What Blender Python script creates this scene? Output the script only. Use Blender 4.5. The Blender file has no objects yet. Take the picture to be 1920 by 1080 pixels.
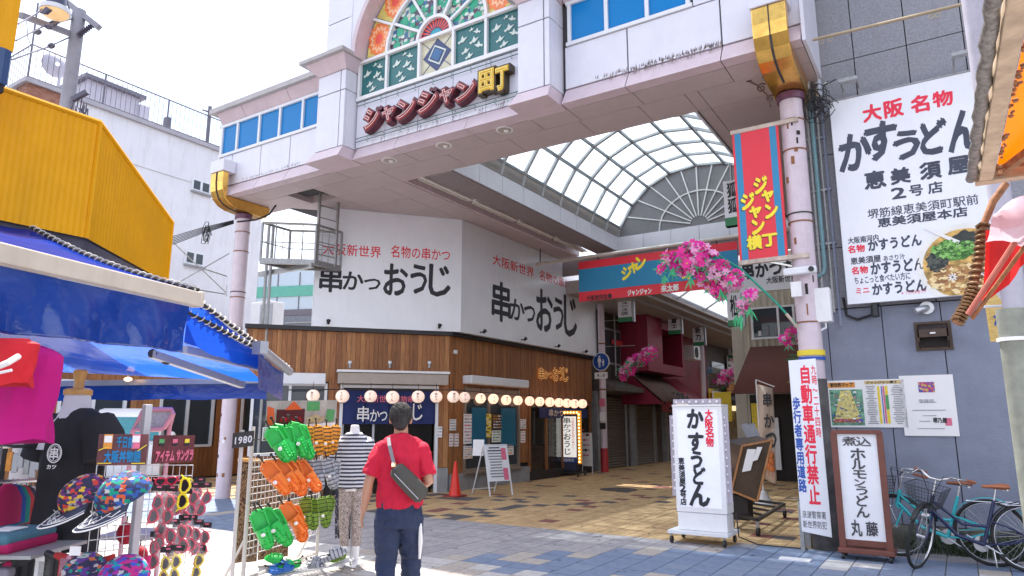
import bpy, bmesh, math, random
from mathutils import Vector, Matrix
random.seed(7)
S = bpy.context.scene
COL = S.collection
R = math.radians
# ------------------------------------------------ camera, sky, sun, exposure
F = 1301.0; PIT = math.atan(250/1301.0); AZ = R(32.4); EYE = 1.6
FW = Vector((-math.sin(AZ)*math.cos(PIT), math.cos(AZ)*math.cos(PIT), math.sin(PIT)))
RT = Vector((math.cos(AZ), math.sin(AZ), 0)); UP = RT.cross(FW)
CAM = Vector((0, 0, EYE))
cd = bpy.data.cameras.new('camera'); co = bpy.data.objects.new('camera', cd); COL.objects.link(co)
co.location = CAM; co.rotation_euler = (R(90)+PIT, 0, AZ)
cd.sensor_width = 36; cd.lens = 36*F/1920; cd.clip_start = .05; cd.clip_end = 2000
S.camera = co
SUN = Vector((-.36, .24, 1.0)).normalized()
w = bpy.data.worlds.new('World'); S.world = w; w.use_nodes = True
wn = w.node_tree.nodes; wl = w.node_tree.links; wn.clear()
sky = wn.new('ShaderNodeTexSky'); sky.sky_type = 'NISHITA'; sky.sun_disc = False
sky.sun_elevation = math.asin(SUN.z); sky.sun_rotation = math.atan2(SUN.x, SUN.y)
sky.air_density = 1.3; sky.dust_density = 2.5
bg = wn.new('ShaderNodeBackground'); bg.inputs[1].default_value = .12
out = wn.new('ShaderNodeOutputWorld')
tc = wn.new('ShaderNodeTexCoord'); mp = wn.new('ShaderNodeMapping'); mp.inputs['Scale'].default_value = (1, 1, 2.2)
nz = wn.new('ShaderNodeTexNoise'); nz.inputs['Scale'].default_value = 2.2; nz.inputs['Detail'].default_value = 6
rp = wn.new('ShaderNodeValToRGB'); rp.color_ramp.elements[0].position = .36; rp.color_ramp.elements[1].position = .66
rp.color_ramp.elements[0].color = (.06, .06, .07, 1)
mx = wn.new('ShaderNodeMix'); mx.data_type = 'RGBA'; mx.inputs[7].default_value = (8.0, 8.2, 9.2, 1)
wl.new(tc.outputs['Generated'], mp.inputs[0]); wl.new(mp.outputs[0], nz.inputs[0]); wl.new(nz.outputs[0], rp.inputs[0])
wl.new(rp.outputs[0], mx.inputs[0]); wl.new(sky.outputs[0], mx.inputs[6]); wl.new(mx.outputs[2], bg.inputs[0]); wl.new(bg.outputs[0], out.inputs[0])
sd = bpy.data.lights.new('sun', 'SUN'); sd.energy = 4.6; sd.angle = R(.6); sd.color = (1, .95, .87)
so = bpy.data.objects.new('sun', sd); COL.objects.link(so); so.rotation_euler = SUN.to_track_quat('Z', 'Y').to_euler(); so.location = (0, 0, 30)
S.view_settings.view_transform = 'Standard'; S.view_settings.look = 'None'; S.view_settings.gamma = 1
S.view_settings.use_curve_mapping = False
S.view_settings.exposure = 1.3
S.render.engine = 'CYCLES'; S.cycles.max_bounces = 7; S.cycles.transparent_max_bounces = 12
S.cycles.sample_clamp_indirect = 6
S.cycles.use_denoising = True

# ------------------------------------------------ helpers: rays to known planes
def ray(x, y): return FW + RT*((x-960)/F) + UP*((540-y)/F)
def PZ(x, y, h): d = ray(x, y); return CAM + d*((h-EYE)/d.z)
def PY(x, y, v): d = ray(x, y); return CAM + d*(v/d.y)
def PX(x, y, v): d = ray(x, y); return CAM + d*(v/d.x)
def PD(x, y, D):
    d = ray(x, y); return CAM + d*(D/math.hypot(d.x*math.sin(AZ)*-1+d.y*math.cos(AZ), 0))
def PP(x, y, p0, n):
    d = ray(x, y); return CAM + d*((p0-CAM).dot(n)/d.dot(n))
V = Vector
X_, Y_, Z_ = V((1, 0, 0)), V((0, 1, 0)), V((0, 0, 1))

# ------------------------------------------------ materials
MATS = {}
def mat(name, c, rough=.6, metal=0, var=.1, scale=6, bump=0, bscale=60, emit=0, trans=0, dirt=0, spec=.5, alpha=1, stretch=None, transl=0):
    if name in MATS: return MATS[name]
    m = bpy.data.materials.new(name); m.use_nodes = True; nt = m.node_tree; b = nt.nodes['Principled BSDF']
    b.inputs['Roughness'].default_value = rough; b.inputs['Metallic'].default_value = metal
    b.inputs['Specular IOR Level'].default_value = spec
    c = tuple(c)[:3]
    t = nt.nodes.new('ShaderNodeTexCoord'); mpp = nt.nodes.new('ShaderNodeMapping'); nt.links.new(t.outputs['Object'], mpp.inputs[0])
    if stretch: mpp.inputs['Scale'].default_value = stretch
    src = None
    if var:
        n = nt.nodes.new('ShaderNodeTexNoise'); n.inputs['Scale'].default_value = scale; n.inputs['Detail'].default_value = 6; n.inputs['Roughness'].default_value = .65
        nt.links.new(mpp.outputs[0], n.inputs[0])
        r = nt.nodes.new('ShaderNodeValToRGB'); r.color_ramp.elements[0].position = .3; r.color_ramp.elements[1].position = .7
        r.color_ramp.elements[0].color = tuple(v*(1-var) for v in c)+(1,); r.color_ramp.elements[1].color = tuple(min(1, v*(1+var*.6)) for v in c)+(1,)
        nt.links.new(n.outputs[0], r.inputs[0]); src = r.outputs[0]
        if dirt:
            n2 = nt.nodes.new('ShaderNodeTexNoise'); n2.inputs['Scale'].default_value = 1.7; n2.inputs['Detail'].default_value = 9; n2.inputs['Roughness'].default_value = .75
            mp2 = nt.nodes.new('ShaderNodeMapping'); mp2.inputs['Scale'].default_value = (3, 3, .5); nt.links.new(t.outputs['Object'], mp2.inputs[0]); nt.links.new(mp2.outputs[0], n2.inputs[0])
            r2 = nt.nodes.new('ShaderNodeValToRGB'); r2.color_ramp.elements[0].position = .5; r2.color_ramp.elements[1].position = .78
            r2.color_ramp.elements[1].color = (dirt, dirt, dirt, 1); r2.color_ramp.elements[0].color = (0, 0, 0, 1)
            nt.links.new(n2.outputs[0], r2.inputs[0])
            k = nt.nodes.new('ShaderNodeMix'); k.data_type = 'RGBA'; k.inputs[7].default_value = tuple(v*.35+.02 for v in (c[0], c[1]*.85, c[2]*.7))+(1,)
            nt.links.new(r2.outputs[0], k.inputs[0]); nt.links.new(src, k.inputs[6]); src = k.outputs[2]
        nt.links.new(src, b.inputs['Base Color'])
    else: b.inputs['Base Color'].default_value = c+(1,)
    if bump:
        n = nt.nodes.new('ShaderNodeTexNoise'); n.inputs['Scale'].default_value = bscale; n.inputs['Detail'].default_value = 4
        nt.links.new(mpp.outputs[0], n.inputs[0])
        bb = nt.nodes.new('ShaderNodeBump'); bb.inputs['Strength'].default_value = bump; bb.inputs['Distance'].default_value = .01
        nt.links.new(n.outputs[0], bb.inputs['Height']); nt.links.new(bb.outputs[0], b.inputs['Normal'])
    if emit:
        b.inputs['Emission Color'].default_value = c+(1,); b.inputs['Emission Strength'].default_value = emit
    if trans: b.inputs['Transmission Weight'].default_value = trans; b.inputs['IOR'].default_value = 1.1
    if alpha < 1: b.inputs['Alpha'].default_value = alpha
    if transl:
        o = nt.nodes['Material Output']; tr = nt.nodes.new('ShaderNodeBsdfTranslucent'); ms = nt.nodes.new('ShaderNodeMixShader')
        if src: nt.links.new(src, tr.inputs[0])
        else: tr.inputs[0].default_value = c+(1,)
        ms.inputs[0].default_value = transl
        nt.links.new(b.outputs[0], ms.inputs[1]); nt.links.new(tr.outputs[0], ms.inputs[2]); nt.links.new(ms.outputs[0], o.inputs[0])
    MATS[name] = m; return m
def hexc(h):
    r = [int(h[i:i+2], 16)/255 for i in (0, 2, 4)]
    return tuple(v/12.92 if v <= .04045 else ((v+.055)/1.055)**2.4 for v in r)
def pattern(name, cols, scale=30, kind='VOR', rough=.7, stretch=(1, 1, 1), dist=0):
    if name in MATS: return MATS[name]
    m = bpy.data.materials.new(name); m.use_nodes = True; nt = m.node_tree; b = nt.nodes['Principled BSDF']; b.inputs['Roughness'].default_value = rough
    t = nt.nodes.new('ShaderNodeTexCoord'); mpp = nt.nodes.new('ShaderNodeMapping'); mpp.inputs['Scale'].default_value = stretch
    nt.links.new(t.outputs['Object'], mpp.inputs[0])
    r = nt.nodes.new('ShaderNodeValToRGB'); r.color_ramp.interpolation = 'CONSTANT'
    if kind == 'VOR':
        v = nt.nodes.new('ShaderNodeTexVoronoi'); v.inputs['Scale'].default_value = scale; v.distance = 'CHEBYCHEV'
        sp = nt.nodes.new('ShaderNodeSeparateColor'); nt.links.new(v.outputs['Color'], sp.inputs[0]); fac = sp.outputs[0]
    elif kind == 'LEO':
        v = nt.nodes.new('ShaderNodeTexNoise'); v.inputs['Scale'].default_value = scale; v.inputs['Detail'].default_value = 1.5; v.inputs['Distortion'].default_value = dist; fac = v.outputs[0]
    else:
        v = nt.nodes.new('ShaderNodeTexWave'); v.inputs['Scale'].default_value = scale; v.bands_direction = 'Y' if 'foam' in name else 'Z'; v.inputs['Distortion'].default_value = dist; fac = v.outputs['Fac']
    nt.links.new(mpp.outputs[0], v.inputs[0])
    els = r.color_ramp.elements
    while len(els) < len(cols): els.new(.5)
    for i, (p, c) in enumerate(cols): els[i].position = p; els[i].color = tuple(c)+(1,)
    nt.links.new(fac, r.inputs[0]); nt.links.new(r.outputs[0], b.inputs['Base Color'])
    MATS[name] = m; return m

# ------------------------------------------------ mesh builder
ORG = {}
def org(o):
    return ORG.get(o.name, V((0, 0, 0))) if o is not None else V((0, 0, 0))
def link(name, me, parent=None, loc=None):
    o = bpy.data.objects.new(name, me); COL.objects.link(o)
    if parent is not None: o.parent = parent
    return o
class MB:
    def __init__(s): s.v = []; s.f = []; s.sm = []
    def add(s, vs, fs, smooth=False):
        k = len(s.v); s.v += [V(p) for p in vs]; s.f += [tuple(i+k for i in f) for f in fs]; s.sm += [smooth]*len(fs); return s
    def frame(s, c, a, b, n, sa, sb, sn):          # box from centre and three axes (full sizes)
        c = V(c); a = V(a).normalized()*sa/2; b = V(b).normalized()*sb/2; n = V(n).normalized()*sn/2
        vs = [c+i*a+j*b+k*n for k in (-1, 1) for j in (-1, 1) for i in (-1, 1)]
        return s.add(vs, [(0, 2, 3, 1), (4, 5, 7, 6), (0, 1, 5, 4), (2, 6, 7, 3), (0, 4, 6, 2), (1, 3, 7, 5)])
    def box(s, c, sz): return s.frame(c, X_, Y_, Z_, *sz)
    def bx(s, x0, x1, y0, y1, z0, z1): return s.box(((x0+x1)/2, (y0+y1)/2, (z0+z1)/2), (abs(x1-x0), abs(y1-y0), abs(z1-z0)))
    def beam(s, p, q, w_, h_, up=Z_):
        p = V(p); q = V(q); a = q-p; u = V(up)
        if abs(a.normalized().dot(u)) > .98: u = X_
        b = a.cross(u).normalized(); n = b.cross(a).normalized()
        return s.frame((p+q)/2, a, b, n, a.length, w_, h_)
    def poly(s, pts, d, smooth=False):            # prism of a polygon, extruded by vector d
        n = len(pts); d = V(d); vs = [V(p) for p in pts]+[V(p)+d for p in pts]
        fs = [tuple(range(n))[::-1], tuple(range(n, 2*n))]+[(i, (i+1) % n, (i+1) % n+n, i+n) for i in range(n)]
        return s.add(vs, fs, smooth)
    def quad(s, *p): return s.add(p, [tuple(range(len(p)))])
    def tube(s, pts, r, n=8, closed=False, caps=True):
        pts = [V(p) for p in pts]; m = len(pts); rr = r if isinstance(r, (list, tuple)) else [r]*m
        vs = []; prev = None
        for i, p in enumerate(pts):
            if closed: t = pts[(i+1) % m]-pts[i-1]
            else: t = pts[min(i+1, m-1)]-pts[max(i-1, 0)]
            t.normalize()
            if prev is None:
                a = t.cross(Z_ if abs(t.z) < .9 else X_).normalized()
            else:
                a = (prev - t*prev.dot(t)).normalized()
            prev = a; b = t.cross(a)
            vs += [p+(a*math.cos(6.28318*j/n)+b*math.sin(6.28318*j/n))*rr[i] for j in range(n)]
        fs = []
        for i in range(m if closed else m-1):
            k = (i+1) % m
            fs += [(i*n+j, i*n+(j+1) % n, k*n+(j+1) % n, k*n+j) for j in range(n)]
        s.add(vs, fs, True)
        if caps and not closed: s.add(vs[:n], [tuple(range(n))[::-1]]); s.add(vs[-n:], [tuple(range(n))])
        return s
    def loft(s, rings, smooth=True, cap=True):
        n = len(rings[0]); vs = [V(p) for r_ in rings for p in r_]
        fs = [(i*n+j, i*n+(j+1) % n, (i+1)*n+(j+1) % n, (i+1)*n+j) for i in range(len(rings)-1) for j in range(n)]
        if cap: fs += [tuple(range(n))[::-1], tuple(range((len(rings)-1)*n, len(rings)*n))]
        return s.add(vs, fs, smooth)
    def ell(s, c, r, n=12, m=8, rot=None):
        c = V(c); r = V(r) if not isinstance(r, (int, float)) else V((r, r, r)); vs = []
        for i in range(m+1):
            t = math.pi*i/m
            for j in range(n):
                a = 2*math.pi*j/n; p = V((r.x*math.sin(t)*math.cos(a), r.y*math.sin(t)*math.sin(a), r.z*math.cos(t)))
                vs.append(c+(rot @ p if rot else p))
        fs = [(i*n+j, (i+1)*n+j, (i+1)*n+(j+1) % n, i*n+(j+1) % n) for i in range(m) for j in range(n)]
        return s.add(vs, fs, True)
    def grid(s, P, smooth=True, th=0):
        a = len(P); b = len(P[0]); vs = [V(p) for r_ in P for p in r_]
        fs = [(i*b+j, i*b+j+1, (i+1)*b+j+1, (i+1)*b+j) for i in range(a-1) for j in range(b-1)]
        return s.add(vs, fs, smooth)
    def build(s, name, m, parent=None, label=None, kind=None, bevel=0):
        o0 = org(parent)
        me = bpy.data.meshes.new(name)
        me.from_pydata([tuple(p-o0) for p in s.v], [], s.f)
        bm = bmesh.new(); bm.from_mesh(me); bmesh.ops.remove_doubles(bm, verts=bm.verts, dist=1e-5)
        bmesh.ops.recalc_face_normals(bm, faces=bm.faces)
        if bevel: bmesh.ops.bevel(bm, geom=[e for e in bm.edges if len(e.link_faces) == 2 and e.calc_face_angle(0) > .5], offset=bevel, segments=2, affect='EDGES', profile=.5)
        bm.to_mesh(me); bm.free()
        if len(s.sm) and any(s.sm):
            for p in me.polygons: p.use_smooth = True
            try: me.set_sharp_from_angle(angle=R(40))
            except Exception: pass
        me.materials.append(m)
        o = link(name, me, parent); ORG[o.name] = o0.copy()
        if label: o['label'] = label
        if kind: o['kind'] = kind
        return o
def thing(name, label, cat, loc, group=None):
    o = bpy.data.objects.new(name, None); COL.objects.link(o); o.location = V(loc); ORG[o.name] = V(loc); o.empty_display_size = .1
    o['label'] = label; o['category'] = cat
    if group: o['group'] = group
    return o
def tag(o, label, cat, group=None):
    o['label'] = label; o['category'] = cat
    if group: o['group'] = group
    return o
def solo(mb, name, m, label, cat, group=None, bevel=0):
    return tag(mb.build(name, m, bevel=bevel), label, cat, group)
def struct(mb, name, m): return mb.build(name, m, kind='structure')
def copy_tree(root, loc=None, rotz=None, label=None, scale=None, rot=None):
    c = root.copy(); COL.objects.link(c)
    if loc is not None: c.location = V(loc)
    if rotz is not None: c.rotation_euler = (0, 0, rotz)
    if rot is not None: c.rotation_euler = rot
    if scale: c.scale = (scale, scale, scale)
    if label: c['label'] = label
    for ch in root.children:
        d = ch.copy(); COL.objects.link(d); d.parent = c
        for g in ch.children:
            e = g.copy(); COL.objects.link(e); e.parent = d
    return c
def ordn(i): return ['leftmost', 'second', 'third', 'fourth', 'fifth', 'sixth', 'seventh', 'eighth', 'ninth', 'tenth', 'eleventh', 'twelfth', 'thirteenth', 'fourteenth', 'fifteenth', 'sixteenth', 'seventeenth', 'eighteenth', 'nineteenth', 'twentieth'][i]
def solidify(me_obj, th, off=0):
    mo = me_obj.modifiers.new('s', 'SOLIDIFY'); mo.thickness = th; mo.offset = off
def remesh(o, vox, smooth=6):
    m = o.modifiers.new('r', 'REMESH'); m.mode = 'VOXEL'; m.voxel_size = vox; m.use_smooth_shade = True
    m2 = o.modifiers.new('c', 'SMOOTH'); m2.iterations = smooth; m2.factor = .5
    dg = bpy.context.evaluated_depsgraph_get(); me = bpy.data.meshes.new_from_object(o.evaluated_get(dg))
    o.modifiers.clear(); old = o.data; mt = list(old.materials); o.data = me
    if not me.materials:
        for k in mt: me.materials.append(k)
    for p in me.polygons: p.use_smooth = True
    return o
from mathutils import noise as NZ
def wrinkle(o, amp, sc, d=(1, 1, 1), seed=0):
    me = o.data; N_v = [v.normal.copy() for v in me.vertices]; out_ = []
    for v, nn in zip(me.vertices, N_v):
        c = v.co; p = V((c.x*sc*d[0]+seed, c.y*sc*d[1], c.z*sc*d[2])); k = NZ.noise(p)+.5*NZ.noise(p*2.1); q = c+nn*amp*(1-2*abs(k)+.25); out_ += [q.x, q.y, q.z]
    me.vertices.foreach_set('co', out_); me.update()
# ------------------------------------------------ lettering
GL = {}
def glyph(ch, off):
    k = (ch, off)
    if k not in GL:
        cu = bpy.data.curves.new('g', 'FONT'); cu.body = ch; cu.size = 1; cu.offset = off; cu.resolution_u = 2; cu.fill_mode = 'FRONT'
        ob = bpy.data.objects.new('g', cu); me = bpy.data.meshes.new_from_object(ob)
        GL[k] = ([v.co.xy.copy() for v in me.vertices], [tuple(p.vertices) for p in me.polygons])
        bpy.data.objects.remove(ob); bpy.data.curves.remove(cu); bpy.data.meshes.remove(me)
    return GL[k]
def letters(s, p0, r, d, nrm, vertical=False, off=.0, fit=False, gap=0, shear=0, sizes=None):
    """characters laid in equal cells over the parallelogram p0 + r (rightwards) + d (downwards), 3 mm proud"""
    p0 = V(p0); r = V(r); d = V(d); n = V(nrm).normalized(); mb = MB(); N = len(s)
    if sizes is None: sizes = [1]*N
    tot = sum(sizes); acc = 0
    for i, ch in enumerate(s):
        a0 = acc/tot; a1 = (acc+sizes[i])/tot; acc += sizes[i]
        if ch in ' 　': continue
        vs, fs = glyph(ch, 0)
        if not vs: continue
        if fit or ord(ch) < 256:
            xs = [v.x for v in vs]; ys = [v.y for v in vs]; bx0, bx1, by0, by1 = min(xs), max(xs), min(ys), max(ys)
            if not fit:
                cx = (bx0+bx1)/2; wd = max(.55, bx1-bx0+.06); bx0, bx1, by0, by1 = cx-wd/2, cx+wd/2, -.12, .88
        else: bx0, bx1, by0, by1 = 0, 1, -.12, .88
        g = gap/2; e_ = off*.95
        for kk, (ex, ey) in enumerate([(0, 0)] if e_ < .004 else [(e_*.9, e_*.4), (-e_*.9, -e_*.4), (e_*.4, -e_*.9), (-e_*.4, e_*.9)]):
          out_ = []
          for v in vs:
            u = (v.x+ex-bx0)/(bx1-bx0); t = 1-(v.y+ey-by0)/(by1-by0)
            u = u+shear*(.5-t)
            u = g+u*(1-2*g); t = g+t*(1-2*g)
            if vertical: t = a0+(a1-a0)*t; 
            else: u = a0+(a1-a0)*u
            out_.append(p0+r*u+d*t+n*(.003-kk*.0004))
          mb.add(out_, fs)
    return mb
def text(s, m, parent, p0, r, d, nrm, name='lettering', **k):
    mb = letters(s, p0, r, d, nrm, **k)
    if not mb.v: return None
    o0 = org(parent); me = bpy.data.meshes.new(name); me.from_pydata([tuple(p-o0) for p in mb.v], [], mb.f); me.materials.append(m)
    o = link(name, me, parent); ORG[o.name] = o0.copy(); return o
def textq(s, m, parent, fn, a, b, c, nrm, **k):    # three pixels on a known plane: top left, top right, bottom left
    A, B, C_ = fn(*a), fn(*b), fn(*c); return text(s, m, parent, A, B-A, C_-A, nrm, **k)

# ------------------------------------------------ common materials
M = {}
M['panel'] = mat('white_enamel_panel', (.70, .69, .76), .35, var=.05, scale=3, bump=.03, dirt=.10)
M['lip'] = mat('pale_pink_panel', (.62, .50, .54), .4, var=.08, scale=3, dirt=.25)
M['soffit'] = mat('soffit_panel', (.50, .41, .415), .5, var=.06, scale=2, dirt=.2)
M['joint'] = mat('dark_joint', (.05, .045, .05), .8)
M['white'] = mat('white_paint', (.78, .77, .78), .4, var=.05, dirt=.08)
M['frame'] = mat('white_metal_frame', (.72, .73, .76), .35, var=.04)
M['alu'] = mat('grey_aluminium', (.42, .43, .45), .4, metal=.5, var=.1)
M['steel'] = mat('galvanised_steel', (.38, .38, .38), .45, metal=.6, var=.25, scale=20, dirt=.3)
M['black'] = mat('black_plastic', (.02, .02, .022), .5)
M['ink'] = mat('black_ink', (.02, .022, .03), .6, var=0)
M['navyink'] = mat('grey_navy_ink', (.05, .06, .09), .5, var=.3, scale=3)
M['red'] = mat('red_ink', (.75, .015, .03), .5, var=0)
M['blueink'] = mat('blue_ink', (.02, .09, .42), .5, var=0)
M['yel'] = mat('yellow_letter', (.9, .62, .03), .4, var=.05)
M['bluepane'] = mat('blue_film_pane', (.0, .19, .50), .25, var=.03, spec=.25)
M['gold'] = mat('brushed_gold', (.85, .50, .12), .22, metal=.9, var=.25, scale=9, bump=.05, bscale=12)
M['mauve'] = mat('mauve_column_paint', (.62, .52, .57), .4, var=.08, dirt=.35)
M['rust'] = mat('rust', (.28, .12, .05), .85, var=.5, scale=30, bump=.4)
M['signwhite'] = mat('white_sign_face', (.80, .81, .86), .25, var=.05, scale=1.2, dirt=.10)
M['paper'] = mat('white_paper', (.80, .78, .78), .7, var=.03)
M['wood'] = mat('cedar_plank', (.34, .135, .045), .6, var=.45, scale=5, stretch=(9, 9, .7), bump=.15, bscale=20)
M['wood2'] = mat('cedar_plank_dark', (.26, .10, .035), .6, var=.45, scale=5, stretch=(9, 9, .7), bump=.15, bscale=20)
M['wood3'] = mat('cedar_plank_pale', (.42, .185, .065), .6, var=.45, scale=5, stretch=(9, 9, .7), bump=.15, bscale=20)
M['glass'] = mat('window_glass', (.05, .06, .07), .05, var=.1, scale=2)
M['dark'] = mat('dark_interior', (.025, .02, .02), .8)
M['conc'] = mat('grey_concrete', (.30, .30, .31), .85, var=.2, scale=5, bump=.3, bscale=30, dirt=.3)
M['wall'] = mat('blue_grey_painted_wall', (.215, .235, .305), .75, var=.14, scale=3, bump=.5, bscale=28, dirt=.12)
M['wall2'] = mat('grey_stone_cladding', (.29, .29, .32), .85, var=.28, scale=40, bump=.4, bscale=90, dirt=.25)
# ================================================= GROUND
g = MB(); g.bx(-260, 260, -120, 400, -.5, -.05)
struct(g, 'ground', mat('asphalt', (.06, .06, .062), .9, var=.3, scale=3))
TS = .3
pv = MB(); pv.bx(-26, 8, -3, 62, -.05, -.010)
pave = struct(pv, 'pavement', mat('tile_joint', (.16, .145, .14), .95, var=.2, scale=20))
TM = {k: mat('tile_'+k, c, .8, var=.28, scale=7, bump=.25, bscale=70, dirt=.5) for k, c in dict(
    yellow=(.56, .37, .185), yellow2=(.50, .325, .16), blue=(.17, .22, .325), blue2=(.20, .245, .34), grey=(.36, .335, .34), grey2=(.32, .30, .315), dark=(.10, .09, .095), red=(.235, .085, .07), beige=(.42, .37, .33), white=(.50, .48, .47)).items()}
def tix(p): return (math.floor(p.x/TS), math.floor(p.y/TS))
special = {}
for x, y in [(340,215),(440,200),(540,212),(575,192),(700,210),(800,187),(735,228),(590,270),(680,262),(740,258),(880,250),(1030,242),(1180,237),(1330,230),(340,265),(470,280),(330,320),(180,320),(60,330),(440,322),(1700,190),(400,300),(250,330),(500,300)]:
    special[tix(PZ(780+x/3.69, 880+y/3.69, 0))] = 'dark'
for x, y in [(785,152),(960,117),(360,235),(150,280),(915,347),(1135,285),(1235,257),(1415,205),(1490,182),(1630,142),(1690,123),(100,290)]:
    special[tix(PZ(780+x/3.69, 880+y/3.69, 0))] = 'red'
for x, y, c in [(1460,500,'red'),(1610,500,'dark'),(1600,385,'red'),(1680,330,'red'),(1530,205,'dark'),(1640,195,'red'),(1500,430,'red')]:
    special[tix(PZ(1000+x/3.43, 860+y/3.43, 0))] = c
def tcol(i, j):
    h = random.Random(i*7919+j*104729); x = (i+.5)*TS; y = (j+.5)*TS
    if (i, j) in special: return special[(i, j)]
    s1 = y-(x+12.3); s2 = y-(-x-2.2)
    yb = 9.5 if x < -2.6 else 9.9
    if x > -1.4 and y > 9.75: return 'grey2'
    if y > yb:
        if y > 13 and (i+j) % 7 == 0 and h.random() < .4: return h.choice(['red', 'dark'])
        if x < -9.0 and y < 13 and (i-j) % 4 in (0, 1) and h.random() < .7: return 'dark'
        return 'yellow' if h.random() < .6 else 'yellow2'
    if y < 6.9: return h.choice(['white', 'white', 'beige', 'grey', 'blue2'] if x > -4.5 else ['white', 'white', 'white', 'beige'])  # strip in front of the gate shadow: sun's brightness put into paler tile colours
    if s1 < 0 or s2 < 0:
        if -.42 < s1 < 0 and i % 2 == 0 and x < -2.8: return 'beige'
        if x > -1.5 and y < 9.2:
            return 'white' if (i*3+j*2) % 5 in (0, 3) else 'blue2'
        if h.random() < .05: return 'beige'
        return 'blue' if h.random() < .7 else 'blue2'
    return 'grey' if h.random() < .6 else 'grey2'
cells = []
for i in range(int(-24/TS), int(5/TS)):
    for j in range(int(1/TS), int(46/TS)):
        x = (i+.5)*TS; y = (j+.5)*TS
        p = V((x, y, -EYE)); dz = p.dot(FW)
        vis = False
        if dz > .5:
            px = 960+F*p.dot(RT)/dz; py = 540-F*p.dot(UP)/dz
            vis = -60 < px < 1980 and 700 < py < 1110
            if vis and py < 1085: vis = 2
        if x < -11 and y > 14 and not vis: continue
        cells.append((dz if vis == 2 else dz+1000, i, j))
cells.sort()
tmesh = {}
def tile_mb(mb, cx, cy, z):
    a = TS/2-.0035; b = a-.003
    mb.add([(cx-a, cy-a, -.02), (cx+a, cy-a, -.02), (cx+a, cy+a, -.02), (cx-a, cy+a, -.02), (cx-b, cy-b, z), (cx+b, cy-b, z), (cx+b, cy+b, z), (cx-b, cy+b, z)],
           [(4, 5, 6, 7), (0, 1, 5, 4), (1, 2, 6, 5), (2, 3, 7, 6), (3, 0, 4, 7)])
hid = lambda i, j: False
near = [c for c in cells if c[0] < 1000 and (i := c[1]) is not None][:290]
nearset = {(i, j) for _, i, j in near}
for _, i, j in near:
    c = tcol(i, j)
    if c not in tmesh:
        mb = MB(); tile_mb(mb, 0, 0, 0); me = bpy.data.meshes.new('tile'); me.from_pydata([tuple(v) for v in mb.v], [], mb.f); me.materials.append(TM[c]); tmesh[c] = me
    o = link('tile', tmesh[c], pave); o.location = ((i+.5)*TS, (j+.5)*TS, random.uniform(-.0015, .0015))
far = {}
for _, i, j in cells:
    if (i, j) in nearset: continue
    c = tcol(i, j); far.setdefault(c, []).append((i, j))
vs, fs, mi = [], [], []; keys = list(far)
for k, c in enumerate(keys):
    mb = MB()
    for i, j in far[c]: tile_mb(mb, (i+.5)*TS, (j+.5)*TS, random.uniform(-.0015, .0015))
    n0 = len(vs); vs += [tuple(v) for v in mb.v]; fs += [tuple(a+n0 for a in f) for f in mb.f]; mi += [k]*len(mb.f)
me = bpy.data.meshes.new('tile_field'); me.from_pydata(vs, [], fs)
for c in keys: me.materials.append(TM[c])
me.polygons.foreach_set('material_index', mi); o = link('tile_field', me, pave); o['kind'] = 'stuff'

mb = MB(); rnd = random.Random(77)
for k in range(420):
    x = rnd.uniform(-11, 1.5); y = rnd.uniform(4.5, 17); r_ = rnd.uniform(.008, .028); mb.poly([V((x+r_*rnd.uniform(.7, 1.2)*math.cos(a), y+r_*rnd.uniform(.7, 1.2)*math.sin(a), .0022)) for a in (0, .9, 1.8, 2.7, 3.6, 4.5, 5.4)], (0, 0, .0008))
o = mb.build('gum_spots', mat('gum_spot', (.09, .08, .075), .8), pave); o['kind'] = 'stuff'
# ================================================= ARCADE GATE
GY = 9.15
gate = thing('arcade_gate', 'white panelled arcade entrance gate with stained glass arch spanning the street on two columns', 'gate', (-7.4, 9.6, 0))
def panel(x0, x1, y, z0, z1, th=.05, m=None, par=None, name='panel', gap=.011):
    mb = MB(); mb.bx(x0+gap, x1-gap, y, y+th, z0+gap, z1-gap); return mb.build(name, m or M['panel'], par or gate, bevel=.004)
core = MB()
core.bx(-13.75, -1.25, GY+.045, 10.3, 6.62, 8.30)
core.bx(-9.95, -4.85, GY+.05, 9.6, 8.3, 10.35)
core.build('core', M['joint'], gate)
# wings: lower panels, window band, cove and cornice
def wing(xs_low, x0, x1, wins):
    for a, b in zip(xs_low[:-1], xs_low[1:]):
        panel(a, b, GY, 6.80, 7.54)
        # splayed lip along the bottom of the fascia
        mb = MB(); g_ = .008
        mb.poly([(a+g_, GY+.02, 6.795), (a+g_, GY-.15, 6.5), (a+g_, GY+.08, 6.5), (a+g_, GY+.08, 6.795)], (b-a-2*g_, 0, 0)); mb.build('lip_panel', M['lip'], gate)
    fr = MB(); fr.bx(wins[0]-.06, wins[-1]+.06, GY-.03, GY+.05, 7.54, 7.60); fr.bx(wins[0]-.06, wins[-1]+.06, GY-.03, GY+.05, 8.26, 8.32)
    for x in wins: fr.bx(x-.03, x+.03, GY-.028, GY+.05, 7.6, 8.26)
    f = fr.build('window_frame', M['frame'], gate)
    for a, b in zip(wins[:-1], wins[1:]):
        q = MB(); q.bx(a+.03, b-.03, GY+.012, GY+.04, 7.6, 8.26); q.build('pane', M['bluepane'], f)
wing([-13.76, -13.3, -12.3, -11.35, -10.15], -13.76, -10.1, [-13.72, -13.16, -12.4, -11.72, -11.0, -10.36])
wing([-4.80, -3.72, -2.30, -1.25], -4.8, -1.25, [-4.70, -4.05, -3.38, -2.75])
panel(-2.69, -1.25, GY, 7.54, 8.32)
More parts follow.
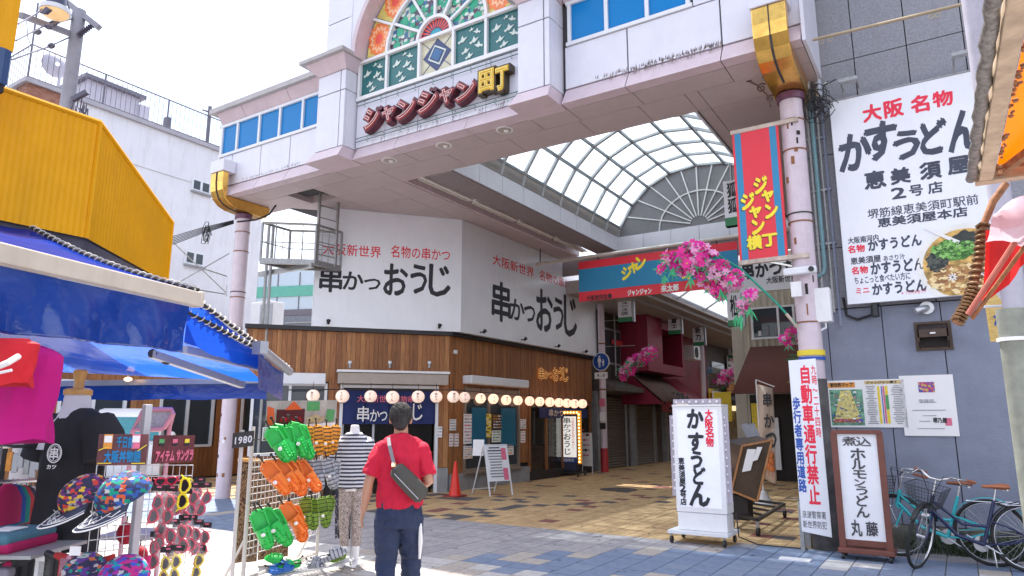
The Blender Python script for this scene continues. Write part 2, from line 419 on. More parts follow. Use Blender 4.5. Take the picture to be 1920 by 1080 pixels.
for a, b in ((-13.76, -12.9), (-12.9, -11.4), (-11.4, -10.1)):
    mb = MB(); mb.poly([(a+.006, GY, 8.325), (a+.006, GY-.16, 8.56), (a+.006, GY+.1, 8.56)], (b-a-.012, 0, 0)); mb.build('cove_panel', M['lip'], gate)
mb = MB(); mb.bx(-13.95, -10.05, GY-.24, 10.35, 8.565, 8.68); mb.build('cornice', mat('grey_cornice', (.45, .42, .42), .6, var=.1, dirt=.3), gate)
mb = MB(); mb.poly([(-4.8, GY, 8.325), (-4.8, GY-.16, 8.56), (-4.8, GY+.1, 8.56)], (3.55, 0, 0)); mb.build('cove_panel', M['lip'], gate)
mb = MB(); mb.bx(-4.8, -1.1, GY-.24, 10.35, 8.565, 8.68); mb.build('cornice', MATS['grey_cornice'], gate)
# left gable return
mb = MB(); mb.bx(-13.80, -13.765, GY, 10.3, 6.8, 8.56); mb.build('end_panel', M['panel'], gate)
mb = MB(); mb.bx(-1.245, -1.2, GY-.1, 10.3, 6.5, 8.56); mb.build('end_panel', M['panel'], gate)
# pilasters
PYF = 8.75
def pilaster(x0, x1):
    mb = MB(); mb.bx(x0+.04, x1-.04, PYF+.045, GY+.06, 6.7, 8.55); mb.bx(x0+.14, x1, PYF+.10, GY+.05, 8.56, 10.3); mb.build('pilaster_core', M['joint'], gate)
    xm = x0+(x1-x0)*.82
    for z0, z1 in ((6.74, 7.90), (7.90, 8.32)):
        panel(x0, xm, PYF, z0, z1); panel(xm, x1, PYF, z0, z1)
        for xs in (x0, x1-.05):
            q = MB(); q.bx(xs, xs+.05, PYF+.055, GY+.05, z0+.008, z1-.008); q.build('side_panel', M['panel'], gate)
    # capital: flared cap and grey slab
    c = MB(); q0 = [(x0, PYF, 8.325), (x1, PYF, 8.325), (x1, GY+.05, 8.325), (x0, GY+.05, 8.325)]; q1 = [(x0-.2, PYF-.2, 8.55), (x1+.12, PYF-.2, 8.55), (x1+.12, GY+.05, 8.55), (x0-.2, GY+.05, 8.55)]
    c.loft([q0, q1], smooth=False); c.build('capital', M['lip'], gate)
    c = MB(); c.bx(x0-.28, x1+.16, PYF-.28, GY+.06, 8.555, 8.63); c.build('capital_slab', MATS['grey_cornice'], gate)
    # foot block flaring out
    c = MB(); q0 = [(x0-.10, PYF-.15, 6.496), (x1+.03, PYF-.15, 6.496), (x1+.03, 9.238, 6.496), (x0-.10, 9.238, 6.496)]; q1 = [(x0, PYF, 6.735), (x1, PYF, 6.735), (x1, GY, 6.735), (x0, GY, 6.735)]
    c.loft([q0, q1], smooth=False); c.build('foot_block', M['lip'], gate)
    for z0, z1 in ((8.64, 9.45), (9.45, 10.35)):
        panel(x0+.10, x1+.05, PYF+.05, z0, z1)
        for xs in (x0+.10, x1): 
            q = MB(); q.bx(xs, xs+.05, PYF+.105, GY+.05, z0+.008, z1-.008); q.build('side_panel', M['panel'], gate)
pilaster(-10.12, -9.35); pilaster(-5.45, -4.85)
# central bay: sign wall, glass and arch
CY = 9.05; CX = -7.42; CZ = 8.53
for a, b in ((-9.32, -8.57), (-8.57, -7.77), (-7.77, -6.98), (-6.98, -6.27), (-6.27, -5.47)): panel(a, b, CY, 6.76, 7.72, gap=.005)
for a, b in ((-9.3, -8.25), (-8.25, -6.65), (-6.65, -5.47)):
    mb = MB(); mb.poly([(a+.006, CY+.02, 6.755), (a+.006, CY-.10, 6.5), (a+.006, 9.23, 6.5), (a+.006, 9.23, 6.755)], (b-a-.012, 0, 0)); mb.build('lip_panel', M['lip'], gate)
green = mat('green_black_rail', (.015, .10, .10), .4)
for z in (6.86, 6.93, 7.60, 7.67):
    mb = MB(); mb.tube([(-9.28, CY-.05, z), (-5.52, CY-.05, z)], .007, 6)
    for k in range(9): x = -9.1+k*.42+(.1 if z < 7 else 0); mb.beam((x, CY-.05, z), (x, CY+.01, z-.03), .006, .006)
    mb.build('neon_rail', green, gate)
mb = MB(); mb.bx(-9.32, -5.47, CY-.04, CY+.02, 7.725, 7.80); mb.build('sill', M['white'], gate)
# glass infill
SG = {
 'teal': pattern('teal_glass', [(0, (.01, .10, .105)), (.42, (.02, .16, .16)), (.6, (.01, .07, .10)), (.82, (.03, .20, .17))], 26, 'LEO', .2, dist=2.5),
 'leaf': pattern('leaf_glass', [(0, (.08, .05, .09)), (.25, (.55, .52, .42)), (.40, (.01, .33, .20)), (.60, (.08, .03, .07)), (.72, (.03, .12, .25)), (.88, (.30, .42, .36))], 11, 'VOR', .25),
 'cream': mat('cream_glass', (.60, .56, .40), .25, var=.12, scale=12), 'yellowg': mat('yellow_glass', (.72, .58, .16), .25, var=.25, scale=9),
 'orange': mat('orange_glass', (.90, .23, .06), .25, var=.2, scale=14), 'peach': mat('peach_glass', (.92, .52, .30), .25, var=.1), 'coral': mat('coral_glass', (.80, .09, .06), .25, var=.2, scale=20),
 'navy': mat('navy_glass', (.03, .05, .14), .2), 'blue': mat('blue_glass', (.03, .13, .30), .2, var=.3, scale=30), 'turq': mat('turquoise_glass', (.02, .32, .42), .2), 'dove': mat('dove_glass', (.62, .68, .62), .3), 'grn': mat('green_glass', (.01, .36, .19), .2, var=.2)}
def pxz(x, z, dy=0): return V((x, CY+.03+dy, z))
xsT = [-9.28, -8.57, -7.77, -6.98, -6.27, -5.52]
def dove(px, pz, s, par, fl=1):
    mb = MB(); pts = [(-.09, -.02), (-.03, .0), (0, .075), (.03, .02), (.10, .03), (.045, -.02), (.01, -.045), (-.03, -.03), (-.06, -.06)]
    mb.poly([pxz(px+fl*a*s, pz+b*s, -.012) for a, b in pts], (0, .008, 0)); mb.build('bird', SG['dove'], par)
for k, (a, b) in enumerate(zip(xsT[:-1], xsT[1:])):
    mb = MB(); mb.bx(a+.03, b-.03, CY+.03, CY+.05, 7.82, 8.50)
    o = mb.build('glass_pane', SG['cream'] if k == 2 else SG['teal'], gate)
    if k == 2:
        c = V(((a+b)/2, 0, 8.16))
        for s_, m_, dy in ((.33, 'navy', -.004), (.235, 'dove', -.010), (.19, 'navy', -.015), (.15, 'blue', -.020)):
            q = MB(); q.poly([pxz(c.x, c.z+s_, dy), pxz(c.x+s_, c.z, dy), pxz(c.x, c.z-s_, dy), pxz(c.x-s_, c.z, dy)] if s_ > .3 else [pxz(c.x-s_*.25, c.z+s_*.9, dy), pxz(c.x+s_*.9, c.z+s_*.2, dy), pxz(c.x+s_*.25, c.z-s_*.9, dy), pxz(c.x-s_*.9, c.z-s_*.2, dy)], (0, .006, 0)); q.build('diamond', SG[m_], o)
        for sx in (-1, 1):
            q = MB(); q.beam(pxz(c.x+sx*.345, c.z+.32, -.003), pxz(c.x+sx*.17, c.z+.16, -.003), .006, .012); q.beam(pxz(c.x+sx*.345, c.z-.32, -.003), pxz(c.x+sx*.17, c.z-.16, -.003), .006, .012); q.build('lead_line', SG['navy'], o)
    else:
        for dx, dz, s_ in ((-.2, .12, 1.2), (.16, .20, .9), (.08, .03, 1.15), (-.12, -.14, 1.0), (.2, -.10, 1.1), (-.03, -.27, 1.0), (.02, .28, .6)): dove((a+b)/2+dx*.9, 8.16+dz*.9, s_*.95, o, 1 if dx < .1 else -1)
def sector(r0, r1, a0, a1, n=6):
    P = [(CX+r1*math.cos(R(a0+(a1-a0)*k/n)), CZ+.03+r1*math.sin(R(a0+(a1-a0)*k/n))) for k in range(n+1)]
    Q = [(CX+r0*math.cos(R(a0+(a1-a0)*k/n)), CZ+.03+r0*math.sin(R(a0+(a1-a0)*k/n))) for k in range(n+1)][::-1]
    return P+Q
def polyglass(pts, m, par, dy=0, name='glass_pane'):
    mb = MB(); mb.poly([pxz(x, z, dy) for x, z in pts], (0, .02, 0)); return mb.build(name, m, par)
for a0 in range(0, 180, 30):
    o = polyglass(sector(.42, 1.13, a0+1, a0+29), SG['leaf'], gate)
    am = R(a0+15)
    for rr, da, sz in ((.95, .16, .10), (.95, -.16, .10), (.72, .12, .08), (.62, -.12, .05)):
        c = (CX+rr*math.cos(am+da), CZ+rr*math.sin(am+da)); polyglass([(c[0]+sz*math.cos(t)*(1.2 if i % 2 else .8), c[1]+sz*math.sin(t)) for i, t in enumerate([k*.785 for k in range(8)])], SG['grn'], o, -.006, 'leaf')
        c = (CX+(rr+.12)*math.cos(am-da*.4), CZ+(rr+.12)*math.sin(am-da*.4)); polyglass([(c[0]+.05*math.cos(t), c[1]+.035*math.sin(t)) for t in [k*1.05 for k in range(6)]], SG['dove'], o, -.008, 'petal')
for a0, a1 in ((2, 28), (30, 62), (64, 88), (92, 116), (118, 150), (152, 178)):
    o = polyglass(sector(1.19, 1.72, a0, a1), SG['yellowg'], gate)
    am = R((a0+a1)/2); c = (CX+1.46*math.cos(am), CZ+.03+1.46*math.sin(am))
    for r_, m_, dy, am_ in ((.31, 'orange', -.004, .12), (.235, 'peach', -.008, .25), (.17, 'orange', -.012, .35), (.10, 'coral', -.016, .1)):
        polyglass([(c[0]+r_*(1+(am_ if k % 2 else -am_)*.6)*math.cos(k*math.pi/12)*.9, c[1]+r_*(1+(am_ if k % 2 else -am_)*.6)*math.sin(k*math.pi/12)*1.1) for k in range(24)], SG[m_], o, dy, 'rosette')
o = polyglass(sector(.02, .36, 1, 179, 12), SG['navy'], gate)
for k in range(13):
    a = R(7+k*13.8); polyglass([(CX+.15*math.cos(a-.05), CZ+.04+.15*math.sin(a-.05)), (CX+.35*math.cos(a-.07), CZ+.04+.35*math.sin(a-.07)), (CX+.35*math.cos(a+.07), CZ+.04+.35*math.sin(a+.07)), (CX+.15*math.cos(a+.05), CZ+.04+.15*math.sin(a+.05))], SG['coral'], o, -.006, 'ray')
polyglass(sector(.02, .14, 2, 178, 8), SG['turq'], o, -.006, 'sun_disc')
def arcbar(r, w_, a0=0, a1=180, n=28, dep=.10, dz=0):
    rings = []
    for k in range(n+1):
        a = R(a0+(a1-a0)*k/n); c, s_ = math.cos(a), math.sin(a)
        rings.append([(CX+(r+d)*c, CY-.04+e, CZ+dz+(r+d)*s_) for d, e in ((-w_/2, 0), (w_/2, 0), (w_/2, dep), (-w_/2, dep))])
    return MB().loft(rings, smooth=False)
arcbar(1.16, .055).build('mullion', M['white'], gate); arcbar(.39, .06).build('mullion', M['white'], gate)
for a in (30, 60, 90, 120, 150):
    mb = MB(); mb.beam((CX+.41*math.cos(R(a)), CY, CZ+.41*math.sin(R(a))), (CX+1.14*math.cos(R(a)), CY, CZ+1.14*math.sin(R(a))), .05, .05, Y_); mb.build('mullion', M['white'], gate)
for a in (29, 63, 117, 151):
    mb = MB(); mb.beam((CX+1.18*math.cos(R(a)), CY, CZ+1.18*math.sin(R(a))), (CX+1.76*math.cos(R(a)), CY, CZ+1.76*math.sin(R(a))), .05, .05, Y_); mb.build('mullion', M['white'], gate)
mb = MB(); mb.bx(-9.32, -5.47, CY-.035, CY+.06, 8.50, 8.56); mb.build('mullion', M['white'], gate)
for x in xsT:
    mb = MB(); mb.bx(x-.027, x+.027, CY-.03, CY+.06, 7.80, 8.50); mb.build('mullion', M['white'], gate)
# arch reveal (deep) and spandrel wall
rings = []
for k in range(33):
    a = R(180*k/32); c, s_ = math.cos(a), math.sin(a); rings.append([(CX+(1.76+d)*c, e, CZ+.03+(1.76+d)*s_) for d, e in ((0, PYF+.02), (.10, PYF+.02), (.10, CY+.1), (0, CY+.1))])
for k0, k1 in ((0, 6), (6, 11), (11, 16), (16, 21), (21, 26), (26, 32)):
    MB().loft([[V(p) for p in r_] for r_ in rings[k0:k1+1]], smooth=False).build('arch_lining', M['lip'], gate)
for sx in (-1, 1):
    pts = [(CX+sx*1.87*math.cos(R(t)), CZ+.03+1.87*math.sin(R(t))) for t in range(0, 91, 10)]+[(CX+sx*.8, 10.42), (CX+sx*1.4, 10.3), (CX+sx*2.0, 10.2), (CX+sx*2.0, CZ+.1)]
    mb = MB(); mb.poly([V((x, PYF+.06, z)) for x, z in pts], (0, .05, 0)); mb.build('spandrel_panel', M['panel'], gate)
mb = MB(); mb.bx(CX-1.9, CX+1.9, CY+.055, CY+.09, 7.8, 10.6); mb.build('backing', M['joint'], gate)
# neon channel letters
sgn = thing('neon_sign', 'raised maroon and yellow channel letter sign below the stained glass arch', 'sign', (-7.4, CY-.1, 6.9))
mar = mat('maroon_letter_side', (.09, .012, .025), .35); mar2 = mat('red_letter_face', (.33, .03, .03), .35, var=.2, scale=15); neon = mat('pale_neon_tube', (.85, .62, .60), .3)
def channel(ch, x0, x1, z0, z1, m1, m2, m3, rot=0):
    for off, ya, m_, nm in ((.11, CY-.16, m1, 'letter_back'), (.07, CY-.172, m2, 'letter_face')):
        vs, fs = glyph(ch, off); bx = [min(v.x for v in vs), max(v.x for v in vs), min(v.y for v in vs), max(v.y for v in vs)]
        f0 = (off-.07)*1.5; cx_, cz_ = (x0+x1)/2, (z0+z1)/2; c, s_ = math.cos(rot), math.sin(rot); P = []
        for v in vs:
            u = ((v.x-bx[0])/(bx[1]-bx[0])-.5)*(x1-x0+f0); t = ((v.y-bx[2])/(bx[3]-bx[2])-.5)*(z1-z0+f0); P.append(V((cx_+u*c-t*s_, ya, cz_+u*s_+t*c)))
        mb = MB(); n = len(P); ed = {}
        for f in fs:
            for a, b in zip(f, f[1:]+f[:1]): ed[(a, b)] = 1
        dep = .15 if nm == 'letter_back' else .012
        mb.add(P+[p+V((0, dep, 0)) for p in P], list(fs)+[(a, b, b+n, a+n) for (a, b) in ed if (b, a) not in ed])
        mb.build(nm, m_, sgn)
    bm_ = MB()
    vs, fs = glyph(ch, .012); ed = {}
    for f in fs:
        for a, b in zip(f, f[1:]+f[:1]): ed[(a, b)] = 1
    for (a, b) in ed:
        if (b, a) in ed: continue
        q = []
        for i in (a, b):
            v = vs[i]; u = ((v.x-bx[0])/(bx[1]-bx[0])-.5)*(x1-x0-.02); t = ((v.y-bx[2])/(bx[3]-bx[2])-.5)*(z1-z0-.02); q.append(V((cx_+u*c-t*s_, CY-.185, cz_+u*s_+t*c)))
        if (q[1]-q[0]).length > 1e-4: bm_.tube(q, .007, 5, caps=False)
    bm_.build('neon_tube', m3, sgn)
for ch, px0, px1, py0, py1, r_ in (('シ', 682, 712, 197, 247, 0), ('ャ', 716, 742, 195, 232, 0), ('ン', 743, 780, 180, 227, 0), ('シ', 782, 822, 164, 216, 0), ('ャ', 823, 852, 160, 199, 0), ('ン', 853, 893, 146, 193, 0)):
    cx_ = (px0+px1)/2; cy_ = (py0+py1)/2; P = PY(cx_, cy_, CY-.16); wd = (PY(px1, cy_, CY-.16)-PY(px0, cy_, CY-.16)).x; hh = abs((PY(cx_, py0, CY-.16)-PY(cx_, py1, CY-.16)).z)*.82
    channel(ch, P.x-wd/2, P.x+wd/2, P.z-hh/2, P.z+hh/2, mar, mar2, neon)
for dx, dy in ((708, 194), (714, 192), (809, 158), (816, 157)):
    P = PY(dx, dy+10, CY-.16); mb = MB(); mb.tube([P+V((0, .14, 0)), P+V((0, -.01, 0))], .045, 10); mb.build('letter_back', mar, sgn)
gb = mat('gold_letter_side', (.05, .03, .01), .4); gy = mat('gold_letter_face', (.80, .50, .04), .3, var=.15); ny = mat('yellow_neon_tube', (.95, .80, .25), .3)
for ch, px0, px1, py0, py1 in (('町', 896, 928, 128, 172),):
    P = PY(912, 151, CY-.16); channel('田', P.x-.155, P.x+.155, P.z-.20, P.z+.20, gb, gy, ny); P = PY(941, 147, CY-.16); channel('丁', P.x-.13, P.x+.13, P.z-.21, P.z+.21, gb, gy, ny)
# columns with gold capitals
def col(loc, label, lean, parts=True):
    t = thing('gate_column', label, 'column', loc, 'columns carrying the arcade gate')
    x, y = loc[0], loc[1]
    mb = MB(); mb.tube([(x, y, z) for z in (0, 1.2, 2.4, 3.6, 4.8, 6.2)], .155, 24); mb.build('shaft', M['mauve'], t)
    for z in (2.9, 4.3, 4.42, 5.35, 5.8): mb = MB(); mb.tube([(x, y, z), (x, y, z+.018)], .165, 24); mb.build('collar', M['rust'] if z != 4.42 else M['joint'], t)
    mb = MB(); mb.tube([(x, y, 6.12), (x, y, 6.22)], .19, 24); mb.build('neck_ring', mat('purple_ring', (.14, .05, .10), .4), t)
    # capital: quarter-round gold box running back under the beam
    prof = [(8.84, 7.02), (8.84, 6.78), (8.86, 6.60), (8.93, 6.44), (9.06, 6.33), (9.25, 6.27), (9.60, 6.24), (y+.42, 6.22), (y+.52, 6.34), (y+.52, 6.492), (8.985, 6.492), (8.985, 7.02)]
    mb = MB(); mb.poly([V((x-.22, a, b)) for a, b in prof], (.44, 0, 0)); mb.build('capital', M['gold'], t, bevel=.012)
    mb = MB()
    for (a, b), (a2, b2) in zip(prof[:6], prof[1:7]): mb.beam((x, a-.004, b-.004), (x, a2-.004, b2-.004), .03, .012)
    mb.build('capital_seam', M['joint'], t)
    mb = MB(); mb.bx(x-.24, x+.24, 8.82, GY-.01, 7.03, 7.30); mb.build('cap_block', M['panel'], t, bevel=.01)
    return t
cR = col((-1.60, 10.02, 0), 'mauve steel column with gold capital at the right end of the gate beside the grey wall', 0)
cL = col((-13.35, 9.6, 0), 'mauve steel column with gold capital at the left end of the gate behind the blue awning', 0)
# posters stuck on lower left column; sticker patches on the right
for k in range(26):
    a = random.uniform(-1.5, .9); z = random.uniform(.4, 2.4); c = V((-13.35, 9.6, z)); d = V((math.sin(a), -math.cos(a), 0))
    mb = MB(); mb.frame(c+d*.157, d.cross(Z_), Z_, d, random.uniform(.02, .06), random.uniform(.02, .08), .004); mb.build('sticker_scrap', random.choice([M['dark'], M['rust'], M['paper'], M['joint']]), cL)
for k in range(12):
    a = random.uniform(-1.2, .9); z = random.uniform(2.95, 5.9); c = V((-1.6, 10.02, z)); d = V((math.sin(a), -math.cos(a), 0))
    mb = MB(); mb.frame(c+d*.157, d.cross(Z_), Z_, d, random.uniform(.015, .05), random.uniform(.05, .16), .004); mb.build('rust_patch', random.choice([M['rust'], M['dark'], M['rust']]), cR)
rnd = random.Random(15); mb = MB()
for x0, x1, n_, yy, zz in ((-4.3, -2.3, 150, GY-.003, 6.83), (-13.2, -11.0, 60, GY-.003, 6.83), (-4.3, -2.3, 110, GY-.004, 6.80), (-9.2, -5.7, 50, CY-.003, 6.80)):
    for k in range(n_):
        x = x0+(x1-x0)*rnd.random()**.8; l = rnd.uniform(.01, .07); w_ = rnd.uniform(.003, .008); top = zz+rnd.uniform(-.005, .02); mb.add([(x-w_, yy, top), (x+w_, yy, top), (x+w_*.2, yy, top+l), (x-w_*.2, yy, top+l)], [(0, 1, 2, 3)])
        if zz == 6.80: mb.add([(x-w_, yy-.012, 6.785), (x+w_, yy-.012, 6.785), (x+w_*.3, yy-.012-l*.5, 6.785-l), (x-w_*.3, yy-.012-l*.5, 6.785-l)], [(0, 1, 2, 3)])
mb.build('grime_drips', mat('grime', (.20, .15, .14), .9, var=.3), gate, kind='stuff')
# scroll bracket
sc = MB(); brm = mat('brown_scroll_iron', (.10, .06, .05), .5)
def spiral(c, r0, turns, a0, sg=1, n=22): return [V((c[0]+sg*(r0*(1-.8*k/n))*math.cos(a0+turns*6.283*k/n), c[1], c[2]+(r0*(1-.8*k/n))*math.sin(a0+turns*6.283*k/n))) for k in range(n+1)]
for p_, r_ in ((PY(1440, 135, 9.8), .20), (PY(1400, 130, 9.8), .11), (PY(1428, 165, 9.8), .10), (PY(1405, 148, 9.8), .09), (PY(1444, 185, 9.8), .08)):
    sc.tube(spiral(p_, r_*.7, 1.4, .6), .012, 6)
sc.tube([PY(1385, 128, 9.8), PY(1412, 118, 9.8), PY(1440, 128, 9.8), PY(1455, 165, 9.8)], .012, 6); sc.tube([PY(1395, 148, 9.8), PY(1420, 160, 9.8), PY(1438, 178, 9.8), PY(1445, 200, 9.8)], .012, 6)
solo(sc, 'scroll_bracket', brm, 'brown wrought iron scroll bracket under the gate beside the right gold capital', 'bracket')

# soffit: panels clipped to the outline
def clip(poly, x0, x1, y0, y1):
    def cut(P, ins, inter):
        o = []
        for i in range(len(P)):
            a, b = P[i-1], P[i]
            if ins(b):
                if not ins(a): o.append(inter(a, b))
                o.append(b)
            elif ins(a): o.append(inter(a, b))
        return o
    def ix(v): return lambda a, b: (v, a[1]+(b[1]-a[1])*(v-a[0])/(b[0]-a[0]))
    def iy(v): return lambda a, b: (a[0]+(b[0]-a[0])*(v-a[1])/(b[1]-a[1]), v)
    for ins, it in ((lambda p: p[0] >= x0, ix(x0)), (lambda p: p[0] <= x1, ix(x1)), (lambda p: p[1] >= y0, iy(y0)), (lambda p: p[1] <= y1, iy(y1))):
        poly = cut(poly, ins, it)
        if len(poly) < 3: return []
    return poly
def soffit(outline, xs, ys, skip=(), z=6.5, m=None):
    for i in range(len(xs)-1):
        for j in range(len(ys)-1):
            if (i, j) in skip: continue
            P = clip(outline, xs[i]+.006, xs[i+1]-.006, ys[j]+.006, ys[j+1]-.006)
            P = [p for k, p in enumerate(P) if (V(p)-V(P[k-1])).length > 1e-4] if P else P
            if len(P) < 3: continue
            mb = MB(); mb.poly([V((a, b, z)) for a, b in P], (0, 0, .03)); mb.build('soffit_panel', m or M['soffit'], gate)
# strip under the beam
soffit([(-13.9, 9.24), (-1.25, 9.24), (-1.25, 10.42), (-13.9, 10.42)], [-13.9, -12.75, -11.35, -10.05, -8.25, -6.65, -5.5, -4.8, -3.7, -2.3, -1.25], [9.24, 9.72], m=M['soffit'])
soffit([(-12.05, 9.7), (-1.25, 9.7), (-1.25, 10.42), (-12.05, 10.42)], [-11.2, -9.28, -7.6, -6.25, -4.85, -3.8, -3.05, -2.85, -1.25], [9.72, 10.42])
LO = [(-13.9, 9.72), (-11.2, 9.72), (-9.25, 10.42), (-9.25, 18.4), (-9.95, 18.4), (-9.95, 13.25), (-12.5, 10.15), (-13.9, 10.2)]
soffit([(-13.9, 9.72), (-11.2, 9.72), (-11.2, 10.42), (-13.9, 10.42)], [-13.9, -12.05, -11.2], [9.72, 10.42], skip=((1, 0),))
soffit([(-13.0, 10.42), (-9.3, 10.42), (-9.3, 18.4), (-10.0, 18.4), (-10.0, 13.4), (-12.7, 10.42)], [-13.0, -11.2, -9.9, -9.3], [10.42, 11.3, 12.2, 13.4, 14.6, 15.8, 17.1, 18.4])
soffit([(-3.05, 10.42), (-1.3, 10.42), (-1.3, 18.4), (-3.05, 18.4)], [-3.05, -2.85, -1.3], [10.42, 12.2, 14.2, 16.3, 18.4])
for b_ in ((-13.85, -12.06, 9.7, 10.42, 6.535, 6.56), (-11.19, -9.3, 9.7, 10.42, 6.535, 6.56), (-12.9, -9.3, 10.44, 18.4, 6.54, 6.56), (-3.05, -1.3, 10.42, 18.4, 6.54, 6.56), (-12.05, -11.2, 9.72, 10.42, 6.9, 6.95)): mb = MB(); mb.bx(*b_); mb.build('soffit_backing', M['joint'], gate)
mb = MB(); mb.bx(-12.06, -12.04, 9.72, 10.42, 6.5, 6.9); mb.bx(-11.21, -11.19, 9.72, 10.42, 6.5, 6.9); mb.bx(-12.06, -11.19, 10.41, 10.43, 6.5, 6.9); mb.build('hatch_lining', M['soffit'], gate)
# downlights
for k, (x, y) in enumerate(((730, 300), (832, 272), (946, 243))):
    p = PZ(x, y, 6.5); t = thing('downlight', 'round recessed downlight, %s of three in the gate soffit under the neon letters' % ('leftmost', 'middle one', 'rightmost')[k], 'light', p, 'downlights in the gate soffit')
    mb = MB(); mb.tube([p+V((0, 0, -.012)), p+V((0, 0, .004))], .15, 24); mb.build('rim', M['white'], t)
    mb = MB(); mb.tube([p+V((0, 0, -.02)), p+V((0, 0, -.011))], .115, 24); mb.build('reflector', mat('lamp_recess', (.40, .34, .30), .4), t)
    mb = MB(); mb.ell(p+V((.02, .03, -.02)), (.05, .05, .025)); mb.build('bulb', M['white'], t)

# ================================================= ARCADE VAULT
roof = thing('arcade_roof', 'vaulted glass arcade roof with steel ribs and louvres behind the gate', 'roof', (-5.55, 14, 6.5))
YE = 18.4
PR = [(-7.98, 6.93), (-7.90, 7.20), (-7.50, 7.83), (-6.99, 8.30), (-6.33, 8.59), (-5.55, 8.68), (-4.77, 8.59), (-4.11, 8.30), (-3.60, 7.83), (-3.20, 7.20), (-3.12, 6.93)]
YS = [YE-.9*k for k in range(10)][::-1]
pane = bpy.data.materials.new('frosted_roof_glass'); pane.use_nodes = True; nt = pane.node_tree; nt.nodes.clear()
o_ = nt.nodes.new('ShaderNodeOutputMaterial'); d1 = nt.nodes.new('ShaderNodeBsdfTranslucent'); d2 = nt.nodes.new('ShaderNodeBsdfTransparent'); d3 = nt.nodes.new('ShaderNodeBsdfGlossy'); a1 = nt.nodes.new('ShaderNodeMixShader'); a2 = nt.nodes.new('ShaderNodeMixShader')
d1.inputs[0].default_value = (.74, .78, .80, 1); d2.inputs[0].default_value = (.68, .74, .78, 1); d3.inputs[1].default_value = .1; a1.inputs[0].default_value = .55; a2.inputs[0].default_value = .06
n_ = nt.nodes.new('ShaderNodeTexNoise'); n_.inputs['Scale'].default_value = 2.6; t_ = nt.nodes.new('ShaderNodeTexCoord'); r_ = nt.nodes.new('ShaderNodeMapRange'); r_.inputs[1].default_value = .35; r_.inputs[2].default_value = .65; r_.inputs[3].default_value = .35; r_.inputs[4].default_value = .75
nt.links.new(t_.outputs['Object'], n_.inputs[0]); nt.links.new(n_.outputs[0], r_.inputs[0]); nt.links.new(r_.outputs[0], a1.inputs[0])
nt.links.new(d1.outputs[0], a1.inputs[1]); nt.links.new(d2.outputs[0], a1.inputs[2]); nt.links.new(a1.outputs[0], a2.inputs[1]); nt.links.new(d3.outputs[0], a2.inputs[2]); nt.links.new(a2.outputs[0], o_.inputs[0])
ribm = mat('pale_grey_rib', (.50, .52, .54), .4, var=.06)
for y in YS:
    mb = MB()
    for (a, b), (c, d) in zip(PR[:-1], PR[1:]): mb.beam((a, y, b), (c, y, d), .06, .09, Y_)
    mb.build('rib', ribm, roof)
for k, (a, b) in enumerate(PR[1:-1]):
    mb = MB(); mb.beam((a, YS[0], b-.01), (a, YE, b-.01), .05, .07); mb.build('purlin', mat('dark_purlin', (.16, .17, .18), .4), roof)
for j in range(9):
    y0, y1 = YS[j]+.035, YS[j+1]-.035
    for k in range(1, 9):
        (a, b), (c, d) = PR[k], PR[k+1]; e = V((c-a, 0, d-b)).normalized()*.03; n = V((-(d-b), 0, c-a)).normalized()*.03
        mb = MB(); mb.poly([V((a, y0, b))+e+n, V((c, y0, d))-e+n, V((c, y1, d))-e+n, V((a, y1, b))+e+n], n*.3); mb.build('glass_pane', pane, roof)
    for side in (0, 1):
        (a, b), (c, d) = (PR[0], PR[1]) if side == 0 else (PR[-1], PR[-2])
        for s_ in range(6):
            t = (s_+.5)/6; x = a+(c-a)*t; z = b+(d-b)*t; mb = MB(); mb.frame((x, (y0+y1)/2, z), Y_, V((1 if side == 0 else -1, 0, .55)), V((-.5, 0, 1)), y1-y0, .06, .008); mb.build('slat', mat('louvre_slat', (.55, .55, .55), .5), roof)
        mb = MB(); xx = a-.06 if side == 0 else a+.06; mb.bx(xx-.01, xx+.01, y0, y1, b-.02, d+.02); mb.build('louvre_back', M['joint'], roof)
mb = MB(); mb.poly([V((a, 10.352, b)) for a, b in PR], (0, -.06, 0)); mb.build('sun_slit_blocker', MATS['dark_purlin'], roof)  # unseen opaque plate added behind the gate to stop a slit of sun
# parapets round the light well, fluorescent trough
def vpan(p0, p1, z0, z1, n, nrm, m=M['panel'], name='parapet_panel', par=None):
    p0 = V(p0); p1 = V(p1)
    for k in range(n):
        a = p0.lerp(p1, k/n); b = p0.lerp(p1, (k+1)/n); d = (b-a).normalized()*.006
        mb = MB(); mb.frame(((a+b)/2)+V((0, 0, (z0+z1)/2)), (b-a), Z_, nrm, (b-a).length-.012, z1-z0, .04); mb.build(name, m, par or roof)
vpan((-8.0, 10.42, 0), (-8.0, YE, 0), 6.5, 6.92, 9, X_); vpan((-3.1, 10.42, 0), (-3.1, YE, 0), 6.5, 6.92, 9, X_); vpan((-8.0, YE, 0), (-3.1, YE, 0), 6.5, 6.92, 6, Y_)
mb = MB(); mb.bx(-8.12, -8.025, 10.43, YE+.1, 6.54, 6.90); mb.bx(-3.075, -2.98, 10.43, YE+.1, 6.565, 6.9); mb.bx(-8.0, -3.1, YE+.025, YE+.2, 6.5, 6.9); mb.build('parapet_core', M['joint'], roof)
mb = MB(); mb.bx(-8.6, -8.02, 10.42, YE, 6.47, 6.50); mb.build('trough_edge', mat('dark_soffit', (.26, .22, .23), .6, var=.1), roof)
vpan((-9.27, 10.42, 0), (-9.27, YE, 0), 6.52, 6.78, 9, X_, M['lip'], 'trough_panel')
mb = MB(); mb.bx(-9.25, -8.6, 10.42, YE, 6.79, 6.82); mb.build('trough_ceiling', M['soffit'], roof)
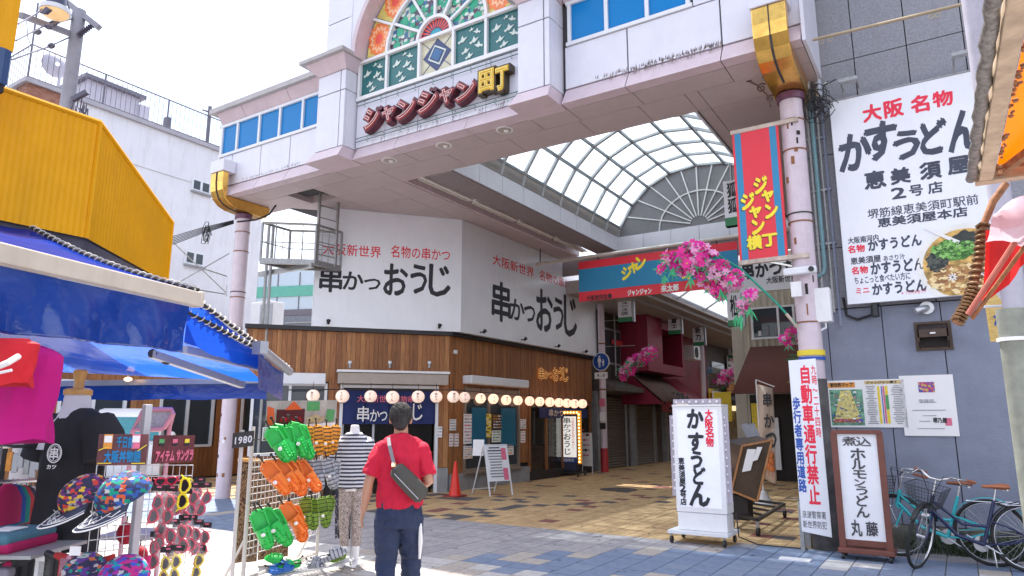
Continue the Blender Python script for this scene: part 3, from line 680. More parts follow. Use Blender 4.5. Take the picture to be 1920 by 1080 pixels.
mb = MB(); mb.bx(-8.62, -8.58, 10.42, YE, 6.50, 6.79); mb.build('trough_side', M['soffit'], roof)
for k in range(4):
    y0 = 10.6+k*1.95; t = thing('tube_light', 'long fluorescent batten in the trough above the shop, %s from the gate' % ('first', 'second', 'third', 'fourth')[k], 'light', (-9.0, y0, 6.6), 'fluorescent battens in the arcade ceiling trough')
    mb = MB(); mb.bx(-9.06, -8.96, y0, y0+1.85, 6.60, 6.66); mb.build('batten', M['white'], t)
    mb = MB(); mb.tube([(-8.93, y0+.04, 6.585), (-8.93, y0+1.8, 6.585)], .02, 8); mb.tube([(-9.07, y0+.04, 6.585), (-9.07, y0+1.8, 6.585)], .02, 8); mb.build('tube', mat('dead_fluorescent_tube', (.75, .70, .62), .3), t)
# lunette
lun = MB(); pts = [V((a, YE+.03, b)) for a, b in PR]; lun.poly(pts, (0, .05, 0)); lun.build('lunette', pattern('corrugated_grey', [(0, (.17, .165, .175)), (.5, (.22, .21, .225))], 40, 'LEO', .6, stretch=(10, 1, .1)), roof)
def onprof(a):
    d = (math.cos(a), math.sin(a)); best = None
    for (x0, z0), (x1, z1) in zip(PR[:-1], PR[1:]):
        ex, ez = x1-x0, z1-z0; den = d[0]*ez-d[1]*ex
        if abs(den) < 1e-6: continue
        t = ((x0+5.55)*ez-(z0-6.93)*ex)/den; u = ((x0+5.55)*d[1]-(z0-6.93)*d[0])/den
        if t > 0 and -.001 <= u <= 1.001: best = t
    return best or 1.7
for k in range(1, 12):
    a = math.pi*k/12; r1 = onprof(a)*.98; mb = MB(); mb.beam((-5.55+.25*math.cos(a), YE+.01, 6.95+.25*math.sin(a)), (-5.55+r1*math.cos(a), YE+.01, 6.93+r1*math.sin(a)), .03, .045, Y_); mb.build('lunette_bar', M['white'], roof)
mb = MB(); mb.tube([(-5.55+1.15*math.cos(math.pi*k/16), YE+.005, 6.93+1.0*math.sin(math.pi*k/16)) for k in range(17)], .022, 6); mb.build('lunette_bar', M['white'], roof)
# the lower roof further along the arcade
low = thing('lower_arcade_roof', 'lower translucent arcade roof running deeper into the shopping street', 'roof', (-6, 30, 5.4))
mb = MB(); mb.grid([[(-7.9, y, 5.75), (-7.3, y, 6.1), (-6.2, y, 6.3), (-4.6, y, 6.0), (-3.0, y, 5.45)] for y in (YE+.1, 60)]); mb.build('roof_sheet', mat('milky_roof_sheet', (.50, .53, .58), .5, transl=.45), low)
mb = MB(); mb.bx(-10.5, -1.6, YE+.11, YE+.2, 5.98, 6.45); mb.build('sun_gap_filler', MATS['dark_soffit'], low)  # box added between the two roofs to keep a sun streak off the floor
for y in range(20, 60, 3):
    mb = MB(); mb.tube([(-7.9, y, 5.72), (-7.3, y, 6.07), (-6.2, y, 6.27), (-4.6, y, 5.97), (-3.0, y, 5.42)], .04, 6); mb.build('rib', ribm, low)
for x0, x1, z in ((-8.1, -7.85, 5.78), (-8.5, -8.11, 5.66), (-10.6, -8.51, 5.56)):
    mb = MB(); mb.bx(x0, x1, YE+.3, 60, z-.10, z+.3); mb.build('eaves_beam', mat('beige_eaves', (.40, .36, .35), .6, var=.1), low)
def fbox(s, m, par, fn, r, b, nrm, **k):
    x0, y0, x1, y1 = b; cx, cy = (x0+x1)/2, (y0+y1)/2; r = V(r).normalized(); nrm = V(nrm)
    P = fn(cx, cy); wd = abs((fn(x1, cy)-fn(x0, cy)).dot(r)); hh = abs(fn(cx, y0).z-fn(cx, y1).z)
    u = Z_ - nrm*Z_.dot(nrm)
    k.setdefault('fit', len(s) == 1)
    return text(s, m, par, P-r*wd/2+u*hh/2, r*wd, -u*hh, nrm, **k)
# ================================================= KUSHIKATSU SHOP
U_ = V((-.635, -.773, 0)).normalized(); N_ = V((.773, -.635, 0)).normalized()
WC = V((-10.15, 13.2, 0)); XW = -10.15
shop = thing('corner_restaurant', 'wood clad corner restaurant with large white calligraphy signboards and a row of lanterns', 'restaurant', (-10.15, 13.2, 0))
LL = 4.55; YEND = 20.9
def fl(px, py, d=0): return PP(px, py, WC+N_*d, N_)
def fr(px, py, d=0): return PX(px, py, XW+d)
def LP(s, d, z): return WC+U_*s+N_*d+V((0, 0, z))
# body
eL = WC+U_*LL
bk = V((-.90, .3, 0))
mb = MB(); ft = [WC-V((.08, 0, 0))-N_*0, V((XW-.08, YEND, 0)), V((-18, YEND, 0)), V((-18, 14.6, 0)), eL-N_*.08]
ft[0] = WC+V((-.10, .03, 0))
# openings cut by building the upper wall and piers separately
def wallseg_R(y0, y1, z0, z1, m=M['dark'], th=.25, nm='wall'): q = MB(); q.bx(XW-th, XW-.03, y0, y1, z0, z1); return q.build(nm, m, shop)
def wallseg_L(s0, s1, z0, z1, m=M['dark'], th=.25, nm='wall'):
    q = MB(); q.frame(LP((s0+s1)/2, -th/2-.03, (z0+z1)/2), U_, Z_, N_, s1-s0, z1-z0, th); return q.build(nm, m, shop)
roofp = MB(); roofp.poly([V((XW-.05, 13.25, 3.58)), V((XW-.05, YEND, 3.58)), V((-18, YEND, 3.58)), V((-18, 13.5, 3.58)), eL+V((-.05, 0, 3.58))], (0, 0, .06)); roofp.build('flat_roof', M['conc'], shop)
cop = MB(); cop.frame(LP(LL/2, .02, 3.66), U_, Z_, N_, LL+.1, .09, .16); cop.bx(XW-.05, XW+.12, 13.15, YEND, 3.615, 3.70); cop.build('coping', M['black'], shop)
# planks
def plank_L(s0, s1, z0, z1):
    n = max(1, round((s1-s0)/.105)); w_ = (s1-s0)/n
    for i in range(n):
        q = MB(); q.frame(LP(s0+(i+.5)*w_, random.uniform(-.004, .004), (z0+z1)/2), U_, Z_, N_, w_-.006, z1-z0, .022); q.build('plank', random.choice([M['wood'], M['wood'], M['wood2'], M['wood3']]), shop)
def plank_R(y0, y1, z0, z1):
    n = max(1, round((y1-y0)/.105)); w_ = (y1-y0)/n
    for i in range(n):
        q = MB(); d = random.uniform(-.004, .004); q.bx(XW-.011+d, XW+.011+d, y0+i*w_+.003, y0+(i+1)*w_-.003, z0, z1); q.build('plank', random.choice([M['wood'], M['wood2'], M['wood2'], M['wood']]), shop)
sD0 = (fl(820, 850)-WC).dot(U_); sD1 = (fl(632, 850)-WC).dot(U_)       # doorway on the angled face
sW0 = (fl(612, 800)-WC).dot(U_); sW1 = (fl(470, 800)-WC).dot(U_)
ZD = fl(730, 722).z
yW0 = fr(868, 800).y; yW1 = fr(972, 800).y; yE0 = fr(990, 820).y; yE1 = YEND-.15
zW0 = fr(920, 880).z; zW1 = fr(920, 728).z; ZE = fr(1040, 757).z
plank_L(0, sD0, .55, 3.61); plank_L(sD0, sD1, ZD+.02, 3.61); plank_L(sD1, sW0, .4, 3.61); plank_L(sW0, LL, ZD+.05, 3.61)
plank_R(13.21, yW0, .38, 3.61); plank_R(yW0, yW1, zW1, 3.61); plank_R(yW1, yE0, .5, 3.61); plank_R(yE0, YEND, ZE+.1, 3.61)
wallseg_L(0, sD0, 0, 3.58); wallseg_L(sD0, sD1, ZD+.03, 3.58); wallseg_L(sD1, sW0, 0, 3.58); wallseg_L(sW0, LL, ZD, 3.58)
wallseg_R(13.3, yW0, 0, 3.58); wallseg_R(yW0, yW1, zW1, 3.58); wallseg_R(yW0, yE0, 0, zW0); wallseg_R(yW1, yE0, zW0, 3.58); wallseg_R(yE0, YEND, ZE+.1, 3.58)
q = MB(); q.bx(XW-.02, XW+.05, 13.25, yE0, 0, zW0-.02); q.frame(LP(sD0/2, .02, .27), U_, Z_, N_, sD0, .54, .05); q.build('plinth', M['conc'], shop)
# dim interiors: floor, back wall and warm things inside
q = MB(); q.bx(-14.5, XW-.3, 13.6, YEND, 0, .02); q.bx(-14.5, -14.4, 13.6, YEND, 0, 3.5); q.bx(-14.5, -10.2, YEND-.04, YEND, 0, 3.58); q.build('interior_wall', mat('interior_brown', (.14, .085, .05), .8, var=.3), shop)
for k in range(9):
    q = MB(); y = 14.2+k*.75; q.bx(-13.2, -12.6, y, y+.5, .72, .76); q.bx(-12.95, -12.85, y+.2, y+.3, 0, .72); q.build('table', M['wood3'], shop)
# big white signs
sp = thing('signboard', 'huge white restaurant signboard on the angled face with black brush lettering, behind the metal platform', 'sign', LP(1.7, .13, 3.7), 'white wall signboards of the corner restaurant')
SL = LP(0, .13, 0); SCn = V((-9.9, 13.3, 0)); sLen = 3.42
q = MB(); c = SCn+U_*sLen/2+V((0, 0, 5.1))-N_*.10; q.frame(c, U_, Z_, N_, sLen, 2.79, .20); q.build('board', M['signwhite'], sp)
q = MB(); q.frame(SCn+U_*(sLen+.01)+V((0, 0, 5.1))-N_*.14, U_, Z_, N_, .02, 2.8, .28); q.build('edge_trim', M['frame'], sp)
fnL = lambda x, y: PP(x, y, SCn, N_)
for ch, b in (('串', (600, 500, 641, 547)), ('か', (643, 510, 681, 543)), ('つ', (683, 523, 713, 543)), ('お', (720, 496, 764, 553)), ('う', (770, 497, 800, 550)), ('じ', (805, 497, 844, 555))):
    fbox(ch, M['ink'], sp, fnL, -U_, b, N_, off=.028, shear=.0)
fbox('大阪新世界', M['red'], sp, fnL, -U_, (605, 458, 716, 481), N_, off=.012); fbox('名物の串かつ', M['red'], sp, fnL, -U_, (733, 463, 846, 487), N_, off=.012)
sr = thing('signboard', 'huge white signboard on the long side wall with black brush lettering, left of the banner', 'sign', (-9.9, 17, 3.7), 'white wall signboards of the corner restaurant')
q = MB(); q.bx(-10.12, -9.9, 13.3, 20.75, 3.705, 6.495); q.build('board', M['signwhite'], sr); q = MB(); q.bx(-10.12, -9.885, 20.755, 20.8, 3.7, 6.5); q.build('edge_trim', M['alu'], sr)
fnR = lambda x, y: PX(x, y, -9.9)
for ch, b in (('串', (923, 530, 957, 602)), ('か', (957, 562, 983, 600)), ('つ', (983, 574, 1003, 603)), ('お', (1006, 545, 1036, 620)), ('う', (1038, 560, 1056, 618)), ('じ', (1058, 557, 1081, 630))):
    fbox(ch, M['ink'], sr, fnR, Y_, b, X_, off=.028)
fbox('大阪新世界', M['red'], sr, fnR, Y_, (925, 489, 1003, 510), X_, off=.012); fbox('名物の串かつ', M['red'], sr, fnR, Y_, (1013, 517, 1080, 537), X_, off=.012)
# small spotlights below the signs
def spot(p, d, lab):
    t = thing('sign_spotlight', lab, 'light', p, 'small black spotlights at the foot of the signboards'); p = V(p); d = V(d)
    q = MB(); q.tube([p, p+d*.12], .015, 6); q.build('arm', M['black'], t); q = MB(); q.tube([p+d*.10+V((0, 0, -.02)), p+d*.17+V((0, 0, .04))], [.03, .05], 10); q.build('head', M['black'], t)
for i, (x, y) in enumerate(((615, 606), (822, 614))): spot(fnL(x, y), N_, 'small black spotlight at the %s end of the angled white signboard' % ('left', 'right')[i])
for i, (x, y) in enumerate(((900, 623), (977, 637), (1040, 650), (1092, 660))): spot(fnR(x, y), X_, 'small black spotlight under the long white signboard, %s from the corner' % ('nearest', 'second', 'third', 'farthest')[i])
for i, x in enumerate((656, 731, 805)):
    p = fl(x, 690, .03); t = thing('wall_lamp', 'small metal bracket lamp above the entrance awning, %s of three' % ('left', 'middle', 'right')[i], 'light', p, 'bracket lamps above the entrance awning')
    q = MB(); q.tube([p, p+V((0, 0, .1))], .03, 8); q.build('lamp_body', M['alu'], t); q = MB(); q.tube([p+V((0, 0, .1)), p+V((0, 0, .16))], .045, 10); q.build('glass_cap', M['frame'], t)
# entrance awning box, door frame, noren
t = thing('roller_awning', 'beige roller awning box with white lid over the restaurant entrance curtain', 'awning', fl(733, 700))
aw0 = (fl(838, 710)-WC).dot(U_); aw1 = (fl(630, 710)-WC).dot(U_); za = fl(733, 697).z; zb = fl(733, 721).z
q = MB(); q.frame(LP((aw0+aw1)/2, .16, za-.02), U_, Z_, N_, aw1-aw0, .05, .34); q.build('lid', M['white'], t)
q = MB(); q.poly([LP(aw0+.03, .02, za-.05), LP(aw0+.03, .30, za-.06), LP(aw0+.03, .27, zb), LP(aw0+.03, .02, zb)], U_*(aw1-aw0-.06)); q.build('box', mat('beige_canvas', (.42, .36, .31), .8, var=.08), t)
t = thing('roller_awning', 'long cream roller awning box above the poster window on the side wall', 'awning', fr(920, 715))
ya, yb = fr(866, 715).y, fr(975, 722).y; q = MB(); q.bx(XW+.01, XW+.30, ya, yb, fr(920, 724).z, fr(920, 708).z-.01); q.build('box', M['frame'], t, bevel=.03)
t = thing('roller_awning', 'short cream awning box over the left window of the angled wood face', 'awning', fl(570, 710))
a0, a1 = (fl(610, 710)-WC).dot(U_), (fl(500, 710)-WC).dot(U_); q = MB(); q.frame(LP((a0+a1)/2, .10, (fl(560, 700).z+fl(560, 721).z)/2), U_, Z_, N_, a1-a0, fl(560, 700).z-fl(560, 721).z, .2); q.build('box', M['frame'], t, bevel=.02)
fr_ = MB()
for s_ in (sD0+.04, sD1-.04): fr_.frame(LP(s_, .0, ZD/2), U_, Z_, N_, .07, ZD, .10)
fr_.frame(LP((sD0+sD1)/2, 0, ZD-.04), U_, Z_, N_, sD1-sD0-.16, .07, .09); df = fr_.build('door_frame', M['frame'], shop)
for k in range(3):
    s_ = sD0+.10+(sD1-sD0-.2)*(k+.5)/3; w_ = (sD1-sD0-.2)/3
    q = MB(); q.frame(LP(s_, -.12, 1.0), U_, Z_, N_, w_-.04, 2.0, .012); q.build('glass_pane', mat('door_glass', (.02, .018, .018), .1, var=0, spec=.15, alpha=.6), df); q = MB(); q.frame(LP(s_+w_/2, -.11, 1.0), U_, Z_, N_, .05, 2.0, .03); q.build('stile', M['alu'], df)
navy = mat('navy_noren_cloth', (.012, .025, .12), .8, var=.15)
nor = thing('shop_curtain', 'navy split door curtain with white lettering behind the lanterns at the entrance', 'curtain', fl(728, 740))
n0, n1 = (fl(816, 760)-WC).dot(U_), (fl(638, 760)-WC).dot(U_); zt = fl(728, 733).z; zb = fl(728, 795).z
for k in range(4):
    a = n0+(n1-n0)*k/4+.01; b = n0+(n1-n0)*(k+1)/4-.01; P = [[LP(a+(b-a)*i/8, .05+.018*math.sin(i*1.1+k), zt+(zb-zt)*j/5) for i in range(9)] for j in range(6)]
    q = MB(); q.grid(P); q.build('cloth_panel', navy, nor)
q = MB(); q.tube([LP(n0-.05, .05, zt+.01), LP(n1+.05, .05, zt+.01)], .014, 6); q.build('rod', M['black'], nor)
fnN = lambda x, y: PP(x, y, WC+N_*.075, N_)
for ch, b in (('串', (670, 762, 692, 790)), ('か', (694, 768, 712, 790)), ('つ', (712, 772, 726, 789)), ('お', (735, 762, 756, 790)), ('う', (757, 762, 772, 790)), ('じ', (774, 757, 792, 788))): fbox(ch, M['paper'], nor, fnN, -U_, b, N_, off=.01)
fbox('大阪新世界名物串', mat('pink_ink', (.75, .18, .25), .7, var=0), nor, fnN, -U_, (670, 741, 778, 755), N_, off=.01)
# left window on the angled face
def window_L(s0, s1, z0, z1):
    f = MB()
    for a in (s0, s1, (s0+s1)/2): f.frame(LP(a, .0, (z0+z1)/2), U_, Z_, N_, .06, z1-z0, .08)
    for z in (z0, z1): f.frame(LP((s0+s1)/2, .001, z), U_, Z_, N_, s1-s0+.06, .06, .08)
    fo = f.build('window_frame', M['frame'], shop); g_ = MB(); g_.frame(LP((s0+s1)/2, -.03, (z0+z1)/2), U_, Z_, N_, s1-s0, z1-z0, .01); g_.build('pane', M['glass'], fo)
window_L(sW0+.05, min(sW1, LL-.1), .9, ZD-.02)
q = MB(); q.frame(LP((sW0+LL)/2, .0, .44), U_, Z_, N_, LL-sW0, .84, .05); q.build('lower_panel', M['wood2'], shop)
# poster window on the side wall
f = MB(); zc = (zW0+zW1)/2
for y in (yW0+.03, yW0+(yW1-yW0)*.42, yW1-.03): f.bx(XW-.02, XW+.05, y-.035, y+.035, zW0, zW1)
f.bx(XW-.02, XW+.052, yW0, yW1, zW0, zW0+.07); f.bx(XW-.02, XW+.052, yW0, yW1, zW1-.30, zW1-.02); f.bx(XW-.02, XW+.12, yW0-.05, yW1+.05, zW0-.05, zW0)
fo = f.build('window_frame', mat('bronze_frame', (.30, .24, .20), .4, metal=.3), shop); q = MB(); q.bx(XW-.02, XW-.01, yW0, yW1, zW0, zW1); q.build('pane', M['glass'], fo)
def poster_marks(par, fn, r, b, nrm, cols, seed, rows=7):
    rnd = random.Random(seed); x0, y0, x1, y1 = b; r = V(r); nrm = V(nrm)
    mbs = {}
    for k in range(rows):
        y = y0+(y1-y0)*(k+.6)/(rows+.3); x = x0+(x1-x0)*.1
        while x < x1-(x1-x0)*.15:
            l = rnd.uniform(.08, .35)*(x1-x0); c = rnd.choice(cols); P = fn(min(x+l, x1-(x1-x0)*.08), y); Q = fn(x, y); h_ = abs(fn(x, y0).z-fn(x, y1).z)/(rows)*rnd.uniform(.15, .5)
            A = Q+nrm*.006; wd = (P-Q).dot(r)
            if wd > .004: mbs.setdefault(c, MB()).add([A-Z_*h_/2, A+r*wd-Z_*h_/2, A+r*wd+Z_*h_/2, A+Z_*h_/2], [(0, 1, 2, 3)])
            x += l+(x1-x0)*.05
    for c, m_ in mbs.items(): m_.build('print', c, par, kind='stuff')
PINK = mat('printed_pink', (.70, .15, .25), .7, var=.2, scale=30); GRY = mat('printed_grey', (.25, .25, .28), .7, var=.2); ORG_ = mat('printed_orange', (.75, .30, .05), .7, var=.3, scale=30); YLW = mat('printed_yellow', (.80, .60, .05), .7, var=.2, scale=20); TEA = mat('teal_board', (.0, .12, .22), .6, var=.05); GRN = mat('printed_green', (.10, .35, .12), .7, var=.3, scale=30)
def poster(name, lab, cat, fn, r, b, nrm, m, cols, seed, rows=7, group=None, th=.004):
    x0, y0, x1, y1 = b; cx, cy = (x0+x1)/2, (y0+y1)/2; r = V(r).normalized(); nrm = V(nrm); P = fn(cx, cy); wd = abs((fn(x1, cy)-fn(x0, cy)).dot(r)); hh = abs(fn(cx, y0).z-fn(cx, y1).z)
    t = thing(name, lab, cat, P, group); q = MB(); q.frame(P+nrm*th/2, r, Z_, nrm, wd, hh, th); q.build('sheet', m, t)
    if cols: poster_marks(t, fn, r, b, nrm, cols, seed, rows)
    return t
fq = lambda x, y: PX(x, y, XW+.06)
poster('poster', 'tall menu poster at the left edge of the side window', 'poster', fq, Y_, (869, 776, 886, 832), X_, M['paper'], [GRY, PINK], 1, 9)
poster('poster', 'lower menu sheet under the tall menu in the side window', 'poster', fq, Y_, (869, 836, 886, 860), X_, M['paper'], [GRY, ORG_], 2, 5)
solo(MB().frame(fq(898, 802), Y_, Z_, X_, .62, .98, .01), 'blind_panel', TEA, 'teal blue blind panel left of the yellow poster in the side window', 'blind')
solo(MB().frame(fq(953, 801), Y_, Z_, X_, .72, .98, .01), 'blind_panel', TEA, 'teal blue blind panel at the right end of the side window', 'blind')
poster('poster', 'yellow poster between the teal blinds of the side window', 'poster', fq, Y_, (910, 776, 921, 820), X_, YLW, [M['ink'], M['paper']], 3)
poster('poster', 'dark food photo poster right of the yellow one in the side window', 'poster', fq, Y_, (923, 777, 942, 805), X_, mat('dark_food_print', (.10, .06, .04), .6, var=.8, scale=18), [ORG_, M['paper']], 4, 5)
poster('poster', 'pale drink poster below the dark food photo', 'poster', fq, Y_, (922, 807, 943, 829), X_, M['paper'], [GRN, GRY], 5, 4)
poster('poster', 'cream menu sheet under the right teal blind', 'poster', fq, Y_, (945, 831, 963, 853), X_, M['paper'], [ORG_, GRY], 6, 4)
fw = lambda x, y: PX(x, y, XW+.014)
poster('notice', 'white notice on the wood pier beside the entrance, upper one', 'notice', fw, Y_, (843, 786, 855, 807), X_, M['paper'], [GRY], 7, 4)
for i, (a, b) in enumerate(((842, 850), (852, 860))): poster('notice', '%s small notice of the pair on the wood pier above the red cone' % ('left', 'right')[i], 'notice', fw, Y_, (a, 813, b, 837), X_, M['paper'], [PINK, GRY], 8+i, 4)
poster('notice', 'white notice right of the poster window, upper one', 'notice', fw, Y_, (974, 786, 986, 804), X_, M['paper'], [GRY], 10, 4); poster('notice', 'white notice right of the poster window, lower one', 'notice', fw, Y_, (976, 808, 985, 830), X_, M['paper'], [PINK, GRY], 11, 4)
poster('notice', 'tiny white card taped to the door post', 'notice', lambda x, y: fl(x, y, .055), -U_, (819, 800, 829, 820), N_, M['paper'], [GRY], 12, 3)
q = MB(); q.box(fw(853, 660)+V((.02, 0, 0)), (.05, .10, .09)); solo(q, 'junction_box', M['white'], 'small white box on the wood wall below the signboard corner', 'box')
# second entrance on the side wall: frame, glass, noren, gilt letters
f = MB()
for y in (yE0+.05, yE0+1.0, yE0+2.0, yE1-.05): f.bx(XW-.02, XW+.04, y-.04, y+.04, 0, ZE)
f.bx(XW-.019, XW+.041, yE0, yE1, ZE-.02, ZE+.08); fo = f.build('door_frame', M['wood2'], shop)
q = MB(); q.bx(XW-.03, XW-.02, yE0, yE1, .25, ZE); q.build('glass_pane', mat('clear_dark_glass', (.03, .03, .03), .05, var=0, alpha=.45), fo)
q = MB(); q.bx(XW-.1, XW+.05, yE0, yE1, 0, .24); q.build('threshold', M['dark'], fo)
nor2 = thing('shop_curtain', 'short navy door curtain over the second entrance under the gilt lettering', 'curtain', fr(1045, 772))
ny0, ny1 = fr(1006, 770).y, fr(1098, 770).y; z1_ = fr(1045, 765).z; z0_ = z1_-.30
for k in range(5):
    a = ny0+(ny1-ny0)*k/5+.01; b = ny0+(ny1-ny0)*(k+1)/5-.01; q = MB(); q.grid([[V((XW+.08+.015*math.sin(i*1.2+k), a+(b-a)*i/6, z1_+(z0_-z1_)*j/3)) for i in range(7)] for j in range(4)]); q.build('cloth_panel', navy, nor2)
text('串かつおうじ', M['paper'], nor2, V((XW+.10, ny0+.5, z1_-.04)), V((0, 1.9, 0)), V((0, 0, -.22)), X_)
gl = thing('gilt_lettering', 'raised gilt and black letters on the dark wood wall above the second entrance', 'sign', fr(1037, 703))
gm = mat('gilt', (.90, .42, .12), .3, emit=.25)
fg = lambda x, y: PX(x, y, XW+.06)
for i, (ch, b) in enumerate((('串', (1010, 690, 1020, 712)), ('か', (1021, 696, 1029, 710)), ('つ', (1030, 699, 1036, 709)), ('お', (1037, 690, 1047, 714)), ('う', (1048, 690, 1055, 713)), ('じ', (1056, 690, 1065, 715)))):
    fbox(ch, gm, gl, fg, Y_, b, X_, off=.05); fbox(ch, M['ink'], gl, lambda x, y: PX(x, y, XW+.075), Y_, b, X_, off=.0)
# kitchen glow things inside second entrance
for k in range(4):
    q = MB(); y = yE0+.5+k*.55; q.tube([(-10.9, y, .9), (-10.9, y, 1.9)], .04, 8); q.build('steam_pipe', M['alu'], shop)
q = MB(); q.bx(-11.1, -10.5, yE0+.3, yE1-.3, 0, .85); q.build('counter', M['wood2'], shop)
# lanterns on a wire
lanm = mat('lit_paper_lantern', (1.0, .60, .42), .7, emit=.55, var=0); lanm2 = mat('paper_lantern', (.95, .72, .60), .7, emit=.22, var=0)
def lantern(p, r, lab, lit, d):
    t = thing('paper_lantern', lab, 'lantern', p, 'paper lanterns strung along the restaurant'); p = V(p)
    q = MB(); rings = []
    for i in range(13):
        a = math.pi*(.08+.84*i/12); rr = r*math.sin(a)*(1+.018*(i % 2)); rings.append([p+V((rr*math.cos(k*.3927), rr*math.sin(k*.3927), -r*math.cos(a)*.98)) for k in range(16)])
    q.loft(rings); q.build('paper_body', lanm if lit else lanm2, t)
    q = MB(); q.tube([p+V((0, 0, r*.93)), p+V((0, 0, r*1.06))], r*.3, 10); q.tube([p+V((0, 0, -r*.93)), p+V((0, 0, -r*1.04))], r*.3, 10); q.tube([p+V((0, 0, r)), p+V((0, 0, r+.16))], .006, 5); q.build('cap', M['black'], t)
    d = V(d).normalized(); rt_ = V((-d.y, d.x, 0))
    text(random.choice(['ビール', '串かつ', 'うどん']) if True else '', M['ink'], t, p+d*(r+.006)-rt_*r*.24+V((0, 0, r*.62)), rt_*r*.48, V((0, 0, -r*1.24)), d, vertical=True, off=.02)
ix = 0
for x, y, rr in ((587, 742, 12), (642, 743, 12.5), (695, 743, 11.5), (736, 745, 12.5), (784, 744, 12), (818, 744, 11.5)):
    p = fl(x, y, .33); dep = (p-CAM).dot(FW); lantern(p, rr*dep/F*1.0, '%s round paper lantern in the string, counted from the left window' % ordn(ix).replace('leftmost', 'first'), False, V((.6, -.8, 0))); ix += 1
for x, y in ((850, 744), (871, 745), (901, 747), (925, 748), (949, 750), (971, 751), (993, 752), (1012, 753), (1031, 754), (1048, 755), (1063, 756), (1077, 757), (1092, 757)):
    p = PX(x, y, XW+.42); dep = (p-CAM).dot(FW); lantern(p, {850: 11.5, 871: 10.5}.get(x, 9.8 if x < 960 else 9.0 if x < 1040 else 8.6)*dep/F, '%s round paper lantern in the string, counted from the left window' % ordn(ix), x > 900, V((.7, -.7, 0))); ix += 1
q = MB(); q.tube([fl(540, 731, .33), fl(640, 730, .33), fl(820, 731, .33), PX(850, 731, XW+.42), PX(950, 739, XW+.42), PX(1100, 748, XW+.42)], .014, 6)
solo(q, 'lantern_rail', M['black'], 'thin black rail carrying the paper lanterns along the restaurant', 'rail')

# cone, A-board, lit sign
cp = PZ(853, 931, 0)
t = thing('traffic_cone', 'red traffic cone standing by the wooden restaurant corner', 'cone', cp)
cm = mat('red_cone_plastic', (.75, .03, .015), .4, var=.1)
q = MB(); q.tube([cp+V((0, 0, z)) for z in (.03, .30, .70, .74)], [.135, .09, .03, .026], 20); q.build('cone_body', cm, t)
q = MB(); q.frame(cp+V((0, 0, .016)), X_, Y_, Z_, .38, .38, .032); q.build('base', mat('dark_red_base', (.30, .02, .02), .5), t, bevel=.01)
t = thing('menu_easel', 'white A-frame menu board with printed sheets outside the poster window', 'sign board', PZ(930, 930, 0))
bl, br_ = PZ(919, 931, 0), PZ(961, 928, 0); r_ = (br_-bl).normalized(); nn = V((r_.y, -r_.x, 0)); top = V((0, 0, 1.08))-nn*.26
q = MB()
for b in (bl, br_): q.beam(b, b+top, .025, .025)
for b in (bl-nn*.75, br_-nn*.75): q.beam(b, b+nn*.45+V((0, 0, 1.05)), .02, .02)
q.beam(bl+top, br_+top, .025, .025); q.beam(bl-nn*.75+V((0, 0, .1)), br_-nn*.75+V((0, 0, .1)), .02, .02); q.build('frame', M['frame'], t)
a = bl+top*.27; d_ = top.normalized(); nb = r_.cross(d_); nb = -nb if nb.dot(nn) < 0 else nb; wd = (br_-bl).length
q = MB(); q.frame(a+r_*wd/2+d_*.40+nb*.02, r_, d_, nb, wd*.97, .78, .012); q.build('board', M['signwhite'], t)
for k in range(11):
    q = MB(); q.frame(a+r_*wd*(.40)+d_*(.74-k*.063)+nb*.029, r_, d_, nb, wd*random.uniform(.45, .62), .028, .002); q.build('print', GRY if k > 1 else M['ink'], t)
for z_ in (.50, .06): q = MB(); q.frame(a+r_*wd*.80+d_*(z_+.1)+nb*.03, r_, d_, nb, wd*.22, .26, .002); q.build('print', PINK, t)
P0 = PZ(905, 930, 0)+V((-.35, .15, 0)); q = MB(); q.frame(P0+V((.12, 0, 1.02)), V((.9, .43, 0)), V((-.1, .2, 1)), V((.43, -.9, .1)), .25, .36, .01); s2 = q.build('side_sheet', M['paper'], t)
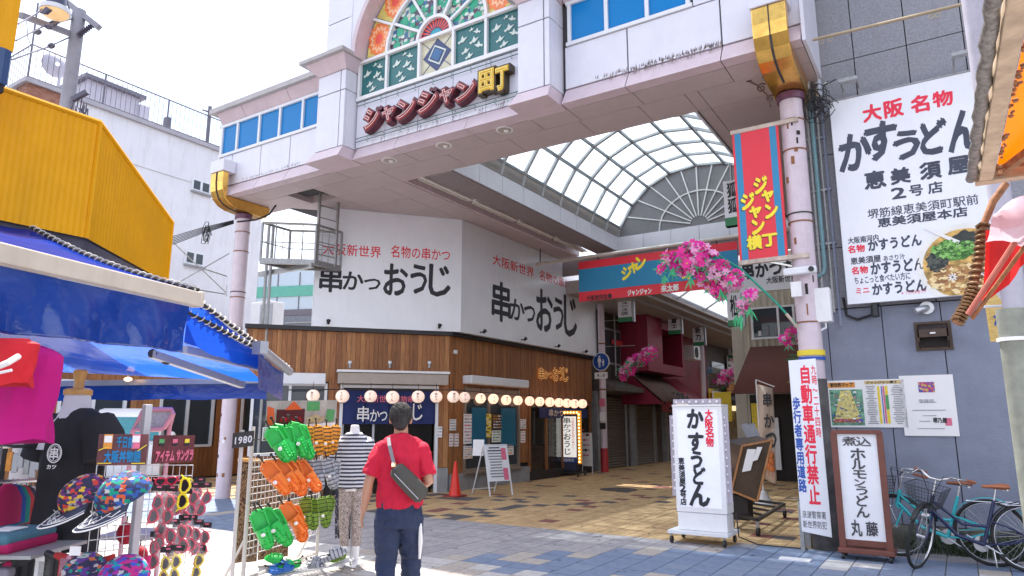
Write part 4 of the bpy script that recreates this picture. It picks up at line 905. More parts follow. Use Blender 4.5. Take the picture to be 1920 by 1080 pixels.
def bulb_sign(lab, p, r, wd, hh, zb, txt, side='R', foot=True):
    r = V(r).normalized(); n = V((r.y, -r.x, 0)); p = V(p); t = thing('light_box_sign', lab, 'sign', p, 'light box signs framed by bulbs')
    q = MB(); q.frame(p+V((0, 0, zb+hh/2))-n*.10, r, Z_, n, wd, hh, .20); q.build('case', mat('navy_case', (.02, .025, .06), .5), t)
    q = MB(); q.frame(p+V((0, 0, zb+hh/2+.06))+n*.004, r, Z_, n, wd*.86, hh*.84, .012); q.build('face', mat('lit_sign_face', (.85, .84, .80), .4, emit=.25, var=0), t)
    q = MB(); q.frame(p+V((0, 0, zb+.09))+n*.006, r, Z_, n, wd*.86, .15, .012); q.build('blue_band', mat('navy_band', (.02, .05, .25), .4), t)
    amb = mat('amber_bulb_board', (.75, .30, .03), .5, emit=.15, var=0); bl_ = mat('amber_bulb', (1, .72, .30), .3, emit=2.2, var=0)
    sg = 1 if side == 'R' else -1
    q = MB(); q.frame(p+r*sg*(wd/2+.055)+V((0, 0, zb+hh/2+.05)), r, Z_, n, .10, hh+.12, .10); q.frame(p+V((0, 0, zb+hh+.06)), r, Z_, n, wd-.01, .10, .10); q.build('bulb_board', amb, t)
    k = 0; z = zb+.05
    while z < zb+hh+.1:
        b = MB(); b.ell(p+r*sg*(wd/2+.055)+n*.06+V((0, 0, z)), .024, 8, 5); b.build('bulb', bl_, t); z += .098
    x = -wd/2+.05
    while x < wd/2: b = MB(); b.ell(p+r*x+n*.06+V((0, 0, zb+hh+.06)), .024, 8, 5); b.build('bulb', bl_, t); x += .098
    text(txt[0], M['ink'], t, p-r*wd*.14+V((0, 0, zb+hh*.94))+n*.012, r*wd*.36, V((0, 0, -hh*.78)), n, vertical=True, off=.02, sizes=txt[2])
    text(txt[1], M['red'], t, p+r*wd*.24+V((0, 0, zb+hh*.94))+n*.012, r*wd*.12, V((0, 0, -hh*.66)), n, vertical=True)
    text(txt[3], M['paper'], t, p-r*wd*.33+V((0, 0, zb+.14))+n*.014, r*wd*.66, V((0, 0, -.10)), n)
    if zb > .2: q = MB(); q.frame(p-n*.1+V((0, 0, zb/2+.08)), r, Z_, n, wd*.8, zb-.16, .16); q.build('pedestal', MATS['navy_case'], t)
    q = MB()
    for e in (-1, 1):
        q.beam(p+r*wd*.6*e-n*.45+V((0, 0, .12)), p+r*wd*.6*e+n*.25+V((0, 0, .12)), .04, .04); q.beam(p-r*wd*.6+n*.25*e-n*.1+V((0, 0, .12)), p+r*wd*.6+n*.25*e-n*.1+V((0, 0, .12)), .04, .03)
    q.build('trolley', M['black'], t)
    for a in (-1, 1):
        for b in (-1, 1): c = MB(); o = p+r*wd*.58*a-n*.1+n*.3*b+V((0, 0, .05)); c.tube([o-r*.015, o+r*.015], .05, 10); c.build('wheel', M['black'], t)
    return t
ps = PZ(1063, 893, 0); bulb_sign('light box sign with a yellow bulb frame beside the second restaurant entrance', ps, V((1, .12, 0)), .74, 1.42, .38, ('串かつおうじ', '大阪新世界名物の串かつ', (1, .8, .7, 1.2, 1.2, 1.2), '特撰藤蕉家'))
for i, (x, y, hh) in enumerate(((1092, 870, 1.0), (1099, 890, .9))):
    p = PZ(x, y, 0); t = thing('menu_stand', ('tall food photo stand right of the bulb framed sign', 'low folding menu stand right of the bulb framed sign')[i], 'sign board', p)
    q = MB(); q.frame(p+V((0, .1, 1.4-i*.65)), X_, Z_, V((0, -1, .15)), .34, 1.0, .02); q.build('board', (ORG_, M['paper'])[i], t); poster_marks(t, lambda a, b, p=p: PY(a, b, p.y+.085), X_, (x-7, y-150+i*60, x+8, y-90+i*60), -Y_, [M['ink'], PINK], 20+i, 6)
    q = MB(); [q.beam(p+V((e*.17, .1, 0)), p+V((e*.17, .1, 1)), .02, .02) for e in (-1, 1)]; q.build('legs', M['frame'], t)

# ================================================= ROAD SIGN POLE, SHUTTER SHOP AND DEEP STREET
pp = V((-9.8, 21.0, 0))
t = thing('street_pole', 'worn pinkish street pole with a red base beside the metal shutter', 'pole', pp)
q = MB(); q.tube([pp, pp+V((0, 0, 5.7))], .11, 16); q.build('shaft', M['mauve'], t); q = MB(); q.tube([pp, pp+V((0, 0, .75))], [.125, .122], 16); q.build('red_base', mat('red_pole_paint', (.50, .04, .05), .5, var=.2), t)
for z, m_, h_ in ((1.75, M['paper'], .28), (2.2, PINK, .25), (1.45, M['dark'], .2)): q = MB(); q.frame(pp+V((.02, -.115, z)), X_, Z_, Y_, .20, h_, .006); q.build('sticker', m_, t)
for z in (2.6, 3.2, 4.1): q = MB(); q.tube([pp+V((0, 0, z)), pp+V((0, 0, z+.05))], .125, 16); q.build('band', M['rust'], t)
sgn2 = thing('pedestrian_sign', 'round blue pedestrian road sign with white adult and child figures', 'road sign', pp+V((0, -.14, 3.3)))
c = PY(1127, 678, 20.84); q = MB(); q.tube([c+V((0, .01, 0)), c+V((0, -.01, 0))], .30, 28); q.build('rim', M['paper'], sgn2); q = MB(); q.tube([c+V((0, 0, 0)), c+V((0, -.015, 0))], .275, 28); q.build('disc', mat('road_sign_blue', (.01, .07, .33), .3), sgn2)
q = MB()
def figure(ox, s_):
    q.ell(c+V((ox, -.02, .155*s_-(.10*(1-s_)))), (.033*s_, .006, .036*s_), 10, 6)
    for poly in ([(-.05, .11), (.05, .11), (.065, -.02), (.045, -.02), (.035, .05), (.03, -.19), (.008, -.19), (0, -.04), (-.008, -.19), (-.03, -.19), (-.035, .05), (-.045, -.02), (-.065, -.02)],):
        q.poly([c+V((ox+a*s_, -.018, b*s_-(.10*(1-s_)))) for a, b in poly], (0, -.006, 0))
figure(-.05, 1.0); figure(.085, .6); q.build('pictogram', M['paper'], sgn2)
t = thing('supplement_plate', 'small white plate reading 9-0 below the round blue sign', 'road sign', c+V((0, 0, -.4))); cc = PY(1127, 704, 20.84)
q = MB(); q.frame(cc, X_, Z_, Y_, .46, .20, .012); q.build('plate', M['paper'], t); text('9-0', M['ink'], t, cc+V((-.15, -.008, .07)), V((.30, 0, 0)), V((0, 0, -.14)), -Y_, off=.02)
# side street buildings along the left
XL = -10.4
def street_building(name, lab, y0, y1, h_, m, cat='building', x=XL, depth=6):
    t = thing(name, lab, cat, (x, y0, 0)); q = MB(); q.bx(x-depth, x, y0, y1, 0, h_); q.build('wall', m, t); return t
shm = mat('brown_steel_shutter', (.18, .145, .125), .5, metal=.3, var=.15, dirt=.3)
def shutter(t, x, y0, y1, z1, m=shm, n=26):
    q = MB()
    for k in range(n): z0 = k*z1/n; q.poly([V((x, y0, z0)), V((x+.03, y0, z0+z1/n*.5)), V((x, y0, z0+z1/n*.94))], (0, y1-y0, 0))
    o = q.build('shutter', m, t); q = MB(); [q.bx(x-.01, x+.05, y-.04, y+.04, 0, z1+.05) for y in (y0, y1)]; q.build('guide_rail', M['alu'], t); return o
b1 = street_building('closed_shop', 'closed shop with brown roller shutters and weathered canopy behind the street pole', 20.95, 28.0, 5.6, mat('dark_weathered_wall', (.065, .05, .042), .85, var=.4, scale=2, dirt=.4))
shutter(b1, XL+.02, 21.6, 24.4, 2.45); shutter(b1, XL+.02, 24.6, 27.7, 2.45)
q = MB(); q.poly([V((XL, 21.3, 3.05)), V((XL+.9, 21.3, 2.75)), V((XL+.9, 21.3, 2.60)), V((XL, 21.3, 2.55))], (0, 6.6, 0)); q.build('canopy', mat('grey_brown_canopy', (.11, .09, .08), .8, var=.3, dirt=.3), b1)
for y in (21.4, 24.5, 27.8): q = MB(); q.bx(XL, XL+.25, y-.12, y+.12, 0, 2.6); q.build('pier', M['conc'], b1)
q = MB(); [q.tube([(XL+.15, 22+k*1.1, 3.2), (XL+.15, 22+k*1.1, 5.5)], .03, 6) for k in range(5)]; q.build('pipe', M['steel'], b1)
for y in (22.4, 25.0):
    q = MB(); q.bx(XL-.05, XL+.03, y, y+1.5, 3.6, 4.9); f = q.build('window_frame', M['alu'], b1); q = MB(); q.bx(XL+.031, XL+.035, y+.08, y+1.42, 3.68, 4.82); q.build('pane', M['glass'], f)
mg = mat('magenta_render', (.24, .006, .035), .5, var=.15, dirt=.15)
b2 = street_building('magenta_shop', 'shop with magenta upper floor, brown shield awning and dark doorway past the shutters', 28.0, 34.5, 6.0, mg)
yM = PX(1240, 600, -9.3).y; yM0 = PX(1213, 600, -9.3).y
q = MB(); q.bx(XL, -9.3, yM0, yM, 3.4, 6.0); q.build('bay', mg, b2); q = MB(); q.bx(XL, -9.35, yM, yM+2.6, 3.4, 3.75); q.bx(XL, -9.35, yM+2.4, yM+2.6, 3.75, 5.1); q.bx(XL, -9.35, yM, yM+2.6, 5.1, 5.4); q.build('bay_frame', mg, b2)
q = MB(); q.bx(XL, XL+.06, yM+.1, yM+2.4, 3.8, 5.0); q.build('window', M['glass'], b2)
q = MB(); q.poly([V((XL, yM0, 3.6)), V((XL+1.6, yM0, 2.2)), V((XL, yM0, 2.2))], (0, .05, 0)); q.build('awning_side', mg, b2)
q = MB(); q.grid([[V((XL+.05, yM0, 3.6)), V((XL+.05, yM0+3.2, 3.6))], [V((XL+1.6, yM0, 2.3)), V((XL+1.6, yM0+3.2, 2.3))]]); o = q.build('awning', mat('brown_awning_canvas', (.15, .09, .075), .8, var=.15), b2); solidify(o, .03)
q = MB(); q.grid([[V((XL+.05, yM0+3.3, 3.4)), V((XL+.05, yM0+6, 3.4))], [V((XL+1.5, yM0+3.3, 2.2)), V((XL+1.5, yM0+6, 2.2))]]); o = q.build('awning', mg, b2); solidify(o, .03)
shutter(b2, XL+.06, yM0+.2, yM0+2.9, 2.2); shutter(b2, XL+.06, yM0+3.1, yM0+5.8, 2.2)
text('こなもん', M['ink'], b2, V((XL+1.66, yM0+.6, 2.7)), V((0, 2.2, 0)), V((0, 0, -.4)), X_, off=.04)
b3 = street_building('grey_building', 'grey upper floored shop with air conditioner beyond the magenta shop', 34.5, 42, 6.0, mat('grey_render', (.17, .15, .145), .8, var=.2, dirt=.3))
q = MB(); q.bx(XL, XL+.06, 35.2, 37.5, 3.4, 4.6); q.build('window', M['glass'], b3); q = MB(); q.bx(XL, XL+1.2, 34.6, 41.5, 2.4, 2.6); q.build('canopy', M['dark'], b3); q = MB(); q.bx(XL, XL+.05, 34.9, 41, 0, 2.3); q.build('shopfront', mat('warm_shopfront', (.30, .22, .14), .7, var=.6, scale=3), b3)
b4 = street_building('end_building', 'dim building closing the far end of the shopping street', 62, 70, 7, mat('far_wall', (.16, .14, .13), .8, var=.3), x=12, depth=30)
b5 = street_building('dark_shop', 'dim shopfronts with striped lights near the far end of the street', 42, 61, 6.0, MATS['far_wall'])
for k in range(7):
    q = MB(); q.bx(XL, XL+.06, 43+k*2.6, 45+k*2.6, .2, 2.4); q.build('shopfront', random.choice([YLW, MATS['warm_shopfront'], ORG_]), b5)
# air conditioner
p = PX(1297, 662, -9.6); t = thing('air_conditioner', 'white wall mounted air conditioner unit between the magenta bay and the second pole', 'air conditioner', p)
q = MB(); q.box(p, (.5, .85, .62)); q.build('case', M['white'], t, bevel=.02); q = MB(); q.tube([p+V((.25, -.12, 0)), p+V((.262, -.12, 0))], .24, 20); q.build('fan_grille', M['joint'], t)
p = PX(1317, 700, -9.7); t = thing('street_pole', 'thin pinkish pole deeper in the arcade beyond the magenta bay', 'pole', (p.x, p.y, 0)); q = MB(); q.tube([(p.x, p.y, 0), (p.x, p.y, 5.4)], .13, 14); q.build('shaft', M['mauve'], t)
# projecting vertical shop signs
def proj_sign(lab, px, py0, py1, Y0, wpx, txt):
    Y0 = PX(px, py0, -8.9).y if px < 1370 else Y0
    a = PY(px, py0, Y0); b = PY(px, py1, Y0); wd = (PY(px+wpx/2, py0, Y0)-PY(px-wpx/2, py0, Y0)).x; t = thing('hanging_shop_sign', lab, 'sign', a, 'small vertical shop signs hanging in the arcade')
    h_ = a.z-b.z; c = V((a.x, Y0, (a.z+b.z)/2)); q = MB(); q.box(c, (wd, .14, h_)); q.build('case', M['signwhite'], t); q = MB(); q.box(c+V((0, -.002, -h_/2+h_*.09)), (wd*1.002, .146, h_*.18)); q.build('green_band', mat('green_band', (.03, .22, .09), .4), t)
    q = MB(); q.box(c+V((wd/2+.05, 0, 0)), (.06, .12, h_*1.02)); q.build('frame', M['alu'], t); q = MB(); q.tube([c+V((0, 0, h_/2)), c+V((0, 0, h_/2+.35))], .02, 6); q.build('hanger', M['alu'], t)
    text(txt, M['ink'], t, c+V((-wd*.28, -.073, h_*.46)), V((wd*.56, 0, 0)), V((0, 0, -h_*.70)), -Y_, vertical=True, off=.03)
proj_sign('white hanging sign with green band just right of the street pole', 1172, 556, 604, 21.5, 25, 'ジュース店')
proj_sign('white hanging sign with green band beside the magenta bay', 1264, 586, 627, 27, 22, '一富士')
proj_sign('white hanging sign left of the second thin pole', 1309, 612, 648, 32, 20, '新力')
proj_sign('farthest white hanging sign near the brown awning', 1374, 640, 672, 38, 18, '宝恵')
proj_sign('white hanging sign half hidden behind the tall red banner', 1372, 340, 425, 12.5, 30, '狐狐')
proj_sign('grey hanging sign under the pink flowers left of the cream window', 1376, 550, 612, 19.5, 26, '松')
rnd = random.Random(21)
for k in range(14):
    x, y = rnd.choice([(rnd.uniform(1250, 1372), rnd.uniform(735, 800)), (rnd.uniform(1330, 1380), rnd.uniform(690, 760))]); w_ = rnd.uniform(5, 13); h_ = rnd.uniform(8, 26)
    poster('shop_notice', '%s small coloured notice from the left on the dim shopfronts deep in the arcade' % ordn(k).replace('leftmost', 'first'), 'notice', lambda a, b: PX(a, b, XL+.12+.02*k), Y_, (x-w_, y-h_, x+w_, y+h_), X_, rnd.choice([YLW, M['paper'], ORG_, PINK, TEA, M['paper']]), [M['ink'], PINK], 60+k, 4, 'coloured notices on the far shopfronts')
for k in range(5):
    q = MB(); y = 29+k*4.2; q.bx(XL+.2, XL+.5, y, y+1.6, 2.15, 2.4); o = solo(q, 'lit_fascia', mat('lit_fascia_face', (.9, .72, .42), .5, emit=.5, var=.2), '%s lit fascia sign from the magenta bay along the far left shopfronts' % ordn(k).replace('leftmost', 'first'), 'sign', 'lit fascia signs deep in the arcade')
# far small red sign and cross wire
q = MB(); q.box(PX(1158, 643, -10.3), (.03, 1.0, .18)); o = solo(q, 'small_red_sign', mat('red_plate', (.7, .05, .05), .4), 'small red plate sign in the dark gap behind the street pole', 'sign')
q = MB(); q.tube([PX(1130, 650, -9.8), PX(1190, 648, -9.0)], .012, 5); q.tube([PX(1130, 602, -9.8), PX(1165, 600, -9.4)], .012, 5); solo(q, 'support_wire', M['steel'], 'thin support wires running from the street pole into the arcade', 'wire')

# right-hand building block in the arcade
YB = 20.5
def fb(x, y, d=0): return PY(x, y, YB-d)
rb = thing('corner_diner', 'cream corrugated building with sliding window above a maroon awning inside the arcade', 'building', (-5.4, YB, 0))
xb = fb(1390, 600).x
q = MB(); q.bx(xb, -1.5, YB, 26, 0, 6.4); q.bx(xb-.3, xb+.02, YB-.02, 60, 0, 5.6); q.build('wall', mat('cream_wall', (.42, .38, .32), .7, var=.1, dirt=.25), rb)
q = MB()
for k in range(22): x = xb+.1+k*.17; q.poly([V((x, YB-.002, 3.3)), V((x+.04, YB-.04, 3.3)), V((x+.10, YB-.04, 3.3)), V((x+.14, YB-.002, 3.3))], (0, 0, 2.6))
q.build('corrugated_sheet', mat('cream_corrugated', (.46, .42, .34), .5, var=.08, dirt=.25), rb)
wa, wb_ = fb(1410, 585), fb(1492, 628); q = MB(); zt_, zb_ = fb(1450, 578).z, fb(1450, 632).z
q.bx(wa.x-.05, wb_.x+.05, YB-.10, YB-.05, zb_-.05, zb_); q.bx(wa.x-.05, wb_.x+.05, YB-.10, YB-.05, zt_, zt_+.05); [q.bx(x-.03, x+.03, YB-.10, YB-.05, zb_, zt_) for x in (wa.x, (wa.x+wb_.x)/2+.15, wb_.x)]
f = q.build('window_frame', M['frame'], rb); q = MB(); q.bx(wa.x, wb_.x, YB-.07, YB-.055, zb_, zt_); q.build('pane', M['glass'], f)
for k in range(7): q = MB(); q.tube([(wa.x+.2+k*.22, YB-.078, zb_+.05), (wa.x+.2+k*.22, YB-.078, zb_+.05+random.uniform(.12, .3))], .045, 8); q.build('jar', random.choice([GRY, M['paper'], YLW]), f)
at, ab = fb(1412, 652).z, fb(1430, 735).z; xa0 = fb(1412, 652).x-.05; xa1 = PY(1372, 737, YB-1.3).x
q = MB(); q.grid([[V((xa0, YB-.1, at)), V((-1.7, YB-.1, at))], [V((xa1, YB-1.3, PY(1430, 737, YB-1.3).z)), V((-1.7, YB-1.3, PY(1430, 737, YB-1.3).z))]]); o = q.build('awning', mat('maroon_awning', (.13, .045, .035), .85, var=.1), rb); solidify(o, .03)
text('うどん', mat('faded_green_letter', (.07, .13, .06), .9, var=.2), rb, V((xa0+.95, YB-.58, at-.25)), V((1.7, 0, 0)), V((.0, -.22, -.45)), V((0, -.85, .5)), off=.05); text('さぬき', mat('faded_ochre_letter', (.26, .17, .07), .9, var=.2), rb, V((xa0+1.05, YB-1.02, at-.95)), V((1.7, 0, 0)), V((.0, -.2, -.38)), V((0, -.85, .5)), off=.03)
q = MB(); q.bx(xb+.1, -1.6, YB-.03, YB-.005, .0, PY(1430, 740, YB).z); q.build('dark_front', M['dark'], rb)
for k in range(18): q = MB(); x = xb+1.3+k*.11; q.bx(x, x+.05, YB-.09, YB-.04, 1.55, 2.35); q.build('lattice_bar', MATS['cream_wall'], rb)
for k, (x, w_, z0, z1, m_) in enumerate(((xb+.15, .5, 1.2, 2.1, YLW), (xb+.12, .55, .0, 1.1, M['dark']), (xb+.7, .16, .3, 1.7, M['frame']), (xb+.3, .35, 2.15, 2.45, GRY))): q = MB(); q.bx(x, x+w_, YB-.12-.01*k, YB-.05, z0, z1); q.build('display', m_, rb)
ks = thing('signboard', 'white signboard with black brush lettering above the cream window, behind the red banner', 'sign', fb(1437, 515, .3), None)
fk = lambda x, y: PY(x, y, 18.9)
A, B = fk(1383, 484), fk(1500, 545); q = MB(); q.bx(A.x, B.x+.2, 18.905, 19.05, fk(1440, 545).z, fk(1440, 483).z); q.build('board', M['signwhite'], ks)
fbox('串かつだ', M['ink'], ks, fk, X_, (1388, 488, 1494, 520), -Y_, off=.05); fbox('大阪新世界', M['ink'], ks, fk, X_, (1436, 516, 1494, 530), -Y_, off=.02)
# yellow noren-like food signs at left below the maroon awning
for i, (x0, y0, x1, y1, m_) in enumerate(((1340, 735, 1372, 790, YLW), (1330, 700, 1366, 728, MATS['dark_food_print']))):
    poster('food_poster', ('yellow food panel deep in the arcade below the far flowers', 'dark picture panel above the yellow food panel deep in the arcade')[i], 'sign', lambda x, y: PY(x, y, 24), X_, (x0, y0, x1, y1), -Y_, m_, [M['ink'], M['paper'], ORG_], 40+i, 4, th=.05)
# bulb sign near the right column and banner flag
p2 = PZ(1489, 895, 0); bulb_sign('light box sign with a yellow bulb frame half hidden behind the traffic notice', p2, V((1, .0, 0)), .72, 1.75, .30, ('串かつだるま', '大阪新世界', (1,)*6, '大阪新世界'), side='L')
# ================================================= RIGHT WALL BUILDING
YR = 10.6
fR = lambda x, y: PY(x, y, YR)
rw = thing('grey_building', 'blue grey painted building with stone clad upper wall behind the udon sign and bicycles', 'building', (1, YR, 0))
q = MB(); q.bx(-1.52, 7, YR+.045, 22, 0, 14); q.build('wall_core', M['joint'], rw)
xs = [-1.55]; x = fR(1664, 700).x; st = fR(1777, 700).x-x
e = [x-st*k for k in range(1, 4)][::-1]+[x+st*k for k in range(0, 12)]; e = [v for v in e if v > -1.5]; e = [-1.55]+e
zs = fR(1660, 110).z
for a, b in zip(e[:-1], e[1:]):
    if a > 6: break
    mb = MB(); mb.bx(a+.006, b-.006, YR, YR+.05, .30, 3.14); mb.build('wall_panel', M['wall'], rw)
y1 = fR(1640, 100).z; xv = [fR(1596, 60).x, fR(1694, 40).x, fR(1797, 20).x]; sx = xv[1]-xv[0]
xe = [-1.55]+[xv[0]+sx*k for k in range(0, 10)]
for a, b in zip(xe[:-1], xe[1:]):
    if b-a < .03: continue
    for z0, z1 in ((3.15, y1-2.8), (y1-2.8, y1-1.4), (y1-1.4, y1), (y1, y1+1.1), (y1+1.1, y1+2.2), (y1+2.2, y1+3.3)):
        if z1-z0 < .05: continue
        mb = MB(); mb.bx(a+.007, b-.007, YR-.005, YR+.05, z0+.007, z1-.007); mb.build('stone_panel', M['wall2'], rw)
q = MB(); q.bx(-1.5, 7, YR-.07, YR+.04, 0, .29); q.build('plinth', mat('mossy_plinth', (.13, .13, .10), .9, var=.4, scale=8, bump=.4, bscale=25), rw)
q = MB(); q.bx(-.6, 6, YR-.10, YR-.07, .0, .12); q.build('kerb', M['conc'], rw)
# weeds at wall foot
wd_ = MB(); rnd = random.Random(3)
for k in range(1500):
    x = rnd.uniform(-.72, 1.9); y = YR-.08-rnd.random()*.22; h = rnd.uniform(.04, .30)*(1-.5*abs(x-.2)/2); a = rnd.uniform(0, 6.28); b = V((x, y, 0)); d = V((math.cos(a)*.03, math.sin(a)*.03, h)); w_ = V((-math.sin(a), math.cos(a), 0))*rnd.uniform(.006, .016)
    wd_.add([b+d*.6-w_, b+d*.6+w_, b+d+w_*.4, b+d-w_*.4], [(0, 1, 2, 3)]); wd_.add([b-w_*.2, b+w_*.2, b+d*.6+w_*.2, b+d*.6-w_*.2], [(0, 1, 2, 3)])
o = wd_.build('weeds', mat('weed_leaf', (.05, .075, .03), .7, var=.5, scale=20)); o['kind'] = 'stuff'
# big udon sign
us = thing('signboard', 'large white noodle signboard with grey brush lettering and a soup bowl photo', 'sign', fR(1700, 380))
fU = lambda x, y: PY(x, y, YR-.20)
tl, tr_, bl_ = fU(1553, 196), fU(1872, 135), fU(1590, 571)
xL = (fU(1592, 560).x+fU(1555, 200).x)/2; xR = fU(1876, 450).x; zT, zB = fU(1560, 192).z, fU(1600, 570).z
q = MB(); q.bx(xL, xR, YR-.20, YR-.12, zB, zT); q.build('board', M['signwhite'], us)
q = MB(); q.bx(xL-.01, xL, YR-.205, YR-.12, zB, zT); q.build('edge_trim', M['frame'], us)
q = MB(); q.bx(xL+.1, xR-.1, YR-.12, YR, zB+.2, zB+.26); q.bx(xL+.1, xR-.1, YR-.12, YR, zT-.3, zT-.24); q.build('bracket', M['steel'], us)
q = MB(); q.tube([(xL, YR-.16, zT+.03), (xR, YR-.16, zT+.03)], .012, 6); q.build('top_rail', M['steel'], us)
K = M['navyink']; REDL = mat('pinkish_red_lettering', (.80, .02, .06), .5, var=0)
for ch, b in (('大', (1618, 196, 1652, 227)), ('阪', (1658, 187, 1693, 219)), ('名', (1708, 179, 1741, 210)), ('物', (1749, 170, 1786, 199))): fbox(ch, REDL, us, fU, X_, b, -Y_, off=.045)
for ch, b in (('か', (1574, 252, 1632, 317)), ('す', (1622, 230, 1680, 298)), ('う', (1676, 246, 1723, 297)), ('ど', (1726, 226, 1774, 287)), ('ん', (1778, 208, 1838, 280))): fbox(ch, K, us, fU, X_, b, -Y_, off=.052, shear=.08)
for ch, b in (('恵', (1621, 321, 1660, 353)), ('美', (1670, 315, 1706, 344)), ('須', (1725, 304, 1764, 335)), ('屋', (1777, 294, 1818, 325))): fbox(ch, K, us, fU, X_, b, -Y_, off=.05)
for ch, b in (('2', (1672, 352, 1697, 372)), ('号', (1705, 347, 1730, 367)), ('店', (1740, 341, 1767, 362))): fbox(ch, K, us, fU, X_, b, -Y_, off=.035)
fbox('堺筋線恵美須町駅前', K, us, fU, X_, (1621, 378, 1833, 398), -Y_, off=.012)
fbox('恵美須屋本店', K, us, fU, X_, (1641, 398, 1814, 417), -Y_, off=.035)
fbox('大阪南河内', K, us, fU, X_, (1589, 442, 1648, 455), -Y_, off=.03)
fbox('名物', REDL, us, fU, X_, (1589, 459, 1622, 474), -Y_, off=.045); fbox('かすうどん', K, us, fU, X_, (1625, 443, 1728, 467), -Y_, off=.05)
fbox('恵美須屋', K, us, fU, X_, (1594, 480, 1652, 494), -Y_, off=.03); fbox('あさり汁', K, us, fU, X_, (1655, 477, 1697, 488), -Y_, off=.02)
fbox('名物', REDL, us, fU, X_, (1596, 499, 1628, 514), -Y_, off=.045); fbox('かすうどん', K, us, fU, X_, (1630, 486, 1733, 512), -Y_, off=.05)
fbox('ちょこっと食べたい方に', K, us, fU, X_, (1600, 514, 1707, 529), -Y_, off=.022)
fbox('ミニ', REDL, us, fU, X_, (1603, 538, 1631, 551), -Y_, off=.04); fbox('かすうどん', K, us, fU, X_, (1633, 526, 1737, 551), -Y_, off=.05); fbox('※うどん半玉です', REDL, us, fU, X_, (1690, 544, 1738, 551), -Y_)
# bowl photo: flat print
def disc(c, rx, rz, dy, n=40, a0=0, a1=6.2832, xmax=None):
    P = [V((c.x+rx*math.cos(a0+(a1-a0)*k/n), c.y-dy, c.z+rz*math.sin(a0+(a1-a0)*k/n))) for k in range(n)]
    if xmax: P = [V((min(p.x, xmax), p.y, max(p.z, zB+.005))) for p in P]
    return P
c = fU(1814, 494)
def prn(P, m, nm='bowl_print'): q = MB(); q.poly(P, (0, .0015, 0)); return q.build(nm, m, us)
prn(disc(c, .56, .53, .003, xmax=xR-.005), mat('print_bowl_rim', (.80, .78, .74), .4)); prn(disc(c, .49, .46, .005, xmax=xR-.005), mat('print_soup', (.62, .38, .10), .4, var=.8, scale=9))
def blob(x, y, rx, rz, m, dy, seed, n=26):
    rnd = random.Random(seed); p = fU(x, y); prn([V((min(xR-.004, p.x+rx*(1+rnd.uniform(-.22, .22))*math.cos(k*6.2832/n)), p.y-dy, max(zB+.004, p.z+rz*(1+rnd.uniform(-.22, .22))*math.sin(k*6.2832/n)))) for k in range(n)], m)
blob(1758, 492, .13, .14, mat('print_seaweed', (.03, .035, .03), .4, var=.6, scale=20), .007, 1); blob(1790, 467, .27, .13, mat('print_scallion', (.09, .28, .04), .4, var=.9, scale=16), .009, 2); blob(1796, 523, .30, .15, mat('print_pork', (.50, .30, .10), .4, var=.9, scale=12), .007, 3); blob(1815, 447, .16, .10, MATS['print_seaweed'], .010, 4); blob(1762, 534, .10, .05, mat('print_noodle', (.80, .66, .36), .4, var=.3), .009, 5)
rb2 = random.Random(31)
gm_ = [mat('print_leaf_%d' % i, c_, .4) for i, c_ in enumerate(((.05, .20, .02), (.16, .42, .07), (.30, .55, .16), (.02, .09, .01)))]; pm_ = [mat('print_meat_%d' % i, c_, .4) for i, c_ in enumerate(((.42, .20, .06), (.70, .48, .20), (.28, .12, .04), (.85, .66, .34)))]; dm_ = [mat('print_dark_%d' % i, c_, .4) for i, c_ in enumerate(((.015, .02, .02), (.08, .09, .07)))]
def scat(x, y, rx, rz, ms, n, s0, s1, dy):
    qs = [MB() for _ in ms]; p = fU(x, y)
    for k in range(n):
        a = rb2.uniform(0, 6.28); r_ = rb2.random()**.6; o = V((p.x+rx*r_*math.cos(a), p.y-dy-k*.00001, p.z+rz*r_*math.sin(a)))
        if o.x > xR-.03 or o.z < zB+.03: continue
        s_ = rb2.uniform(s0, s1); t0 = rb2.uniform(0, 3); e_ = rb2.uniform(.35, 1); qs[rb2.randrange(len(ms))].add([o+V((s_*math.cos(t0+j*1.257), 0, s_*e_*math.sin(t0+j*1.257))) for j in range(5)], [(0, 1, 2, 3, 4)])
    for q_, m_ in zip(qs, ms): q_.build('bowl_print', m_, us, kind='stuff')
scat(1790, 467, .26, .12, gm_, 260, .010, .028, .011); scat(1803, 522, .34, .19, pm_, 240, .012, .045, .0085); scat(1758, 492, .12, .13, dm_, 90, .012, .03, .0098)
prn([fU(1732, 430)+V((0, -.012, 0)), fU(1738, 427)+V((0, -.012, 0)), fU(1800, 452)+V((0, -.012, 0)), fU(1796, 458)+V((0, -.012, 0))], M['paper'])
for (x, y) in ((1786, 520), (1838, 512)):
    for k in range(4): p = fU(x, y)+V((0, -.014, 0)); a = k*.785; d = V((math.cos(a), 0, math.sin(a)))*.055; w_ = V((-d.z, 0, d.x))*.12; prn([p-d-w_, p+d-w_, p+d+w_, p-d+w_], M['paper'], 'snowflake')
# floodlights on top of sign
for i, (x, y) in enumerate(((1596, 175), (1806, 128))):
    p = fU(x, y); t = thing('floodlight', '%s rectangular floodlight arm on top of the noodle signboard' % ('left', 'right')[i], 'light', p, 'floodlights over the noodle signboard')
    q = MB(); q.box(p+V((0, -.30, .07)), (.24, .10, .05)); q.build('head', M['steel'], t); q = MB(); q.tube([p+V((-.1, -.26, .07)), p+V((-.1, 0, .07)), p+V((-.1, .05, -.05))], .012, 6); q.tube([p+V((.1, -.26, .07)), p+V((.1, 0, .07)), p+V((.1, .05, -.05))], .012, 6); q.build('arm', M['steel'], t)
